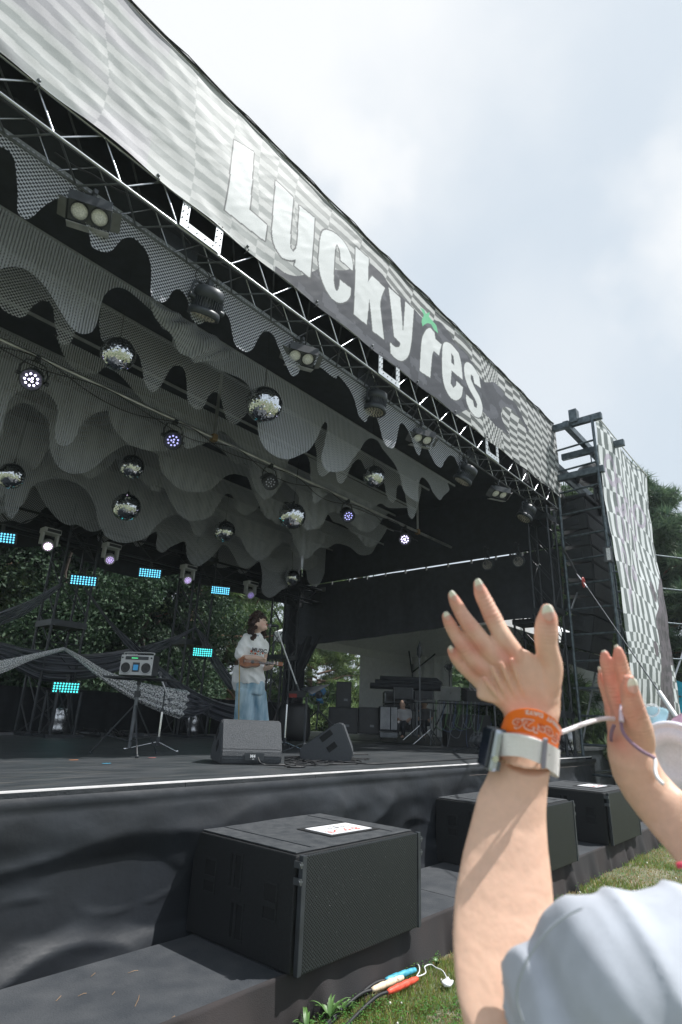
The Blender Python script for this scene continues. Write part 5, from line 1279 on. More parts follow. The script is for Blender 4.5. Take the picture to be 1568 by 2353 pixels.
# boombox table
bt_ = at(295, 1735, 2, SZ); wb = dpx(bt_); t = thing('tripod_table', 'small black tripod table holding the boombox', 'table', tuple(bt_), world=True); b = Vector(bt_)
tz = Vector(dep(310, 1556, wb)).z; tx = Vector(dep(308, 1556, wb)); ctr = Vector((b.x, b.y, tz))
MB().rod(b+Vector((0, 0, .35)), ctr, .012).build('inner_tube', M_dalu, t); MB().rod(b+Vector((0, 0, .06)), b+Vector((0, 0, .55)), .018).build('outer_tube', M_dalu, t)
for k in range(3):
    a = k*2.094+.2; f_ = b+Vector((.36*math.cos(a), .36*math.sin(a), .01)); MB().rod(b+Vector((0, 0, .46)), f_, .0075).rod(b+Vector((0, 0, .12)), b+(f_-b)*.62+Vector((0, 0, .16)), .006).sph(f_, .018, 8, 6).build('leg', M_black, t)
MB().rod(b+Vector((0, 0, .52)), b+Vector((0, 0, .58)), .03).build('collar', M_black, t)
Rv = Vector((CR[0], CR[1], 0)).normalized(); Fv = Vector((CF[0], CF[1], 0)).normalized(); MF = Matrix((Rv, Fv, Vector((0, 0, 1)))).transposed()
MB().box(ctr+Rv*.02+Vector((0, 0, .0)), (.62, .40, .018), MF, .004).rod(ctr-Vector((0, 0, .06)), ctr, .02).build('table_top', M_black, t)
def boombox():
    w_ = wb-.06; c = Vector(dep(311, 1549, w_)); c.z = tz+.011
    rot = Matrix.Rotation(R(-4), 3, 'Z') @ MF
    t = thing('boombox', 'silver boombox with two round speakers and a small blue screen', 'boombox', tuple(c), rot)
    Wd, Hd, Dp = .315, .19, .15; sil = mat('silver_plastic', (.42, .43, .44), .4, .2, .05)
    MB().box((0, Dp/2, Hd/2), (Wd, Dp, Hd), bev=.012).build('case', M_black, t); MB().box((0, -.002, Hd/2), (Wd-.004, .012, Hd-.006), bev=.006).build('front_panel', sil, t)
    for sx in (-1, 1):
        MB().lathe([(.056, 0), (.054, .008), (.046, .008), (.045, 0)], (sx*.098, -.008, .068), Matrix.Rotation(R(90), 3, 'X'), 28).build('speaker_ring', sil, t)
        MB().lathe([(.046, .002), (.02, -.001), (0, .004)], (sx*.098, -.010, .068), Matrix.Rotation(R(90), 3, 'X'), 24).build('speaker_cone', mat('speaker_mesh', (.025, .027, .03), .6), t)
        MB().rod((sx*.14, -.014, .16), (sx*.14, -.006, .16), .008, n=12).build('tweeter', M_black, t)
    MB().box((0, -.010, .075), (.066, .006, .085), bev=.002).build('cassette_window', M_black, t); MB().box((0, -.0145, .072), (.046, .002, .05)).build('screen', emitter('blue_screen', (.02, .16, .34), .5), t)
    MB().box((0, -.010, .158), (.22, .006, .030)).build('tuner_strip', M_black, t); MB().box((-.02, -.0145, .157), (.06, .002, .004)).build('tuner_light', emitter('green_led', (.1, .8, .3), 1.5), t)
    hd = MB(); hd.tube(crom([(-.14, .03, Hd), (-.14, .03, Hd+.02), (0, .03, Hd+.022), (.14, .03, Hd+.02), (.14, .03, Hd)], 3), .006, 6)
    for k in range(5): hd.box((-.11+.022*k, .02, Hd+.004), (.016, .012, .008))
    hd.build('handle_and_buttons', sil, t)
boombox()
cl_ = thing('power_strips', 'cluttered power strips and plugs on the deck by the left rear stand', 'cables', tuple(at(300, 1691, 2, SZ)), world=True)
for k in range(10):
    p = at(195+k*14+rng.uniform(-5, 5), 1692, 1, 8.8+rng.uniform(-.1, .1)); p[2] = SZ+.03
    MB().box(p, (.12, .05, .04+.03*rng.random()), Matrix.Rotation(rng.uniform(-1, 1), 3, 'Z'), .006).build('socket_box', M_blktruss if k % 2 else M_dalu, cl_)
for k in range(5):
    p = at(200+k*25, 1690, 1, 8.75); MB().tube(crom([(p[0]+rng.uniform(-.2, .2), p[1]+rng.uniform(-.15, .1), SZ+.01+abs(rng.normal(0, .05))) for _ in range(8)], 5), .008, 6).build('cable', M_cable, cl_)
# tape marks on the deck
for px_, py_, c, lb in ((170, 1746, (.75, .28, .09), 'orange'), (245, 1754, (.05, .45, .7), 'blue'), (350, 1741, (.7, .2, .18), 'red'), (830+0, 1742, (.75, .3, .12), 'second orange')):
    p = at(px_, py_, 2, SZ+.004); t = thing('tape_mark', 'small %s strip of tape on the stage floor%s' % (lb, ' behind the wedge monitors' if px_ > 500 else ' near the front left'), 'tape', tuple(p)); MB().box((0, 0, 0), (.07, .012, .0015)).build('tape', mat(lb.replace('second ', '')+'_tape', c, .6), t)

# ================================================================== WING / TENT
wpf = thing('wing_platform', 'dark platform at stage height beyond the right side of the stage', 'platform', (12, 8, 0), world=True)
for ix in range(4):
    for iy in range(6): MB().box((9.75+1.5*ix+.77, 4.75+1.3*iy+.65, SZ-.03), (1.49, 1.29, .06)).build('deck_panel', M_deck, wpf)
MB().box((12.8, 8.6, .48), (6, 7.6, .9)).build('substructure', M_black, wpf)
tent = thing('white_tent', 'large white marquee standing behind the right wing, dim inside', 'tent', (14, 8, 0), world=True)
M_pvc = mat('tent_pvc', (.78, .80, .81), .6, bump=.08, bscale=2, var=.04)
PTn = pan(1100, 2100, .7653)
k1 = at(*PTn(720, 692), 0, 16.5); zc = k1[2]; yc = k1[1]
e0 = at(*PTn(190, 622), 1, yc)
x_l = at(*PTn(450, 655), 1, yc)[0]
apex = Vector(((16.5+10.2)/2, yc-3, zc+1.9))
cs = [Vector((10.2, yc, zc)), Vector((16.5, yc, zc)), Vector((16.5, yc-6.2, zc)), Vector((10.2, yc-6.2, zc))]
for i in range(4):
    a, b = cs[i], cs[(i+1) % 4]; MB().add([a, b, apex, a+Vector((0, 0, .015)), b+Vector((0, 0, .015)), apex+Vector((0, 0, .015))], [(0, 1, 2), (3, 5, 4)]).build('roof_panel', M_pvc, tent)
    MB().box((a+b)/2-Vector((0, 0, .11)), (abs(a.x-b.x)+.03 or .02, abs(a.y-b.y)+.03, .22)).build('valance', M_pvc, tent)
for c in cs: MB().rod((c.x, c.y, 0), (c.x, c.y, zc), .03).build('pole', M_dalu, tent)
MB().rod((16.4, yc-.05, zc-.5), (15.7, yc-.4, zc+.1), .025).rod((16.4, yc-.05, zc-.5), (16.3, yc-1, zc+.05), .025).build('knee_brace', M_black, tent)
sheet('wall_panel', lambda s, t: (x_l+(16.5-x_l)*s, yc+.02+.02*math.sin(s*9), zc-t*(zc-.1)), 20, 4, M_pvc, tent)
yo0 = at(*PTn(925, 740), 0, 16.5)[1]; yo1 = at(*PTn(1012, 740), 0, 16.5)[1]
sheet('wall_panel', lambda s, t: (16.5+.06*math.sin(s*26), yo0+(yc-yo0)*s, zc-t*(zc-.1)), 60, 4, M_pvc, tent)
sheet('wall_panel', lambda s, t: (16.5, (yc-6.2)+(yo1-yc+6.2)*s, zc-t*(zc-.1)), 10, 4, M_pvc, tent)
# gear placed by sight inside the wing
def gear(name, label, cat, w_, x0, y0, x1, y1, depth, m, f=PG, bev=.01, group=None):
    # box with base on the deck, seen between two picture corners, at camera depth w_
    a = Vector(dep(*f(x0, y1), w_)); b = Vector(dep(*f(x1, y1), w_)); tpt = Vector(dep(*f((x0+x1)/2, y0), w_))
    W = ((b-a).dot(Rv)); c = (a+b)/2; H = tpt.z-c.z
    t = thing(name, label, cat, (c.x+Fv.x*depth/2, c.y+Fv.y*depth/2, c.z), MF, group)
    MB().box((0, 0, H/2), (W, depth, H), bev=bev).build('case', m, t); return t, W, H
M_pa = mat('dark_wing_cabinet', (.014, .016, .018), .6)
def spk(label, w_, *a):
    t, W, H = gear('loudspeaker', label, 'loudspeaker', w_, *a, .5, M_pa, group='black loudspeakers in the right wing')
    MB().box((0, -.255, H/2), (W*.86, .01, H*.9)).build('grille', mat('dark_wing_grille', (.02, .022, .025), .5), t); MB().box((W*.15, -.262, H*.3), (.07, .004, .04)).build('badge', M_dalu, t); return t
spk('tall narrow black loudspeaker standing in the wing behind the side-on wedge', 10.6, 380, 245, 500, 452)
spk('low wide black loudspeaker under the tall one, left of its twin', 10.4, 318, 448, 552, 655)
spk('low wide black loudspeaker just left of the white ribbed case', 10.4, 556, 448, 722, 660)
t, W, H = gear('ribbed_case', 'case with white ribbed front standing on a wheeled board in the wing', 'case', 10.3, 726, 440, 866, 640, .4, M_blackcloth)
for k in range(14):
    if k != 8: MB().box((-W/2+.02+k*(W-.04)/13, -.206, H*.52), (W/20, .012, H*.88)).build('rib', mat('grey_white_rib', (.33, .34, .36), .5), t)
t2, W, H = gear('wheeled_board', 'low wheeled board under the white ribbed case', 'trolley', 10.3, 726, 646, 866, 690, .42, M_dalu)
for sx in (-.4, .4): MB().rod((W*sx-.02, -.15, .0), (W*sx+.02, -.15, 0), .04, n=12).build('wheel', M_rubber, t2)
def fcase(label, w_, *a):
    t, W, H = gear('flight_case', label, 'flight case', w_, *a, .6, mat('flight_case_board', (.02, .021, .023), .5), group='flight cases stacked in the wing')
    for sx in (-1, 1):
        for z in (.02, H-.02): MB().box((0, -.302, z), (W, .012, .03)).build('edge_profile', M_dalu, t)
        MB().box((sx*(W/2-.012), -.302, H/2), (.026, .012, H)).build('edge_profile', M_dalu, t)
fcase('wide flight case at the top of the stack in the wing', 11.6, 765, 325, 975, 420); fcase('lower flight case behind the seated crew', 11.6, 765, 424, 975, 640)
fcase('smaller flight case right of the stack', 11.7, 985, 320, 1078, 400); fcase('flight case low on the right of the stack', 11.7, 985, 408, 1078, 640)
ca = thing('coiled_cloths', 'heap of dark rolled cloth on top of the flight cases', 'cloth', tuple(dep(*PG(920, 310), 11.7)))
m = MB()
for k in range(7): m.loft([(Rv*(-.7+.1*k)+Vector((0, 0, .05+.07*(k % 3))), Vector((0, 0, .06)), Fv*.12), (Rv*(.2+.09*k)+Vector((0, 0, .06+.06*(k % 3))), Vector((0, 0, .07)), Fv*.12), (Rv*(.75)+Vector((0, 0, .04+.05*(k % 3))), Vector((0, 0, .04)), Fv*.1)], 12)
m.build('cloth', M_blackcloth, ca)
# desk with laptop and cables
dkt = thing('equipment_desk', 'dark equipment desk in the wing with cables hanging from its edge', 'desk', tuple(dep(*PG(1330, 700), 10.2)), MF)
o_ = Vector(dep(*PG(1330, 700), 10.2)); zt = Vector(dep(*PG(1330, 408), 10.2)).z-o_.z
MB().box((0, .35, zt), (1.5, .7, .04)).build('desk_top', M_black, dkt)
for sx in (-.7, .7):
    for sy in (.03, .65): MB().rod((sx, sy, 0), (sx, sy, zt), .018).build('leg', M_dalu, dkt)
MB().box((.25, .4, zt-.55), (.8, .5, .7)).build('rack', M_pa, dkt)
cg = [mat('green_cable', (.06, .14, .05), .5), mat('grey_cable', (.14, .15, .17), .5), mat('blue_cable', (.05, .08, .16), .5)]
for k in range(12):
    x = -.35+.07*k; d_ = rng.uniform(.3, .75)
    MB().tube(crom([(x, .0, zt+.02), (x-.02, -.03, zt-.15), (x-.05+rng.uniform(-.05, .05), -.04, zt-d_), (x+.1, -.04, zt-d_-.08), (x+.2, -.02, zt-d_*.5)], 5), .007, 5).build('cable', cg[k % 3], dkt)
lp = thing('laptop', 'open silver laptop seen from behind on the equipment desk', 'laptop', (o_.x+Rv.x*(-.1), o_.y+Rv.y*(-.1), o_.z+zt+.022), MF)
MB().box((.0, .12, .008), (.36, .25, .014), bev=.004).build('base', M_dalu, lp); MB().box((0, -.04, .12), (.36, .008, .24), Matrix.Rotation(R(12), 3, 'X'), .002).build('lid', mat('grey_laptop_lid', (.17, .18, .19), .35, .6), lp)
MB().sph((0, -.05, .13), (.014, .003, .016), 10, 8).build('emblem', mat('dark_emblem', (.07, .07, .08), .3), lp)
mixr = thing('mixing_console', 'dark mixing console beside the laptop, partly behind the raised hand', 'console', (o_.x+Rv.x*.5, o_.y+Rv.y*.5, o_.z+zt+.022), MF); MB().box((0, .25, .12), (.6, .5, .22), Matrix.Rotation(R(8), 3, 'X'), .01).build('body', M_pa, mixr)
for k in range(8): MB().rod((-.24+.07*k, .02, .2), (-.24+.07*k, -.02, .22), .012, n=8).build('knob', M_dalu, mixr)
def lampstand(label, px_, top, bot, w_, f=PG):
    b = Vector(dep(*f(px_, bot), w_)); tpz = Vector(dep(*f(px_, top), w_)).z; t = thing('light_stand', label, 'stand', tuple(b), None, 'thin stands in the wing')
    MB().rod((0, 0, 0), (0, 0, tpz-b.z), .012).build('pole', M_dalu, t)
    for k in range(3): MB().rod((0, 0, .25), (.3*math.cos(k*2.1+.3), .3*math.sin(k*2.1+.3), 0), .009).build('leg', M_chrome if k == 1 else M_black, t)
    return t, tpz-b.z
t, h_ = lampstand('tall thin stand with a black pointed cover, in the middle of the tent', 1042, -10, 712, 9.9); MB().lathe([(.0, -.12), (.05, -.05), (.045, .06), (.0, .2)], (0, 0, h_), None, 10).build('cover', M_black, t)
lampstand('short chrome stand in front of the desk', 1125, 470, 745, 9.8)
def fan(label, f, c, r_px, base, w_, blades, group='pedestal fans in the wing'):
    ctr = Vector(dep(*f(*c), w_)); b = Vector(dep(*f(*base), w_)); rr = r_px*w_/FPX*.293 if f is PG else r_px*w_/FPX*.2198
    t = thing('pedestal_fan', label, 'fan', (ctr.x, ctr.y, b.z), MF, group); H = ctr.z-b.z
    MB().rod((0, 0, .3), (0, 0, H-.05), .015).build('pole', M_black, t)
    for k in range(3): MB().rod((0, 0, H*.55), (.38*math.cos(k*2.1+.5), .38*math.sin(k*2.1+.5), 0), .012).build('leg', M_black, t)
    g = MB()
    for q in (1, .66): g.tube([(rr*q*math.cos(a), -.06, H+rr*q*math.sin(a)) for a in np.linspace(0, 6.283, 25)], .005, 4)
    for k in range(18): a = k*6.283/18; g.rod((rr*math.cos(a), -.06, H+rr*math.sin(a)), (rr*.15*math.cos(a), -.10, H+rr*.15*math.sin(a)), .002, n=4)
    g.build('guard', M_dalu, t)
    for k in range(3):
        a = k*2.094+.5; MB().loft([((rr*.15*math.cos(a), 0, H+rr*.15*math.sin(a)), (0, .02, .02), (.03*math.sin(a), 0, -.03*math.cos(a))), ((rr*.5*math.cos(a+.2), 0, H+rr*.5*math.sin(a+.2)), (0, .03, 0), (rr*.36*math.sin(a), 0, -rr*.36*math.cos(a))), ((rr*.85*math.cos(a+.3), .02, H+rr*.85*math.sin(a+.3)), (0, .01, 0), (rr*.3*math.sin(a), 0, -rr*.3*math.cos(a)))], 12).build('blade', blades, t)
    MB().lathe([(0, .05), (.06, .04), (.07, -.05), (0, -.06)], (0, 0, H), Matrix.Rotation(R(90), 3, 'X'), 14).build('motor', M_black, t)
fan('pedestal fan with blue blades on a tripod behind the music stand', PG, (248, 352), 78, (235, 620), 9.6, mat('blue_fan_blade', (.03, .17, .36), .35))
fan('pale pedestal fan beside the gap in the tent wall', PG, (1270, 135), 45, (1275, 640), 12.5, mat('grey_fan_blade', (.2, .21, .22), .4))
fan('round caged fan standing on the deck at the right, near the raised forearm', PG, (1495, 720), 72, (1495, 800), 8.4, mat('clear_fan_blade', (.06, .07, .08), .3))
# small lattice behind and drum case
oc = thing('round_case', 'black covered drum case standing behind the microphone stand', 'case', tuple(dep(*PP(840, 1600), 8.3))); MB().lathe([(0, .52), (.2, .5), (.23, .42), (.25, .1), (.22, 0), (0, 0)], (0, 0, 0), None, 24).build('cover', mat('black_drum_cover', (.006, .007, .008), .5, bump=.5, bscale=12), oc)
kg = thing('chrome_keg', 'crinkled silver can standing at the foot of the corner tower', 'can', tuple(dep(*PH1(1400, 1985), 9.6))); MB().lathe([(0, .36), (.13, .36), (.17, .33), (.15, .3), (.18, .26), (.18, .14), (.15, .1), (.18, .05), (.15, 0), (0, 0)], (0, 0, 0), None, 24).build('can', MATS['crinkled_chrome'], kg)
# ================================================================== TREES
def leafcloud(clumps, nper, size, cols, name='crown', parent=None, needle=False, m=None):
    P = []; Cc = []
    for (c, r) in clumps:
        n = int(nper*(r[0]*r[1]*r[2])**(.55)); d = rng.normal(size=(n, 3)); d /= np.linalg.norm(d, axis=1)[:, None]
        rad = rng.uniform(.45, 1.05, n)**.6
        p = np.array(c)+d*rad[:, None]*np.array(r)
        P.append(p); br = rng.uniform(.75, 1.25)
        Cc.append(np.full(n, br))
    P = np.concatenate(P); br = np.concatenate(Cc); n = len(P)
    a = rng.normal(size=(n, 3)); a[:, 2] += .25 if needle else -.1; a /= np.linalg.norm(a, axis=1)[:, None]
    b = np.cross(a, rng.normal(size=(n, 3))); b /= np.linalg.norm(b, axis=1)[:, None]
    s = size*rng.uniform(.6, 1.25, n)[:, None]
    t = rng.random(n)[:, None]; c1, c2 = np.array(cols[0]), np.array(cols[1]); col = (c1*(1-t)+c2*t)*br[:, None]
    if needle:
        V = []; F = []; CC_ = []; base = 0
        for k in range(5):
            dr = a+rng.normal(size=(n, 3))*.5; dr /= np.linalg.norm(dr, axis=1)[:, None]; tip = P+dr*s; w_ = np.cross(dr, b); w_ /= np.linalg.norm(w_, axis=1)[:, None]
            w_ = w_*s*.05; V += [P-w_, P+w_, tip]; F.append(np.stack([base+np.arange(n), base+n+np.arange(n), base+2*n+np.arange(n)], 1)); base += 3*n; CC_ += [col*.9, col*.9, col*1.15]
        V = np.concatenate(V); F = np.concatenate(F); A = np.concatenate(CC_)
    else:
        V = np.concatenate([P, P+a*s*.5+b*s*.24, P+a*s, P+a*s*.5-b*s*.24]); i = np.arange(n); F = np.stack([i, i+n, i+2*n, i+3*n], 1); A = np.tile(col, (4, 1))
    return npmesh(name, V, F, m or LEAFM[needle], parent, False, A.astype(np.float32))
LEAFM = {False: attrmat('glossy_leaf', .6, 0, 5, spec=.25, translucent=.25), True: attrmat('pine_needle', .5, 0, 5, spec=.3, translucent=.3)}
M_bark = mat('pine_bark', (.16, .10, .07), .9, nscale=5, col2=(.30, .19, .13), bump=1, bscale=12)
M_bark2 = mat('dark_bark', (.07, .055, .045), .9, nscale=5, bump=1, bscale=12)
def limb(m, a, b, r0, r1, bend=.2, seed=0):
    a, b = Vector(a), Vector(b); r = random.Random(seed); L_ = (b-a).length; pts = [a]
    for q in (.33, .66): pts.append(a+(b-a)*q+Vector((r.uniform(-1, 1), r.uniform(-1, 1), r.uniform(-.6, .6)))*L_*bend*.4)
    pts.append(b); P = crom(pts, 4); m.tube(P, list(np.linspace(r0, r1, len(P))), 8)
def laurel(label, x, y, h, rad, seed, n=3000):
    t = thing('laurel_tree', label, 'tree', (x, y, 0), None, 'dark broadleaf trees behind the stage', world=True); r = random.Random(seed)
    m = MB(); limb(m, (x, y, 0), (x, y, h*.5), .16, .1, .2, seed)
    for k in range(7): limb(m, (x, y, h*(.15+.05*k)), (x+r.uniform(-1, 1)*rad*.7, y+r.uniform(-1, 1)*rad*.5, h*r.uniform(.4, .9)), .07, .02, .3, seed+k)
    m.build('trunk', M_bark2, t)
    cl = []
    for k in range(46):
        z = r.uniform(.06, 1)*h; q = math.sqrt(max(.15, 1-(z/h)**3)); a = r.uniform(0, 6.28); rr = rad*q*r.uniform(.3, .95); s = r.uniform(.55, 1.15)
        cl.append(((x+rr*math.cos(a), y+rr*math.sin(a)*.7, z), (s, s, s*.75)))
    leafcloud(cl, n/1.35, .115, ((.026, .054, .034), (.062, .108, .054)), 'crown', t)
def pine(label, x, y, h, rad, seed, z0=.35, n=560, lean=0, col=((.03, .07, .03), (.11, .17, .05)), size=.28, ncl=44, grp='pine trees around the stage', trunk=.17):
    t = thing('pine_tree', label, 'tree', (x, y, 0), None, grp, world=True); r = random.Random(seed); m = MB(); top = Vector((x+lean, y, h)); limb(m, (x, y, 0), top, trunk, .04, .12, seed); m.build('trunk', M_bark, t)
    bm_ = MB(); cl = []
    for k in range(ncl):
        z = h*(z0+(1-z0)*r.random()); q = ((1.05-z/h)/(1.05-z0))**.6; a = r.uniform(0, 6.28); rr = rad*q*r.uniform(.35, 1); f = z/h; b = Vector((x+lean*f, y, z-.3)); e = Vector((b.x+rr*math.cos(a), b.y+rr*math.sin(a), z+r.uniform(-.2, .5)))
        limb(bm_, b, e, .05, .015, .35, seed*50+k); s = r.uniform(.5, 1.0)*(.6+.1*rad); cl.append((tuple(e), (s, s, s*.36)))
        if r.random() < .6: cl.append((tuple(b+(e-b)*.6+Vector((0, 0, .15))), (s*.7, s*.7, s*.3)))
    bm_.build('branches', M_bark, t); leafcloud(cl, n, size, col, 'crown', t, True)
random.seed(3)
for i, (x, y, h, rad, lb) in enumerate(((3.5, 14.5, 7.5, 2.1, 'dark broadleaf tree behind the left edge of the stage'), (6.6, 14.0, 8., 2.3, 'big dark broadleaf tree behind the first tower'), (8.7, 14.6, 8.2, 2.1, 'dark broadleaf tree between the two rear towers'), (5.0, 19, 9, 3., 'farther dark broadleaf tree filling the gap on the left'), (8.3, 18.6, 10, 3., 'farther tall broadleaf tree behind the gap between the rear towers'))):
    laurel(lb, x, y, h, rad, i+5, 3600 if i < 4 else 2600)
pine('tall pine with a reddish trunk close behind the second rear tower', 10.6, 15.2, 11, 3.2, 21, z0=.30, lean=.6, n=430, trunk=.30)
pine('bright green pine with drooping boughs behind the left edge of the stage', 4.3, 17.5, 9, 3.6, 22, z0=.3, n=500, col=((.07, .14, .06), (.2, .28, .11)))
pine('pine behind the singer with wide flat boughs', 13.5, 16.4, 8.5, 2.8, 23, z0=.22, n=520, col=((.06, .12, .05), (.19, .27, .11)))
pine('slender pine with thin trunk between singer and black curtain', 14.6, 18.5, 9.5, 2.4, 24, z0=.25, n=420, col=((.05, .10, .04), (.15, .22, .08)))
pine('bright pine with open crown right behind the singer', 12.6, 19.5, 10, 3.0, 41, z0=.1, n=420, col=((.07, .14, .06), (.22, .3, .11)), ncl=50)
pine('bright pine seen through the opening left of the tent wall', 18.5, 17.2, 7.5, 3.6, 25, z0=.08, n=520, col=((.06, .12, .04), (.22, .30, .10)), ncl=60)
pine('far pine seen through the tent opening beside its twin', 22, 18.0, 9, 3.6, 26, z0=.1, n=420, col=((.05, .10, .04), (.17, .25, .09)))
pine('round pine glimpsed through the small gap beside the fan', 27, 15.5, 5.5, 3.2, 27, z0=.12, n=420, col=((.06, .12, .05), (.2, .27, .12)))
# right side trees
for i, (x, y, h, rad, lb) in enumerate(((19.5, 4.6, 9.0, 3.4, 'large dark pine filling the right edge beside the checked banner'), (17.5, 6.2, 8.0, 2.6, 'pine seen through the scaffold beside the covered hoist'), (22, 1.8, 8.6, 3.2, 'pine at the far right edge behind the blue flag'), (24, 7.5, 9.6, 3.5, 'tall pine rising farther back behind the side banner'))):
    pine(lb, x, y, h, rad, 31+i, z0=.05, n=1000, ncl=120, size=.34, col=((.05, .10, .065), (.15, .22, .12)) if i != 1 else ((.04, .09, .04), (.13, .19, .08)))
# undergrowth masses
def hedge():
    cl = []; r = random.Random(9)
    for k in range(150):
        a = r.uniform(R(2), R(82)); d = r.uniform(24, 34); cl.append(((d*math.cos(a), d*math.sin(a), r.uniform(.5, 3.4 if a < R(36) else 6.5 if a > R(58) else 1.4)), (1.8, 1.8, 1.4)))
    tagp(leafcloud(cl, 520, .42, ((.02, .05, .02), (.07, .12, .04)), 'distant_woodland'), kind='stuff')
hedge()

# ================================================================== SINGER
SWD = 7.30
def sp(u, v, o=0.): return Vector(dep(*PP(u, v), SWD+o))
KS = .2198*SWD/FPX
UpV = Vector((0, 0, 1)); 
M_skin = attrmat('skin', .5, .06, 120, spec=.35, sss=.12)
def skinattr(me, base, blush=(), bc=(.62, .26, .2), rr=.02, proj=False):
    n = len(me.vertices); co = np.empty(n*3, np.float32); me.vertices.foreach_get('co', co); co = co.reshape(-1, 3)
    A = np.ones((n, 4), np.float32); c = np.tile(np.array(base), (n, 1))
    for (p, r_, am) in blush:
        dv_ = co-np.array(p); dv_ = dv_-(dv_@CF)[:, None]*CF*(.8 if proj else 0); d = np.linalg.norm(dv_, axis=1); w_ = (min(.8, am*1.25)*np.exp(-(d/r_)**2))[:, None]; c = c*(1-w_)+np.array(bc)*w_
    A[:, :3] = c; a = me.color_attributes.new('print', 'FLOAT_COLOR', 'POINT'); a.data.foreach_set('color', A.ravel())
def tap(m, pts, n=14, flat=1.0, flatdir=None):
    # chain of (centre, radius) as tube with rounded ends
    P = [Vector(p) for p, _ in pts]; r = [q for _, q in pts]
    Q = crom(P, 4); rr = [float(x[0]) for x in crom([(q, 0, 0) for q in r], 4)]
    m.tube(Q, rr, n); m.sph(P[0], r[0]*.98, n, 8); m.sph(P[-1], r[-1]*.98, n, 8)
def singer():
    fx = sp(410, 1690); fx.z = SZ
    t = thing('person', 'singer in a white printed T-shirt and pale wide jeans playing a ukulele at the microphone', 'person', tuple(fx), world=True)
    o = Vector(fx)
    b = MB()
    # head, neck, arms, torso core, legs as one body
    hd = sp(500, 385); tilt = Matrix.Rotation(0, 3, 'Z')
    fd = (Rv*.86-Fv*.42+UpV*.36).normalized()   # gaze
    sd = fd.cross(UpV).normalized(); ud = sd.cross(fd).normalized()
    HM = Matrix((sd, fd, ud)).transposed()
    b.sph(hd+ud*.018-fd*.008, (.071, .092, .098), 22, 16, HM)
    b.sph(hd-ud*.045+fd*.028, (.050, .055, .055), 18, 12, HM)
    b.sph(hd+fd*.095-ud*.012, (.011, .018, .016), 10, 8, HM)      # nose
    b.sph(hd+fd*.070-ud*.085, (.022, .02, .018), 10, 8, HM)      # chin
    b.sph(hd+fd*.084-ud*.048, (.018, .010, .007), 10, 8, HM)
    for s_ in (-1, 1): b.sph(hd+sd*.072*s_-ud*.01-fd*.01, (.009, .018, .028), 10, 8, HM)
    tap(b, [(hd-ud*.05-fd*.02, .046), (sp(462, 470, .0), .045), (sp(440, 520, .0), .06)])
    b.loft([(sp(432, 505), Rv*.045, Fv*.045), (sp(425, 540), Rv*.12, Fv*.07), (sp(420, 700), Rv*.11, Fv*.08), (sp(405, 1000), Rv*.11, Fv*.08)], 18)
    tap(b, [(sp(352, 540, -.05), .045), (sp(300, 640, -.09), .048), (sp(272, 722, -.12), .042), (sp(330, 738, -.17), .04), (sp(420, 735, -.2), .034), (sp(480, 738, -.21), .027)])
    # picking hand
    tap(b, [(sp(480, 742, -.21), .030), (sp(515, 750, -.215), .033), (sp(535, 765, -.215), .028)])
    for k, (du, dv) in enumerate(((38, -12), (42, 6), (36, 20), (26, 30))): tap(b, [(sp(525, 752+8*k, -.22), .011), (sp(525+du*.6, 752+dv*.7, -.24), .010), (sp(525+du, 756+dv, -.23), .008)], 8)
    tap(b, [(sp(505, 745, -.24), .012), (sp(535, 742, -.255), .011), (sp(562, 752, -.25), .009)], 8)
    # fretting arm
    tap(b, [(sp(508, 550, .06), .042), (sp(545, 680, .13), .045), (sp(520, 800, .10), .04), (sp(550, 845, -.0), .034), (sp(575, 840, -.1), .028), (sp(600, 832, -.14), .032), (sp(618, 820, -.16), .026)])
    for k, (u, v) in enumerate(((652, 775), (640, 790), (622, 795), (607, 800))): tap(b, [(sp(618-6*k, 822+4*k, -.17), .011), (sp(u-4, v+26, -.22), .010), (sp(u, v, -.20), .008)], 8)
    tap(b, [(sp(595, 830, -.15), .012), (sp(600, 800, -.17), .011), (sp(606, 782, -.17), .008)], 8)
    for (u, hh, d_) in ((340, 1, -.05), (505, 1, .05)): tap(b, [(sp(u, 1100, d_), .07), (sp(u, 1300, d_), .06), (sp(u, 1600, d_), .05), (sp(u+15, 1660, d_-.02), .045)])
    me = fuse(b, .0075, 3, .5, 'body'); 
    skinattr(me, (.74, .52, .42), [(hd+fd*.06-ud*.03+sd*.04, .03, .35), (hd+fd*.09-ud*.05, .012, .8)]); 
    vs = np.empty(len(me.vertices)*3, np.float32); me.vertices.foreach_get('co', vs); vs = vs.reshape(-1, 3)-np.array(o); me.vertices.foreach_set('co', vs.ravel())
    objm('body', me, M_skin, t)
    # face marks
    e = MB()
    for s_ in (-1, 1): e.sph(hd+fd*.088+sd*s_*.030+ud*.014, (.013, .004, .004), 8, 6, HM); e.sph(hd+fd*.09+sd*s_*.030+ud*.034, (.017, .004, .003), 8, 6, HM)
    e.build('eyes_and_brows', mat('dark_lash', (.03, .02, .015), .6), t)
    MB().sph(hd+fd*.094-ud*.046, (.020, .006, .006), 10, 6, HM).build('mouth', mat('lip', (.45, .13, .12), .5), t)
    # hair
    h = MB(); r = random.Random(4)
    h.sph(hd+ud*.045-fd*.03, (.088, .10, .085), 18, 12, HM)
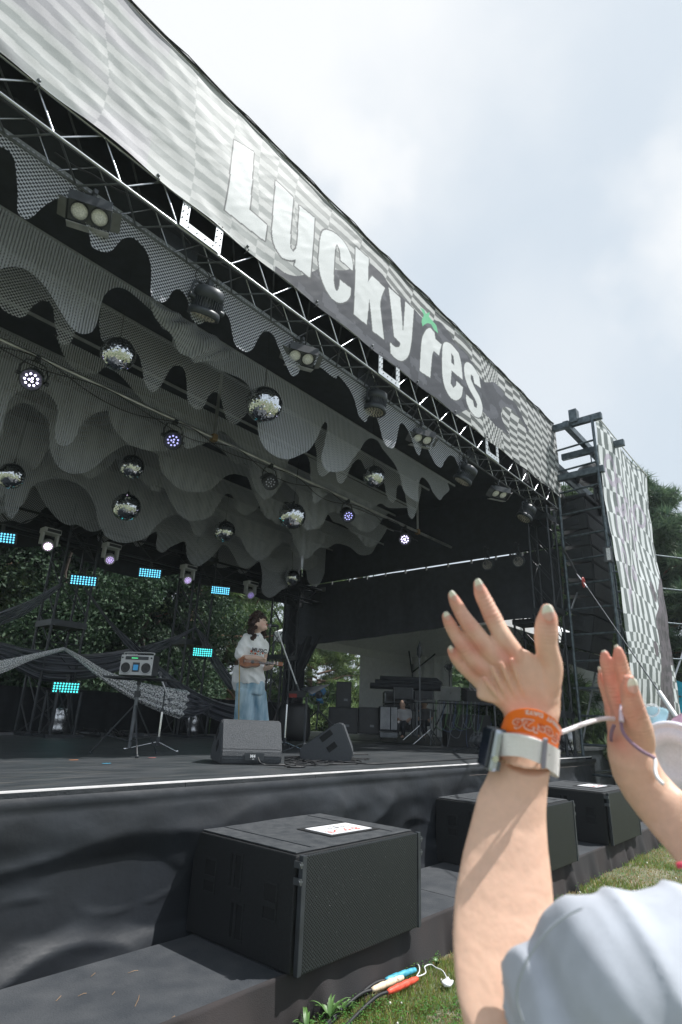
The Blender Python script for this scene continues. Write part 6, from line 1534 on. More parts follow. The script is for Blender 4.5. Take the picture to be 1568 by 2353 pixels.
    for k in range(300):
        a = r.uniform(0, 6.283); el = r.uniform(-1.0, 1.5); d = (sd*math.cos(a)*math.cos(el)+fd*math.sin(a)*math.cos(el)*.95+ud*math.sin(el))
        q = d.dot(fd)
        if q > .30 and d.dot(ud) < .55: continue
        rad = .10+.045*max(0, -d.dot(ud))+.02*r.random(); c = hd+ud*.02-fd*.022+Vector((d.x*rad, d.y*rad, d.z*(rad+.02)))
        if d.dot(ud) < 0: c -= UpV*.05
        h.sph(c+Vector((r.uniform(-1,1),r.uniform(-1,1),r.uniform(-1,1)))*.008, r.uniform(.014, .028), 8, 6)
    for k in range(9): h.sph(hd+fd*.07+sd*(-.05+.0125*k)+ud*(.062+.01*math.sin(k*2)), .016, 8, 6)
    me = fuse(h, .008, 1, .4, 'hair'); bm = bmesh.new(); bm.from_mesh(me)
    for v in bm.verts: v.co += v.normal*(.014*mnoise.noise(v.co*55)+.008*mnoise.noise(v.co*130))
    for v in bm.verts: v.co -= o
    bm.to_mesh(me); bm.free(); me.polygons.foreach_set('use_smooth', [True]*len(me.polygons))
    objm('hair', me, mat('dark_brown_hair', (.022, .011, .008), .42, bump=1, bscale=160, col2=(.055, .026, .018), nscale=30), t)
    # T-shirt
    s = MB(); K = KS
    def sec(u, v, hw, dd, o_=0): return (sp(u, v, o_), Rv*hw*K*.93, Fv*dd)
    s.loft([sec(455, 478, 58, .062), sec(445, 500, 95, .09), sec(430, 545, 122, .13), sec(420, 640, 126, .15), sec(412, 740, 130, .16), sec(398, 850, 155, .165), sec(396, 950, 166, .17), sec(400, 1010, 160, .165)], 40)
    tap(s, [(sp(362, 530, -.04), .072), (sp(322, 620, -.09), .072), (sp(294, 695, -.12), .076)], 20)
    tap(s, [(sp(505, 545, .05), .07), (sp(540, 640, .12), .075)], 20)
    tap(s, [(sp(262, 850, .02), .05), (sp(245, 960, .03), .055), (sp(250, 1050, .05), .04)], 14)
    me = fuse(s, .011, 5, .5, 'tshirt'); bm = bmesh.new(); bm.from_mesh(me)
    for v in bm.verts:
        z = v.co.z; q = v.co.dot(Rv)
        f = .016*(1-2*abs(mnoise.noise((q*8+z*6, z*4-q*3, 1))))-.008+.004*mnoise.noise((q*30, z*14, 1))+.006*math.sin(q*48+z*12)*max(0, min(1, (sp(0, 760).z-z)*5))
        v.co += v.normal*f
    for v in bm.verts: v.co -= o
    bm.to_mesh(me); bm.free(); me.polygons.foreach_set('use_smooth', [True]*len(me.polygons))
    objm('tshirt', me, mat('white_cotton', (.88, .89, .90), .85, bump=.3, bscale=60, var=.03), t)
    MB().tube(crom([sp(478+40*math.cos(a), 492+22*math.sin(a), -.06*math.sin(a)) for a in np.linspace(.2, 3.0, 9)], 3), .007, 6).build('collar', MATS['white_cotton'], t)
    # jeans
    j = MB(); j.loft([sec(405, 985, 150, .13), sec(405, 1040, 160, .14), sec(408, 1110, 166, .145)], 30)
    j.loft([sec(350, 1080, 112, .13, -.03), sec(342, 1200, 112, .14, -.04), sec(336, 1420, 110, .15, -.05), sec(342, 1660, 110, .15, -.05)], 28)
    j.loft([sec(495, 1080, 82, .12, .04), sec(505, 1200, 84, .13, .05), sec(515, 1420, 84, .14, .05), sec(515, 1660, 84, .14, .05)], 28)
    me = fuse(j, .012, 3, .5, 'jeans'); bm = bmesh.new(); bm.from_mesh(me)
    for v in bm.verts: v.co += v.normal*(.016*(1-2*abs(mnoise.noise((v.co.dot(Rv)*12, v.co.z*1.6, 4))))+.007*math.sin(v.co.dot(Rv)*46+v.co.z*3))
    for v in bm.verts: v.co -= o
    bm.to_mesh(me); bm.free(); me.polygons.foreach_set('use_smooth', [True]*len(me.polygons))
    objm('jeans', me, mat('washed_denim', (.22, .38, .50), .85, bump=.3, bscale=90, nscale=4, col2=(.52, .68, .78), stretch=(3, 3, .8)), t)
    for u in (350, 520):
        c = sp(u+12, 1690, -.05 if u < 400 else .05); c.z = SZ+.045; MB().sph(c, (.05, .12, .042), 14, 8, frame(None, tuple(fd), None)).build('shoe', M_rubber, t)
    # bracelet, pendant
    MB().tube([sp(552+8*math.cos(a), 845+26*math.sin(a), -.02-.035*math.cos(a)) for a in np.linspace(0, 6.28, 14)], .006, 6).build('bracelet', mat('amber_beads', (.35, .14, .05), .4), t)
    MB().sph(sp(478, 505, -.075), .009, 8, 6).build('pendant', mat('blue_pendant', (.1, .2, .35), .3), t)
    # print
    W3 = Matrix((Rv*.93+Fv*.36, UpV, (Rv*.36-Fv*.93))).transposed()
    me = textmesh('MUSIC', .066, .0006, .0025); ob = objm('shirt_lettering', me, M_ink, t); c = sp(492, 662, -.163)-o
    ob.matrix_local = Matrix.Translation(c) @ (Matrix.Rotation(0, 3, 'Z') @ W3 @ Matrix.Rotation(R(-3), 3, 'Z')).to_4x4()
    fl_ = MB(); fr = MB()
    for u, v, rr in ((410, 668, .015), (450, 692, .014), (482, 670, .010), (528, 690, .012)): fl_.sph(sp(u, v, -.168), (rr, rr, rr), 8, 6)
    for u, v in ((400, 690), (425, 690), (470, 700), (500, 696)): fr.sph(sp(u, v, -.166), (.012, .006, .006), 8, 6)
    fl_.build('flower_print', mat('flower_red', (.6, .12, .05), .7), t); fr.build('leaf_print', mat('leaf_green_print', (.05, .18, .10), .7), t)
    # ukulele
    wc = sp(400, 772, -.235); u = thing('ukulele', 'small reddish brown ukulele held across the body of the singer', 'ukulele', tuple(wc), world=True)
    ax = (sp(735, 798, -.2)-sp(300, 765, -.235)).normalized(); nn = (Fv*-.95+UpV*.25-Rv*.05); nn = (nn-ax*nn.dot(ax)).normalized(); vv = nn.cross(ax)
    B0 = sp(392, 776, -.235); pts = []
    for a in np.linspace(0, 2*math.pi, 48, endpoint=False):
        l = math.cos(a); wdt = .066*abs(math.sin(a))**.75*(1-.16*l)*(1-.24*math.exp(-((l-.25)/.28)**2)); pts.append(B0+ax*(.13*l)+vv*math.copysign(wdt*1.0, math.sin(a)))
    M_uke = mat('mahogany', (.24, .08, .028), .3, nscale=3, col2=(.32, .12, .045), stretch=(1, 12, 12))
    MB().prism([p-nn*.0 for p in pts], nn*-.06).build('body', M_uke, u)
    MB().lathe([(.0, 0), (.022, 0), (.022, .003)], B0+ax*.035+nn*.001, Matrix((ax, vv, nn)).transposed(), 20).build('sound_hole', M_ink, u)
    RM = Matrix((ax, vv, nn)).transposed()
    MB().box(B0+ax*.22-nn*.004, (.21, .034, .018), RM).build('neck', mat('dark_fretboard', (.07, .035, .025), .4), u); MB().box(B0+ax*.365-nn*.006, (.085, .05, .014), RM, .004).build('headstock', M_uke, u)
    MB().box(B0-ax*.07+nn*.004, (.012, .05, .008), RM).build('bridge', mat('dark_fretboard', (.07, .035, .025), .4), u)
    fr = MB()
    for k in range(9): fr.box(B0+ax*(.13+.02*k)+nn*.006, (.0016, .034, .002), RM)
    for k in range(4): fr.rod(B0+ax*.34+vv*(.02-.013*k)+nn*.004, B0+ax*.34+vv*(.02-.013*k)+nn*.014, .004, n=6)
    fr.build('frets_and_pegs', M_chrome, u)
    st_ = MB()
    for k in range(4): st_.rod(B0-ax*.07+vv*(.012-.008*k)+nn*.012, B0+ax*.36+vv*(.012-.008*k)+nn*.012, .0009, n=4)
    st_.build('strings', M_white, u)
    ins = thing('instrument_cable', 'yellow instrument cable hanging from the ukulele', 'cable', tuple(sp(283, 780, -.22)), world=True)
    MB().tube(crom([sp(300, 770, -.23), sp(283, 790, -.24), sp(284, 950, -.22), sp(278, 1200, -.2), sp(277, 1430, -.2), sp(277, 1660, -.2)], 5), .006, 6).build('cable', mat('yellow_cable', (.55, .40, .12), .5), ins)
singer()
def crew(label, u, v, w_, shirt):
    # seated crew member, dim in the wing; u,v = panel G position of the head
    def q(du, dv, o=0): return Vector(dep(*PG(u+du, v+dv), w_+o))
    b = MB(); t = thing('person', label, 'person', tuple(q(0, 250)), None, 'crew seated in the wing', world=True); o = q(0, 250); k = .293*w_/FPX
    b.sph(q(0, 0), (24*k, 24*k, 32*k), 16, 12); b.sph(q(-10, 14), (12*k, 14*k, 14*k), 10, 8); b.sph(q(-22, 2), (5*k, 5*k, 6*k), 8, 6)
    tap(b, [(q(0, 20), 11*k), (q(4, 40), 14*k)]); b.loft([(q(6, 38), Rv*30*k, Fv*.08), (q(8, 60), Rv*50*k, Fv*.11), (q(12, 130), Rv*44*k, Fv*.12), (q(14, 150), Rv*42*k, Fv*.12)], 18)
    for s_ in (-1, 1):
        tap(b, [(q(8+44*s_, 62, -.02), 17*k), (q(8+50*s_, 105, -.05), 14*k), (q(-5+36*s_, 140, -.18), 12*k), (q(-20+20*s_, 150, -.3), 10*k)])
        for f_ in range(4): tap(b, [(q(-20+20*s_, 150+3*f_, -.3), 3.6*k), (q(-30+20*s_, 156+4*f_, -.34), 3*k)], 6)
        tap(b, [(q(14+16*s_, 150, 0), 22*k), (q(-20+20*s_, 160, -.4), 18*k), (q(-20+24*s_, 200, -.42), 14*k), (q(-22+24*s_, 250, -.4), 11*k), (q(-34+24*s_, 256, -.5), 9*k)])
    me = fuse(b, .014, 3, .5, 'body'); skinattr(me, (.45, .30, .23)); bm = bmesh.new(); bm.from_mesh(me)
    for vv in bm.verts: vv.co -= o
    bm.to_mesh(me); bm.free(); objm('body', me, M_skin, t)
    s = MB(); s.loft([(q(6, 38), Rv*34*k, Fv*.09), (q(8, 60), Rv*56*k, Fv*.125), (q(12, 130), Rv*50*k, Fv*.14), (q(14, 158), Rv*48*k, Fv*.14)], 18)
    for s_ in (-1, 1): tap(s, [(q(8+44*s_, 62, -.02), 20*k), (q(8+50*s_, 100, -.05), 18*k)])
    me = fuse(s, .016, 3, .5, 'tshirt'); bm = bmesh.new(); bm.from_mesh(me)
    for vv in bm.verts: vv.co += vv.normal*.012*mnoise.noise(vv.co*7); vv.co -= o
    bm.to_mesh(me); bm.free(); objm('tshirt', me, shirt, t)
    h = MB(); h.sph(q(5, -9, .02), (25*k, 26*k, 27*k), 14, 10); h.build('hair', mat('black_hair', (.012, .011, .011), .5), t)
    p = MB()
    for s_ in (-1, 1): tap(p, [(q(14+16*s_, 152, 0), 25*k), (q(-20+20*s_, 160, -.4), 22*k), (q(-20+24*s_, 200, -.42), 18*k), (q(-22+24*s_, 242, -.4), 15*k)])
    p.build('trousers', M_blackcloth, t)
    ch = thing('folding_chair', 'dark folding chair under the '+('crew member in the white T-shirt' if u < 950 else 'crew member in dark clothes'), 'chair', tuple(q(14, 250)), MF, 'folding chairs in the wing')
    MB().box((0, .05, .46), (.4, .4, .03), bev=.01).build('seat', M_black, ch); MB().box((0, .24, .78), (.4, .03, .22), bev=.01).build('backrest', M_black, ch)
    for sx in (-1, 1):
        for sy in (-.12, .22): MB().rod((.18*sx, sy, 0), (.18*sx, sy, .46 if sy < 0 else .88), .011).build('leg', M_dalu, ch)
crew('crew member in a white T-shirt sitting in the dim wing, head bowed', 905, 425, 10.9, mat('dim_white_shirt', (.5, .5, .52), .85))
crew('crew member in dark clothes sitting beside the one in white', 1075, 420, 11.2, mat('grey_shirt', (.12, .12, .13), .85))
# ================================================================== FOREGROUND SPECTATOR
HD = .66
def h1(u, v, w_): return Vector(dep(*PH1(u, v), w_))
def pxr(r, w_, k): return r*k*w_/FPX
K1 = .38265/(2730/1568); K2 = .29758/(2730/1568); KSx = .65689/(2730/1568)
Cr, Cu, Cf = Vector(CR), Vector(CU), Vector(CF)
fg = thing('person', 'spectator in a pale grey T-shirt clapping with raised hands, seen from behind at the right', 'person', tuple(dep(1450, 2300, .45)), world=True)
FO = Vector(dep(1450, 2300, .45))
def chain(m, P, k, fn, n=16, flat=.92):
    Q = [(fn(u, v, w_), pxr(r, w_, k)*(1.15 if fn is h1 else 1.06)) for u, v, r, w_ in P]; tap(m, Q, n)
b = MB()
HDI = .675
chain(b, [(425, 222, 42, .700), (452, 300, 62, .699), (480, 370, 68, .697), (512, 430, 71, .694), (572, 560, 80, .688), (632, 680, 82, .682), (700, 810, 92, .676), (790, 950, 96, .672), (850, 1060, 85, .67)], K1, h1)
chain(b, [(155, 345, 40, .700), (190, 420, 56, .699), (235, 500, 62, .698), (270, 560, 66, .694), (355, 680, 76, .686), (435, 780, 78, .680), (515, 890, 88, .675), (640, 1020, 92, .670), (720, 1120, 80, .668)], K1, h1)
chain(b, [(92, 560, 40, .698), (130, 640, 56, .697), (170, 715, 60, .695), (210, 780, 64, .692), (282, 880, 72, .686), (345, 960, 74, .682), (425, 1060, 84, .677), (540, 1150, 88, .672), (620, 1220, 76, .67)], K1, h1)
chain(b, [(140, 915, 34, .692), (175, 975, 48, .691), (225, 1040, 54, .690), (262, 1080, 58, .688), (325, 1130, 66, .684), (375, 1170, 72, .682), (470, 1250, 82, .677), (560, 1330, 84, .67)], K1, h1)
chain(b, [(1148, 500, 62, .672), (1150, 570, 88, .671), (1142, 650, 100, .670), (1138, 750, 104, .668), (1140, 850, 100, .667), (1160, 960, 104, .668), (1180, 1080, 112, .669), (1160, 1230, 120, .668), (1110, 1400, 120, .666)], K1, h1)
# palm and wrist lofts
def psec(u, v, hw, ang, w_, th):
    a = R(ang); ax = Cr*math.cos(a)-Cu*math.sin(a)     # image direction
    ax = (ax+Cf*.05).normalized(); return (h1(u, v, w_), ax*pxr(hw, w_, K1), Cf*th)
b.loft([psec(640, 1020, 250, -33, .674, .012), psec(700, 1120, 335, -32, .672, .0145), psec(770, 1230, 400, -25, .670, .016), psec(850, 1340, 415, -12, .668, .0175), psec(925, 1450, 365, 0, .666, .019), psec(962, 1540, 318, 4, .664, .021), psec(975, 1620, 282, 8, .662, .022), psec(985, 1740, 262, 8, .657, .0225), psec(965, 1900, 262, 8, .650, .024), psec(920, 2060, 268, 5, .642, .026)], 30, pw=2.4)
b.loft([psec(960, 1080, 150, 25, .6725, .011), psec(1010, 1180, 255, 10, .671, .014), psec(1060, 1300, 240, 5, .669, .017), psec(1080, 1420, 205, 0, .667, .018), psec(1070, 1530, 160, 0, .665, .018)], 22)
# tendons
for a_, b_ in (((660, 1040), (850, 1480)), ((560, 1080), (760, 1480)), ((770, 1000), (930, 1460)), ((480, 1200), (690, 1480))):
    P = [h1(a_[0]+(b_[0]-a_[0])*q, a_[1]+(b_[1]-a_[1])*q, .6725-.004*q-.0172) for q in np.linspace(0, 1, 6)]
    b.tube(P, [.0028, .0034, .0034, .003, .0026, .002], 8)
def dpt(x, y, w_): return Vector(dep(x, y, w_))
def asec(x, y, hw, ang, w_, th):
    a = R(ang); ax = Cr*math.cos(a)-Cu*math.sin(a); return (dpt(x, y, w_), ax*(hw*w_/FPX), (Cf*.9+Cu*.35).normalized()*th)
b.loft([asec(1208, 1745, 56, 4, .642, .025), asec(1192, 1790, 65, 5, .635, .027), asec(1176, 1850, 77, 5, .622, .031), asec(1168, 1930, 89, 4, .602, .036), asec(1163, 2010, 103, 3, .580, .041), asec(1159, 2090, 113, 0, .556, .044), asec(1158, 2170, 117, -3, .532, .046), asec(1162, 2250, 116, -8, .508, .048), asec(1178, 2330, 114, -18, .486, .048), asec(1215, 2400, 112, -40, .465, .047), asec(1290, 2420, 112, -70, .452, .047), asec(1400, 2370, 115, -85, .448, .05), asec(1520, 2280, 118, -80, .45, .055)], 34)
# torso core (continues down) and neck, head outside the frame
b.loft([(FO+Cr*.12-UpV*.12, Cr*.08, Fv*.06), (FO+Cr*.17-UpV*.15, Cr*.13, Fv*.09), (FO+Cr*.19-UpV*.2, Cr*.15, Fv*.11), (FO+Cr*.2-UpV*.6, Cr*.15, Fv*.11)], 20)
HC = FO+Cr*.36+UpV*.26+Fv*.0
tap(b, [(FO+Cr*.31-UpV*.08, .06), (FO+Cr*.32+UpV*.12, .055), (HC, .06)])
b.sph(HC, (.078, .095, .115), 24, 18, MF); b.sph(HC+Fv*.095-UpV*.01, (.014, .02, .022), 10, 8, MF); b.sph(HC+Fv*.06-UpV*.09, (.035, .035, .03), 12, 8, MF)
for s_ in (-1, 1): b.sph(HC+Rv*.08*s_, (.010, .02, .03), 10, 8, MF)
for s_ in (-1, 1): tap(b, [(FO+Cr*(.2+.09*s_)-UpV*.5, .09), (FO+Cr*(.2+.1*s_)-UpV*.62+Fv*.1, .08), (Vector((FO.x, FO.y, .3))+Cr*(.2+.1*s_)+Fv*.1, .055), (Vector((FO.x, FO.y, .06))+Cr*(.2+.1*s_)+Fv*.1, .04), (Vector((FO.x, FO.y, .04))+Cr*(.2+.1*s_)+Fv*.22, .035)])
# right hand
def h2(u, v, w_): return Vector(dep(*PH2(u, v), w_+.07))
chain(b, [(585, 345, 62, .685), (600, 430, 86, .684), (620, 520, 92, .683), (640, 600, 98, .682), (670, 700, 100, .680), (700, 830, 102, .678), (730, 980, 105, .675), (760, 1150, 120, .672), (790, 1350, 130, .668)], K2, h2)
chain(b, [(405, 400, 60, .694), (418, 480, 84, .693), (440, 570, 90, .692), (460, 650, 94, .691), (485, 760, 94, .689), (520, 880, 104, .687), (560, 1000, 106, .684), (600, 1130, 110, .680), (640, 1300, 120, .675)], K2, h2)
chain(b, [(338, 650, 30, .705), (350, 730, 44, .704), (375, 830, 52, .702), (420, 950, 60, .70), (480, 1100, 80, .695), (540, 1280, 100, .688)], K2, h2)
chain(b, [(432, 1085, 40, .708), (455, 1150, 56, .707), (470, 1230, 60, .705), (495, 1330, 64, .702), (520, 1450, 76, .698), (560, 1600, 90, .69)], K2, h2)
chain(b, [(728, 735, 78, .640), (735, 810, 108, .640), (745, 900, 126, .641), (762, 1000, 142, .642), (785, 1100, 150, .643), (815, 1220, 165, .646), (850, 1360, 185, .65), (880, 1500, 188, .654), (890, 1640, 180, .656), (860, 1800, 180, .66)], K2, h2, 20)
def rsec(u, v, hw, ang, w_, th):
    a = R(ang); ax = Cr*math.cos(a)-Cu*math.sin(a); return (h2(u, v, w_), ax*pxr(hw, w_, K2), Cf*th)
b.loft([rsec(640, 1250, 150, 0, .680, .020), rsec(690, 1420, 215, 0, .676, .028), rsec(740, 1600, 290, -4, .670, .034), rsec(770, 1780, 315, -10, .664, .036), rsec(830, 1970, 335, -24, .657, .034), rsec(940, 2160, 345, -36, .646, .032), rsec(1110, 2370, 365, -45, .63, .031), rsec(1330, 2600, 395, -48, .605, .034), rsec(1620, 2900, 430, -48, .57, .038), rsec(1900, 3200, 450, -48, .54, .042), rsec(2100, 3420, 450, -48, .52, .044)], 32)
chain(b, [(2100, 3420, 420, .52), (2250, 3700, 430, .48), (1900, 4000, 430, .45)], K2, h2)
me = fuse(b, .0016, 4, .5, 'body')
bl_ = []
for (u, v, w_, r_, am) in ((500, 400, .68, .012, .25), (572, 570, .67, .010, .42), (265, 560, .68, .010, .25), (355, 690, .67, .009, .42), (280, 890, .67, .009, .38), (200, 740, .68, .009, .2), (700, 975, .655, .012, .40), (790, 990, .655, .010, .35), (255, 1080, .68, .010, .15), (1145, 740, .66, .011, .12)):
    bl_.append((h1(u, v, w_), r_, am))
for (u, v, w_) in ((430, 240, .70), (165, 360, .70), (100, 580, .70), (145, 930, .69), (1148, 560, .67), (400, 1110, .68), (420, 900, .67)): bl_.append((h1(u, v, w_), .011, .55))
for (u, v, w_) in ((590, 380, .68), (410, 430, .69), (735, 800, .64), (350, 700, .70), (440, 1100, .70), (640, 1000, .67), (560, 1560, .66)): bl_.append((h2(u, v, w_), .014, .5))
skinattr(me, (.74, .475, .345), bl_, (.66, .22, .16), proj=True)
# skin creases and veins as real relief
bm = bmesh.new(); bm.from_mesh(me)
cre = []
for (u, v, w_, nx_) in ((1150, 655, .66, 60), (1145, 760, .66, 90), (1145, 790, .66, 90), (1150, 820, .66, 80)): cre.append(h1(u, v, w_))
CREASE = []
def crz(fn, p, q, w_, r_=.014, s_=1500):
    a_, b_ = fn(*p, w_), fn(*q, w_); CREASE.append(((a_+b_)/2-Cf*.008, (b_-a_).normalized(), r_, s_))
for p, q, w_ in (((540, 480), (600, 640), .688), ((320, 620), (390, 740), .686), ((250, 820), (320, 940), .686), ((180, 690), (230, 790), .692), ((480, 340), (540, 460), .695), ((205, 500), (260, 600), .694), ((120, 610), (160, 700), .695), ((1142, 690), (1140, 840), .668), ((1148, 600), (1144, 690), .67), ((230, 1030), (300, 1110), .69)): crz(h1, p, q, w_)
for p, q, w_ in (((760, 900), (790, 1100), .642), ((790, 1050), (830, 1250), .643), ((850, 1300), (880, 1500), .648), ((620, 500), (640, 560), .683), ((430, 560), (445, 620), .69), ((480, 800), (500, 870), .689)): crz(h2, p, q, w_, .022, 1400)
for vtx in bm.verts:
    c = vtx.co; f_ = .00035*mnoise.noise(c*55)+.00012*mnoise.noise(c*190)
    for (p_, ax_, r_, s_) in CREASE:
        d_ = c-p_; d_ = d_-Cf*(d_.dot(Cf)*.9)
        if abs(d_.x) < .02 and abs(d_.y) < .02 and abs(d_.z) < .02 and d_.length < r_: f_ += -.0008*math.cos(d_.dot(ax_)*s_*(1+.25*mnoise.noise(c*90))+1.8*math.sin(d_.length*230))*(.5+.9*abs(mnoise.noise(c*70)))*(1-d_.length/r_)
    vtx.co += vtx.normal*f_
for vtx in bm.verts: vtx.co -= FO
bm.to_mesh(me); bm.free(); me.polygons.foreach_set('use_smooth', [True]*len(me.polygons))
objm('body', me, M_skin, fg)
# crease lines across thumbs and finger joints: fine tubes slightly sunk read as folds
M_nail = attrmat('pale_nail', .25, 0, 20, spec=.6); M_nbed = mat('pink_nail_bed', (.72, .42, .36), .25, var=.04)
def nail(fn, k, tip, base, w_, hw, dz=-.006):
    T, B_ = fn(*tip, w_), fn(*base, w_); ax = (T-B_).normalized(); sd_ = ax.cross(Cf).normalized(); L_ = (T-B_).length; hwm = pxr(hw, w_, k)
    m = MB(); vs = []; fs = []; nu, nv = 12, 8
    for j in range(nu+1):
        q = j/nu; wd = hwm*(1-.10*q)*(math.sqrt(max(0, 1-((q-.5)/.52)**2)) if q > .5 else 1)*(math.sqrt(max(.0, 1-((.35-q)/.38)**2)) if q < .35 else 1)
        for i in range(nv+1):
            s_ = (i/nv-.5)*2; vs.append(B_+ax*L_*q+sd_*wd*s_+Cf*(dz+hwm*.55*s_*s_))
    for j in range(nu):
        for i in range(nv): a = j*(nv+1)+i; fs.append((a, a+1, a+nv+2, a+nv+1))
    n_ = len(vs); vs += [Vector(v)+Cf*.0007 for v in vs]; fs += [tuple(n_+i for i in f[::-1]) for f in fs]
    m.add(vs, fs, True); o_ = WOFF[fg.name]
    A = np.ones((len(vs), 3)); nn_ = (nu+1)*(nv+1)
    for j in range(nu+1):
        for i in range(nv+1):
            q = j/nu; e_ = min(1, max(0, (q-.50-.10*(((i/nv)-.5)*2)**2*-1)/.10)); c_ = np.array((.74, .43, .36))*(1-e_)+np.array((.80, .78, .66))*e_
            A[j*(nv+1)+i] = c_; A[nn_+j*(nv+1)+i] = c_
    me_ = bpy.data.meshes.new('fingernail'); me_.from_pydata([tuple(Vector(v)-o_) for v in m.v], [], m.f); me_.polygons.foreach_set('use_smooth', [True]*len(me_.polygons))
    ca_ = me_.color_attributes.new('print', 'FLOAT_COLOR', 'POINT'); B4 = np.ones((len(vs), 4), np.float32); B4[:, :3] = A; ca_.data.foreach_set('color', B4.ravel()); objm('fingernail', me_, M_nail, fg)
nail(h1, K1, (412, 165), (448, 300), .697, 44); nail(h1, K1, (136, 292), (185, 400), .698, 38); nail(h1, K1, (80, 508), (112, 600), .697, 34); nail(h1, K1, (128, 862), (152, 935), .690, 24)
nail(h1, K1, (1130, 428), (1150, 600), .665, 66, -.010)
nail(h2, K2, (562, 272), (592, 355), .684, 40, .0); nail(h2, K2, (398, 345), (412, 420), .692, 42, .0); nail(h2, K2, (322, 556), (340, 650), .703, 24, -.002); nail(h2, K2, (402, 975), (440, 1080), .705, 40, -.004)
nail(h2, K2, (718, 680), (738, 880), .635, 84, -.0135)
# short sleeve and shirt
s = MB()
def ssec(u, v, hw, ang, w_, th):
    x, y = PS(u, v); a = R(ang); ax = Cr*math.cos(a)-Cu*math.sin(a); return (dpt(x, y, w_), ax*(hw*KSx*w_/FPX), Cf*th)
s.loft([ssec(560, 1540, 230, -80, .455, .045), ssec(610, 1470, 330, -68, .453, .052), ssec(730, 1440, 405, -68, .45, .058), ssec(900, 1440, 480, -74, .445, .062), ssec(1100, 1440, 470, -80, .44, .068), ssec(1400, 1430, 500, -88, .44, .075), ssec(1800, 1500, 580, -92, .45, .085), ssec(2300, 1640, 640, -92, .47, .09)], 44)
s.loft([(FO+Cr*.10-UpV*.07, Cr*.12, Fv*.085), (FO+Cr*.17-UpV*.10, Cr*.17, Fv*.12), (FO+Cr*.19-UpV*.2, Cr*.18, Fv*.135), (FO+Cr*.2-UpV*.45, Cr*.19, Fv*.14)], 30)
me = fuse(s, .0045, 5, .5, 'tshirt'); bm = bmesh.new(); bm.from_mesh(me)
for v in bm.verts:
    c = v.co-FO; a = c.dot(Cr); q = c.dot(Cu)
    f = .005*mnoise.noise((a*9, q*5, 4.4))+.0075*(.6-2.2*abs(mnoise.noise((a*17+q*9, q*4-a*3, 1.4))))+.0035*mnoise.noise((a*50+q*20, q*22, 2))
    v.co += v.normal*(f-.004)
for v in bm.verts: v.co -= FO
bm.to_mesh(me); bm.free(); me.polygons.foreach_set('use_smooth', [True]*len(me.polygons))
objm('tshirt', me, mat('pale_grey_cotton', (.43, .455, .505), .9, bump=.12, bscale=900, var=.06, nscale=40), fg)
SEAM = MB(); SEAM.tube(crom([dpt(*PS(*q), .392) for q in ((600, 1660), (560, 1500), (600, 1330), (700, 1160), (830, 1030), (960, 960))], 6), .0009, 5); SEAM.build('sleeve_seam', MATS['pale_grey_cotton'], fg)
p = MB()
for s_ in (-1, 1): tap(p, [(FO+Cr*(.2+.08*s_)-UpV*.4, .105), (FO+Cr*(.2+.1*s_)-UpV*.62+Fv*.1, .095), (Vector((FO.x, FO.y, .3))+Cr*(.2+.1*s_)+Fv*.1, .075), (Vector((FO.x, FO.y, .09))+Cr*(.2+.1*s_)+Fv*.1, .07)])
p.build('trousers', MATS['washed_denim'], fg)
for s_ in (-1, 1): MB().sph(Vector((FO.x, FO.y, .035))+Cr*(.2+.1*s_)+Fv*.17, (.05, .13, .05), 14, 8, MF).build('shoe', M_white, fg)
h = MB(); h.sph(HC+UpV*.02-Fv*.012, (.092, .108, .118), 24, 16, MF); h.sph(HC-UpV*.08-Fv*.05, (.085, .06, .12), 18, 12, MF); h.build('hair', MATS['black_hair'], fg)
MB().tube(crom([dpt(1556, 1990, .50), dpt(1566, 1987, .50), dpt(1580, 1990, .50), dpt(1600, 2000, .50)], 4), .0025, 8).build('red_strap', mat('crimson_strap', (.45, .03, .06), .7), fg)

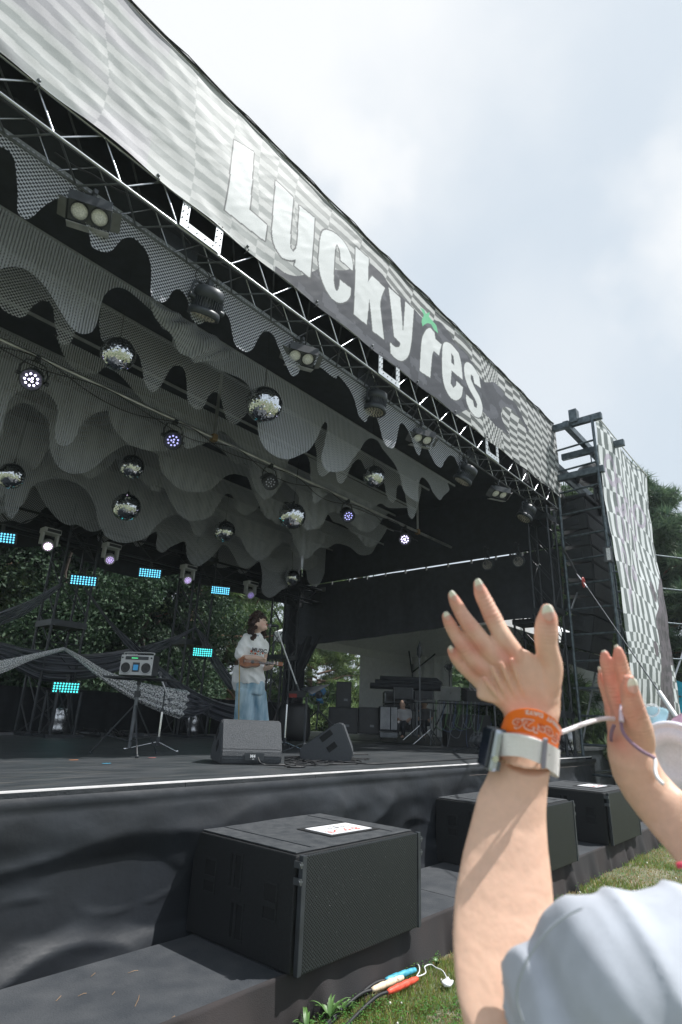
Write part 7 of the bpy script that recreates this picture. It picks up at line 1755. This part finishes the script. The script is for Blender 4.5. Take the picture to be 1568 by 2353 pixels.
# bands around the wrist
def band(name, label, cat, cen, hw, ang, w_, th, width, slope, mt, grow=1.06, tk=.0016, par=None, bulge=0, skew=0):
    pass
def bandsurf(top, bot, w_, th, ph0, ph1, n=48, thick=.0014, rows=5, back=1):
    # visible front edge given by top/bottom picture curves (left to right); wraps round behind
    T = crom([np.array(p+(0,)) for p in top], 6); B = crom([np.array(p+(0,)) for p in bot], 6)
    def samp(P, s): i = s*(len(P)-1); a = int(i); b_ = min(a+1, len(P)-1); return P[a]*(1-(i-a))+P[b_]*(i-a)
    return samp, T, B
def wristband(name, mt, par, T_, B_, w_, th, thick=.0014):
    samp, T, B = bandsurf(T_, B_, w_, th, 0, 0); vs = []; fs = []; n = 64; rows = 6
    for j in range(rows+1):
        q = j/rows
        for i in range(n):
            a = 2*math.pi*i/n; s = .5-.5*math.cos(a); d = math.sin(a)     # d>0 front
            p = samp(T, s)*(1-q)+samp(B, s)*q
            dz = -th*abs(d)**.85 if d >= 0 else th*abs(d)**.85
            P_ = h1(p[0], p[1]+(0 if d >= 0 else 60*abs(d)), w_+dz); vs.append(P_)
    for j in range(rows):
        for i in range(n): fs.append((j*n+i, j*n+(i+1) % n, (j+1)*n+(i+1) % n, (j+1)*n+i))
    m = MB(); m.add(vs, fs, True)
    c = sum((Vector(v) for v in vs), Vector())/len(vs); n0 = len(vs); ax = (h1(960, 1500, w_)-h1(920, 2100, w_)).normalized()
    vi = [];
    for v in vs: r_ = Vector(v)-c; r_ -= ax*r_.dot(ax); vi.append(Vector(v)-r_.normalized()*thick)
    m.add(vi, [f[::-1] for f in fs], True); L0 = len(vs)
    for row in (0, rows): m.add([vs[row*n+i] for i in range(n)]+[vi[row*n+i] for i in range(n)], [(i, (i+1) % n, n+(i+1) % n, n+i) if row == 0 else (i, n+i, n+(i+1) % n, (i+1) % n) for i in range(n)], True)
    return m.build(name, mt, par), samp, T, B
wb_ = thing('wristband', 'bright orange paper festival wristband with pale outlined lettering', 'wristband', tuple(h1(980, 1720, .65)), world=True)
M_or = mat('orange_paper', (.95, .185, .010), .45, var=.06)
OT = [(700, 1625), (745, 1575), (820, 1540), (920, 1528), (1030, 1540), (1130, 1575), (1230, 1640), (1300, 1740)]
OB = [(655, 1765), (740, 1768), (830, 1770), (930, 1785), (1020, 1812), (1110, 1860), (1190, 1905), (1262, 1945)]
ob, samp, OTc, OBc = wristband('band', M_or, wb_, OT, OB, .6555, .034)
M_pk = mat('pink_white_print', (.85, .62, .55), .5, var=.02); M_or2 = mat('deep_orange_print', (.72, .11, .008), .45, var=.02)
def curved(me, s0, s1, q0, q1, off_, mtl, par, name, w_=.6555, th=.034, flip=True):
    n = len(me.vertices); co = np.empty(n*3, np.float32); me.vertices.foreach_get('co', co); co = co.reshape(-1, 3)
    mn, mx_ = co.min(0), co.max(0); o = WOFF[par.name]
    for i in range(n):
        a = (co[i, 0]-mn[0])/(mx_[0]-mn[0]); b_ = (co[i, 1]-mn[1])/(mx_[1]-mn[1])
        th_ = s1+(s0-s1)*a; s = .5-.5*math.cos(th_); sn = math.sin(th_); q = q0+(q1-q0)*b_ if flip else q1+(q0-q1)*b_
        p = samp(OTc, s)*(1-q)+samp(OBc, s)*q; d = abs(sn)**.85; P_ = h1(p[0], p[1], w_-th*d-off_) if sn > 0 else h1(p[0], p[1]+60*abs(sn), w_+th*d+off_)
        co[i] = np.array(P_-o)
    me.vertices.foreach_set('co', co.ravel()); me.update(); return objm(name, me, mtl, par)
def sub_(me):
    bm = bmesh.new(); bm.from_mesh(me); bmesh.ops.triangulate(bm, faces=bm.faces)
    for _ in range(3):
        ed = [e for e in bm.edges if e.calc_length() > .08]
        if ed: bmesh.ops.subdivide_edges(bm, edges=ed, cuts=1); bmesh.ops.triangulate(bm, faces=bm.faces)
    bm.to_mesh(me); bm.free(); return me
curved(sub_(textmesh("LuckyFes'26", 1, 0, .06)), .98, 4.25, .27, .90, .0006, M_pk, wb_, 'lettering_outline')
curved(sub_(textmesh("LuckyFes'26", 1, 0, .018)), 1.02, 4.21, .33, .84, .0011, M_or2, wb_, 'lettering')
curved(sub_(textmesh("PRESENT  DAY2", 1, 0, .06)), 1.42, 2.9, .06, .24, .0006, M_pk, wb_, 'small_lettering')
MB().tube(crom([h2(-190, 1450, .61), h2(0, 1378, .625), h2(150, 1322, .63), h2(330, 1272, .66), h2(450, 1258, .67), h2(540, 1266, .675)], 5), .0028, 8).build('loose_tail', mat('white_plastic', (.82, .78, .80), .4), wb_)
# watch
wt = thing('wristwatch', 'square silver cased smartwatch on a white grained leather strap', 'watch', tuple(h1(900, 1930, .645)), world=True)
M_lea = mat('white_grained_leather', (.88, .87, .85), .6, bump=.35, bscale=700, var=.04)
ST = [(640, 1778), (720, 1785), (830, 1795), (930, 1815), (1030, 1845), (1120, 1880), (1200, 1910), (1285, 1965)]
SB = [(622, 2028), (700, 2022), (800, 2025), (900, 2040), (1000, 2075), (1080, 2110), (1160, 2160), (1272, 2240)]
s1o, _, _, _ = wristband('strap', M_lea, wt, ST, SB, .648, .036, .0022)
MB().box(h1(1118, 1995, .6135), (.0048, .004, .032), Matrix((Cr, Cf, Cu)).transposed() @ Matrix.Rotation(R(5), 3, 'Y'), .001).build('strap_keeper', mat('grey_violet_keeper', (.24, .23, .27), .4), wt)
MB().sph(h1(1223, 2040, .630), .0009, 8, 6).sph(h1(1168, 2010, .6205), .0009, 8, 6).build('strap_holes', M_ink, wt)
st2 = MB(); st2.tube(crom([h1(660, 1800, .640), h1(760, 1803, .618), h1(880, 1822, .6115), h1(1000, 1852, .611), h1(1100, 1892, .6145)], 4), .0004, 4); st2.build('stitching', M_white, wt)
def wcase():
    # rounded slab seen almost edge-on; axis from (590,1750) to (520,2240)
    T, B_ = h1(606, 1765, .630), h1(520, 2225, .618); up_ = (T-B_).normalized(); nrm = (Cr*-.995-Cf*.03+Cu*.1); nrm = (nrm-up_*nrm.dot(up_)).normalized(); sd_ = up_.cross(nrm)
    c = (T+B_)/2+Cf*.012+Cr*.003; H = (T-B_).length
    RM = Matrix((sd_, up_, nrm)).transposed()
    MB().box(c, (.036, H*.97, .0095), RM, .006).build('case', mat('brushed_silver', (.50, .54, .60), .28, .85, .05), wt)
    MB().box(c+nrm*.0062, (.032, H*.88, .0035), RM, .003).build('glass', mat('black_watch_glass', (.012, .016, .03), .06, spec=.8), wt)
    MB().rod(c-sd_*.021-up_*.008, c-sd_*.017-up_*.008, .0035, n=14).rod(c+sd_*.021-up_*.008, c+sd_*.017-up_*.008, .0035, n=14).build('crown', M_chrome, wt)
    MB().box(c-nrm*.005-up_*H*.33, (.03, .010, .008), RM, .002).box(c-nrm*.005+up_*H*.40, (.03, .010, .008), RM, .002).build('strap_lug', M_dalu, wt)
wcase()
# lavender cord with white end round the right hand
cd_ = thing('lavender_cord', 'lavender ear loop cord with a white end slung round the right thumb', 'cord', tuple(h2(800, 1600, .63)), world=True)
MB().tube(crom([h2(632, 1100, .668), h2(628, 1200, .655), h2(625, 1310, .645), h2(650, 1440, .636), (h2(740, 1560, .624)), h2(880, 1680, .615), h2(1000, 1750, .616), h2(1075, 1790, .622)], 6), .0021, 10).build('cord', mat('lavender_elastic', (.36, .24, .34), .7, bump=.6, bscale=900), cd_)
MB().tube(crom([h2(1075, 1790, .622), h2(1085, 1870, .614), h2(1082, 1960, .606), h2(1115, 2060, .596), h2(1195, 2145, .588)], 6), .0021, 8).build('white_end', M_white, cd_)
MB().tube(crom([h2(530, 1345, .655), h2(500, 1430, .657), h2(488, 1510, .66), h2(490, 1550, .665)], 6), .0022, 8).build('cord', MATS['lavender_elastic'], cd_)
MB().tube(crom([h2(636, 1090, .664), h2(632, 1180, .652), h2(630, 1300, .642)], 5), [.0032]*11, 8).build('white_sleeve', mat('pearl_sleeve', (.70, .62, .72), .4), cd_)
# drink pouch and cup behind the right hand
dr = thing('drink_pouch', 'pale blue translucent plastic pouch with a clear ring behind the right hand', 'pouch', tuple(h2(1100, 1300, .78)), world=True)
V = []; F = []
gp = [[(930, 1090), (1080, 1100), (1230, 1118)], [(960, 1220), (1130, 1230), (1268, 1185)], [(1000, 1340), (1100, 1360), (1200, 1330)], [(1040, 1440), (1090, 1460), (1130, 1450)], [(1060, 1560), (1085, 1570), (1110, 1560)]]
for j, row in enumerate(gp):
    for i, q in enumerate(row): V.append(h2(*q, .78-(.012 if i == 1 else 0)))
for j in range(4):
    for i in range(2): a = j*3+i; F.append((a, a+1, a+4, a+3))
me = bpy.data.meshes.new('film'); me.from_pydata([v-WOFF[dr.name] for v in V], [], F)
o = objm('film', me, glass('pale_blue_film', (.50, .78, .90), .25, .93), dr); md = o.modifiers.new('s', 'SUBSURF'); md.levels = 3; md.render_levels = 3; md2 = o.modifiers.new('t', 'SOLIDIFY'); md2.thickness = .001
me.polygons.foreach_set('use_smooth', [True]*len(me.polygons))
MB().tube([h2(1030+105*math.cos(a), 1150+80*math.sin(a), .77) for a in np.linspace(0, 6.283, 30)], .0015, 6).build('clear_ring', glass('clear_plastic', (.85, .88, .9), .05, .5), dr)
cup = thing('plastic_cup', 'clear white plastic cup lid with embossed rings at the right edge', 'cup', tuple(h2(1400, 1800, .70)), world=True)
cc_ = h2(1330, 1800, .71); cn = (Cf*-.75+Cr*-.62+Cu*.18).normalized(); u_, v_ = frame_of(cn); RM = Matrix((u_, v_, cn)).transposed(); rr = .046
lid = MB(); lid.lathe([(rr, -.012), (rr*1.05, -.006), (rr*1.05, 0), (rr*.98, .004), (rr*.90, .001), (rr*.84, .001), (rr*.80, .006), (rr*.45, .006), (rr*.42, .003), (rr*.1, .003), (0, .003)], cc_, RM, 48)
lid.build('lid', glass('frosted_plastic', (.80, .81, .88), .3, .93), cup)
MB().lathe([(rr*.97, -.004), (rr*.80, -.09), (0, -.092)], cc_, RM, 40).build('cup_wall', glass('clear_cup_wall', (.78, .8, .86), .1, .6), cup)
pk = MB(); pk.loft([(h2(1160, 1500, .80), Cr*.012, Cu*.010), (h2(1290, 1530, .80), Cr*.02, Cu*.018), (h2(1440, 1480, .80), Cr*.03, Cu*.030), (h2(1600, 1450, .80), Cr*.03, Cu*.034)], 16)
pkt = thing('pink_cloth', 'pink crumpled cloth showing behind the cup at the right edge', 'cloth', tuple(h2(1440, 1480, .80)), world=True)
pk.v = [tuple(Vector(v)+Vector((1, 1, 1))*.006*mnoise.noise(Vector(v)*45)) for v in pk.v]; pk.build('cloth', mat('pink_cotton', (.68, .42, .55), .8), pkt)
# ================================================================== HAZE VEIL: volume added to lift the blacks like lens flare
hz = MB().box((33, 32, 5.2), (490, 490, 12.8)).build('veil_haze', None)
hm = bpy.data.materials.new('black_lift_haze'); hm.use_nodes = True; hn = hm.node_tree; hn.nodes.clear()
ho = hn.nodes.new('ShaderNodeOutputMaterial'); hv = hn.nodes.new('ShaderNodeVolumePrincipled'); hv.inputs['Color'].default_value = (.86, .93, 1, 1); hv.inputs['Density'].default_value = .0012
hn.links.new(hv.outputs[0], ho.inputs['Volume']); hz.data.materials.append(hm); hz['kind'] = 'stuff'
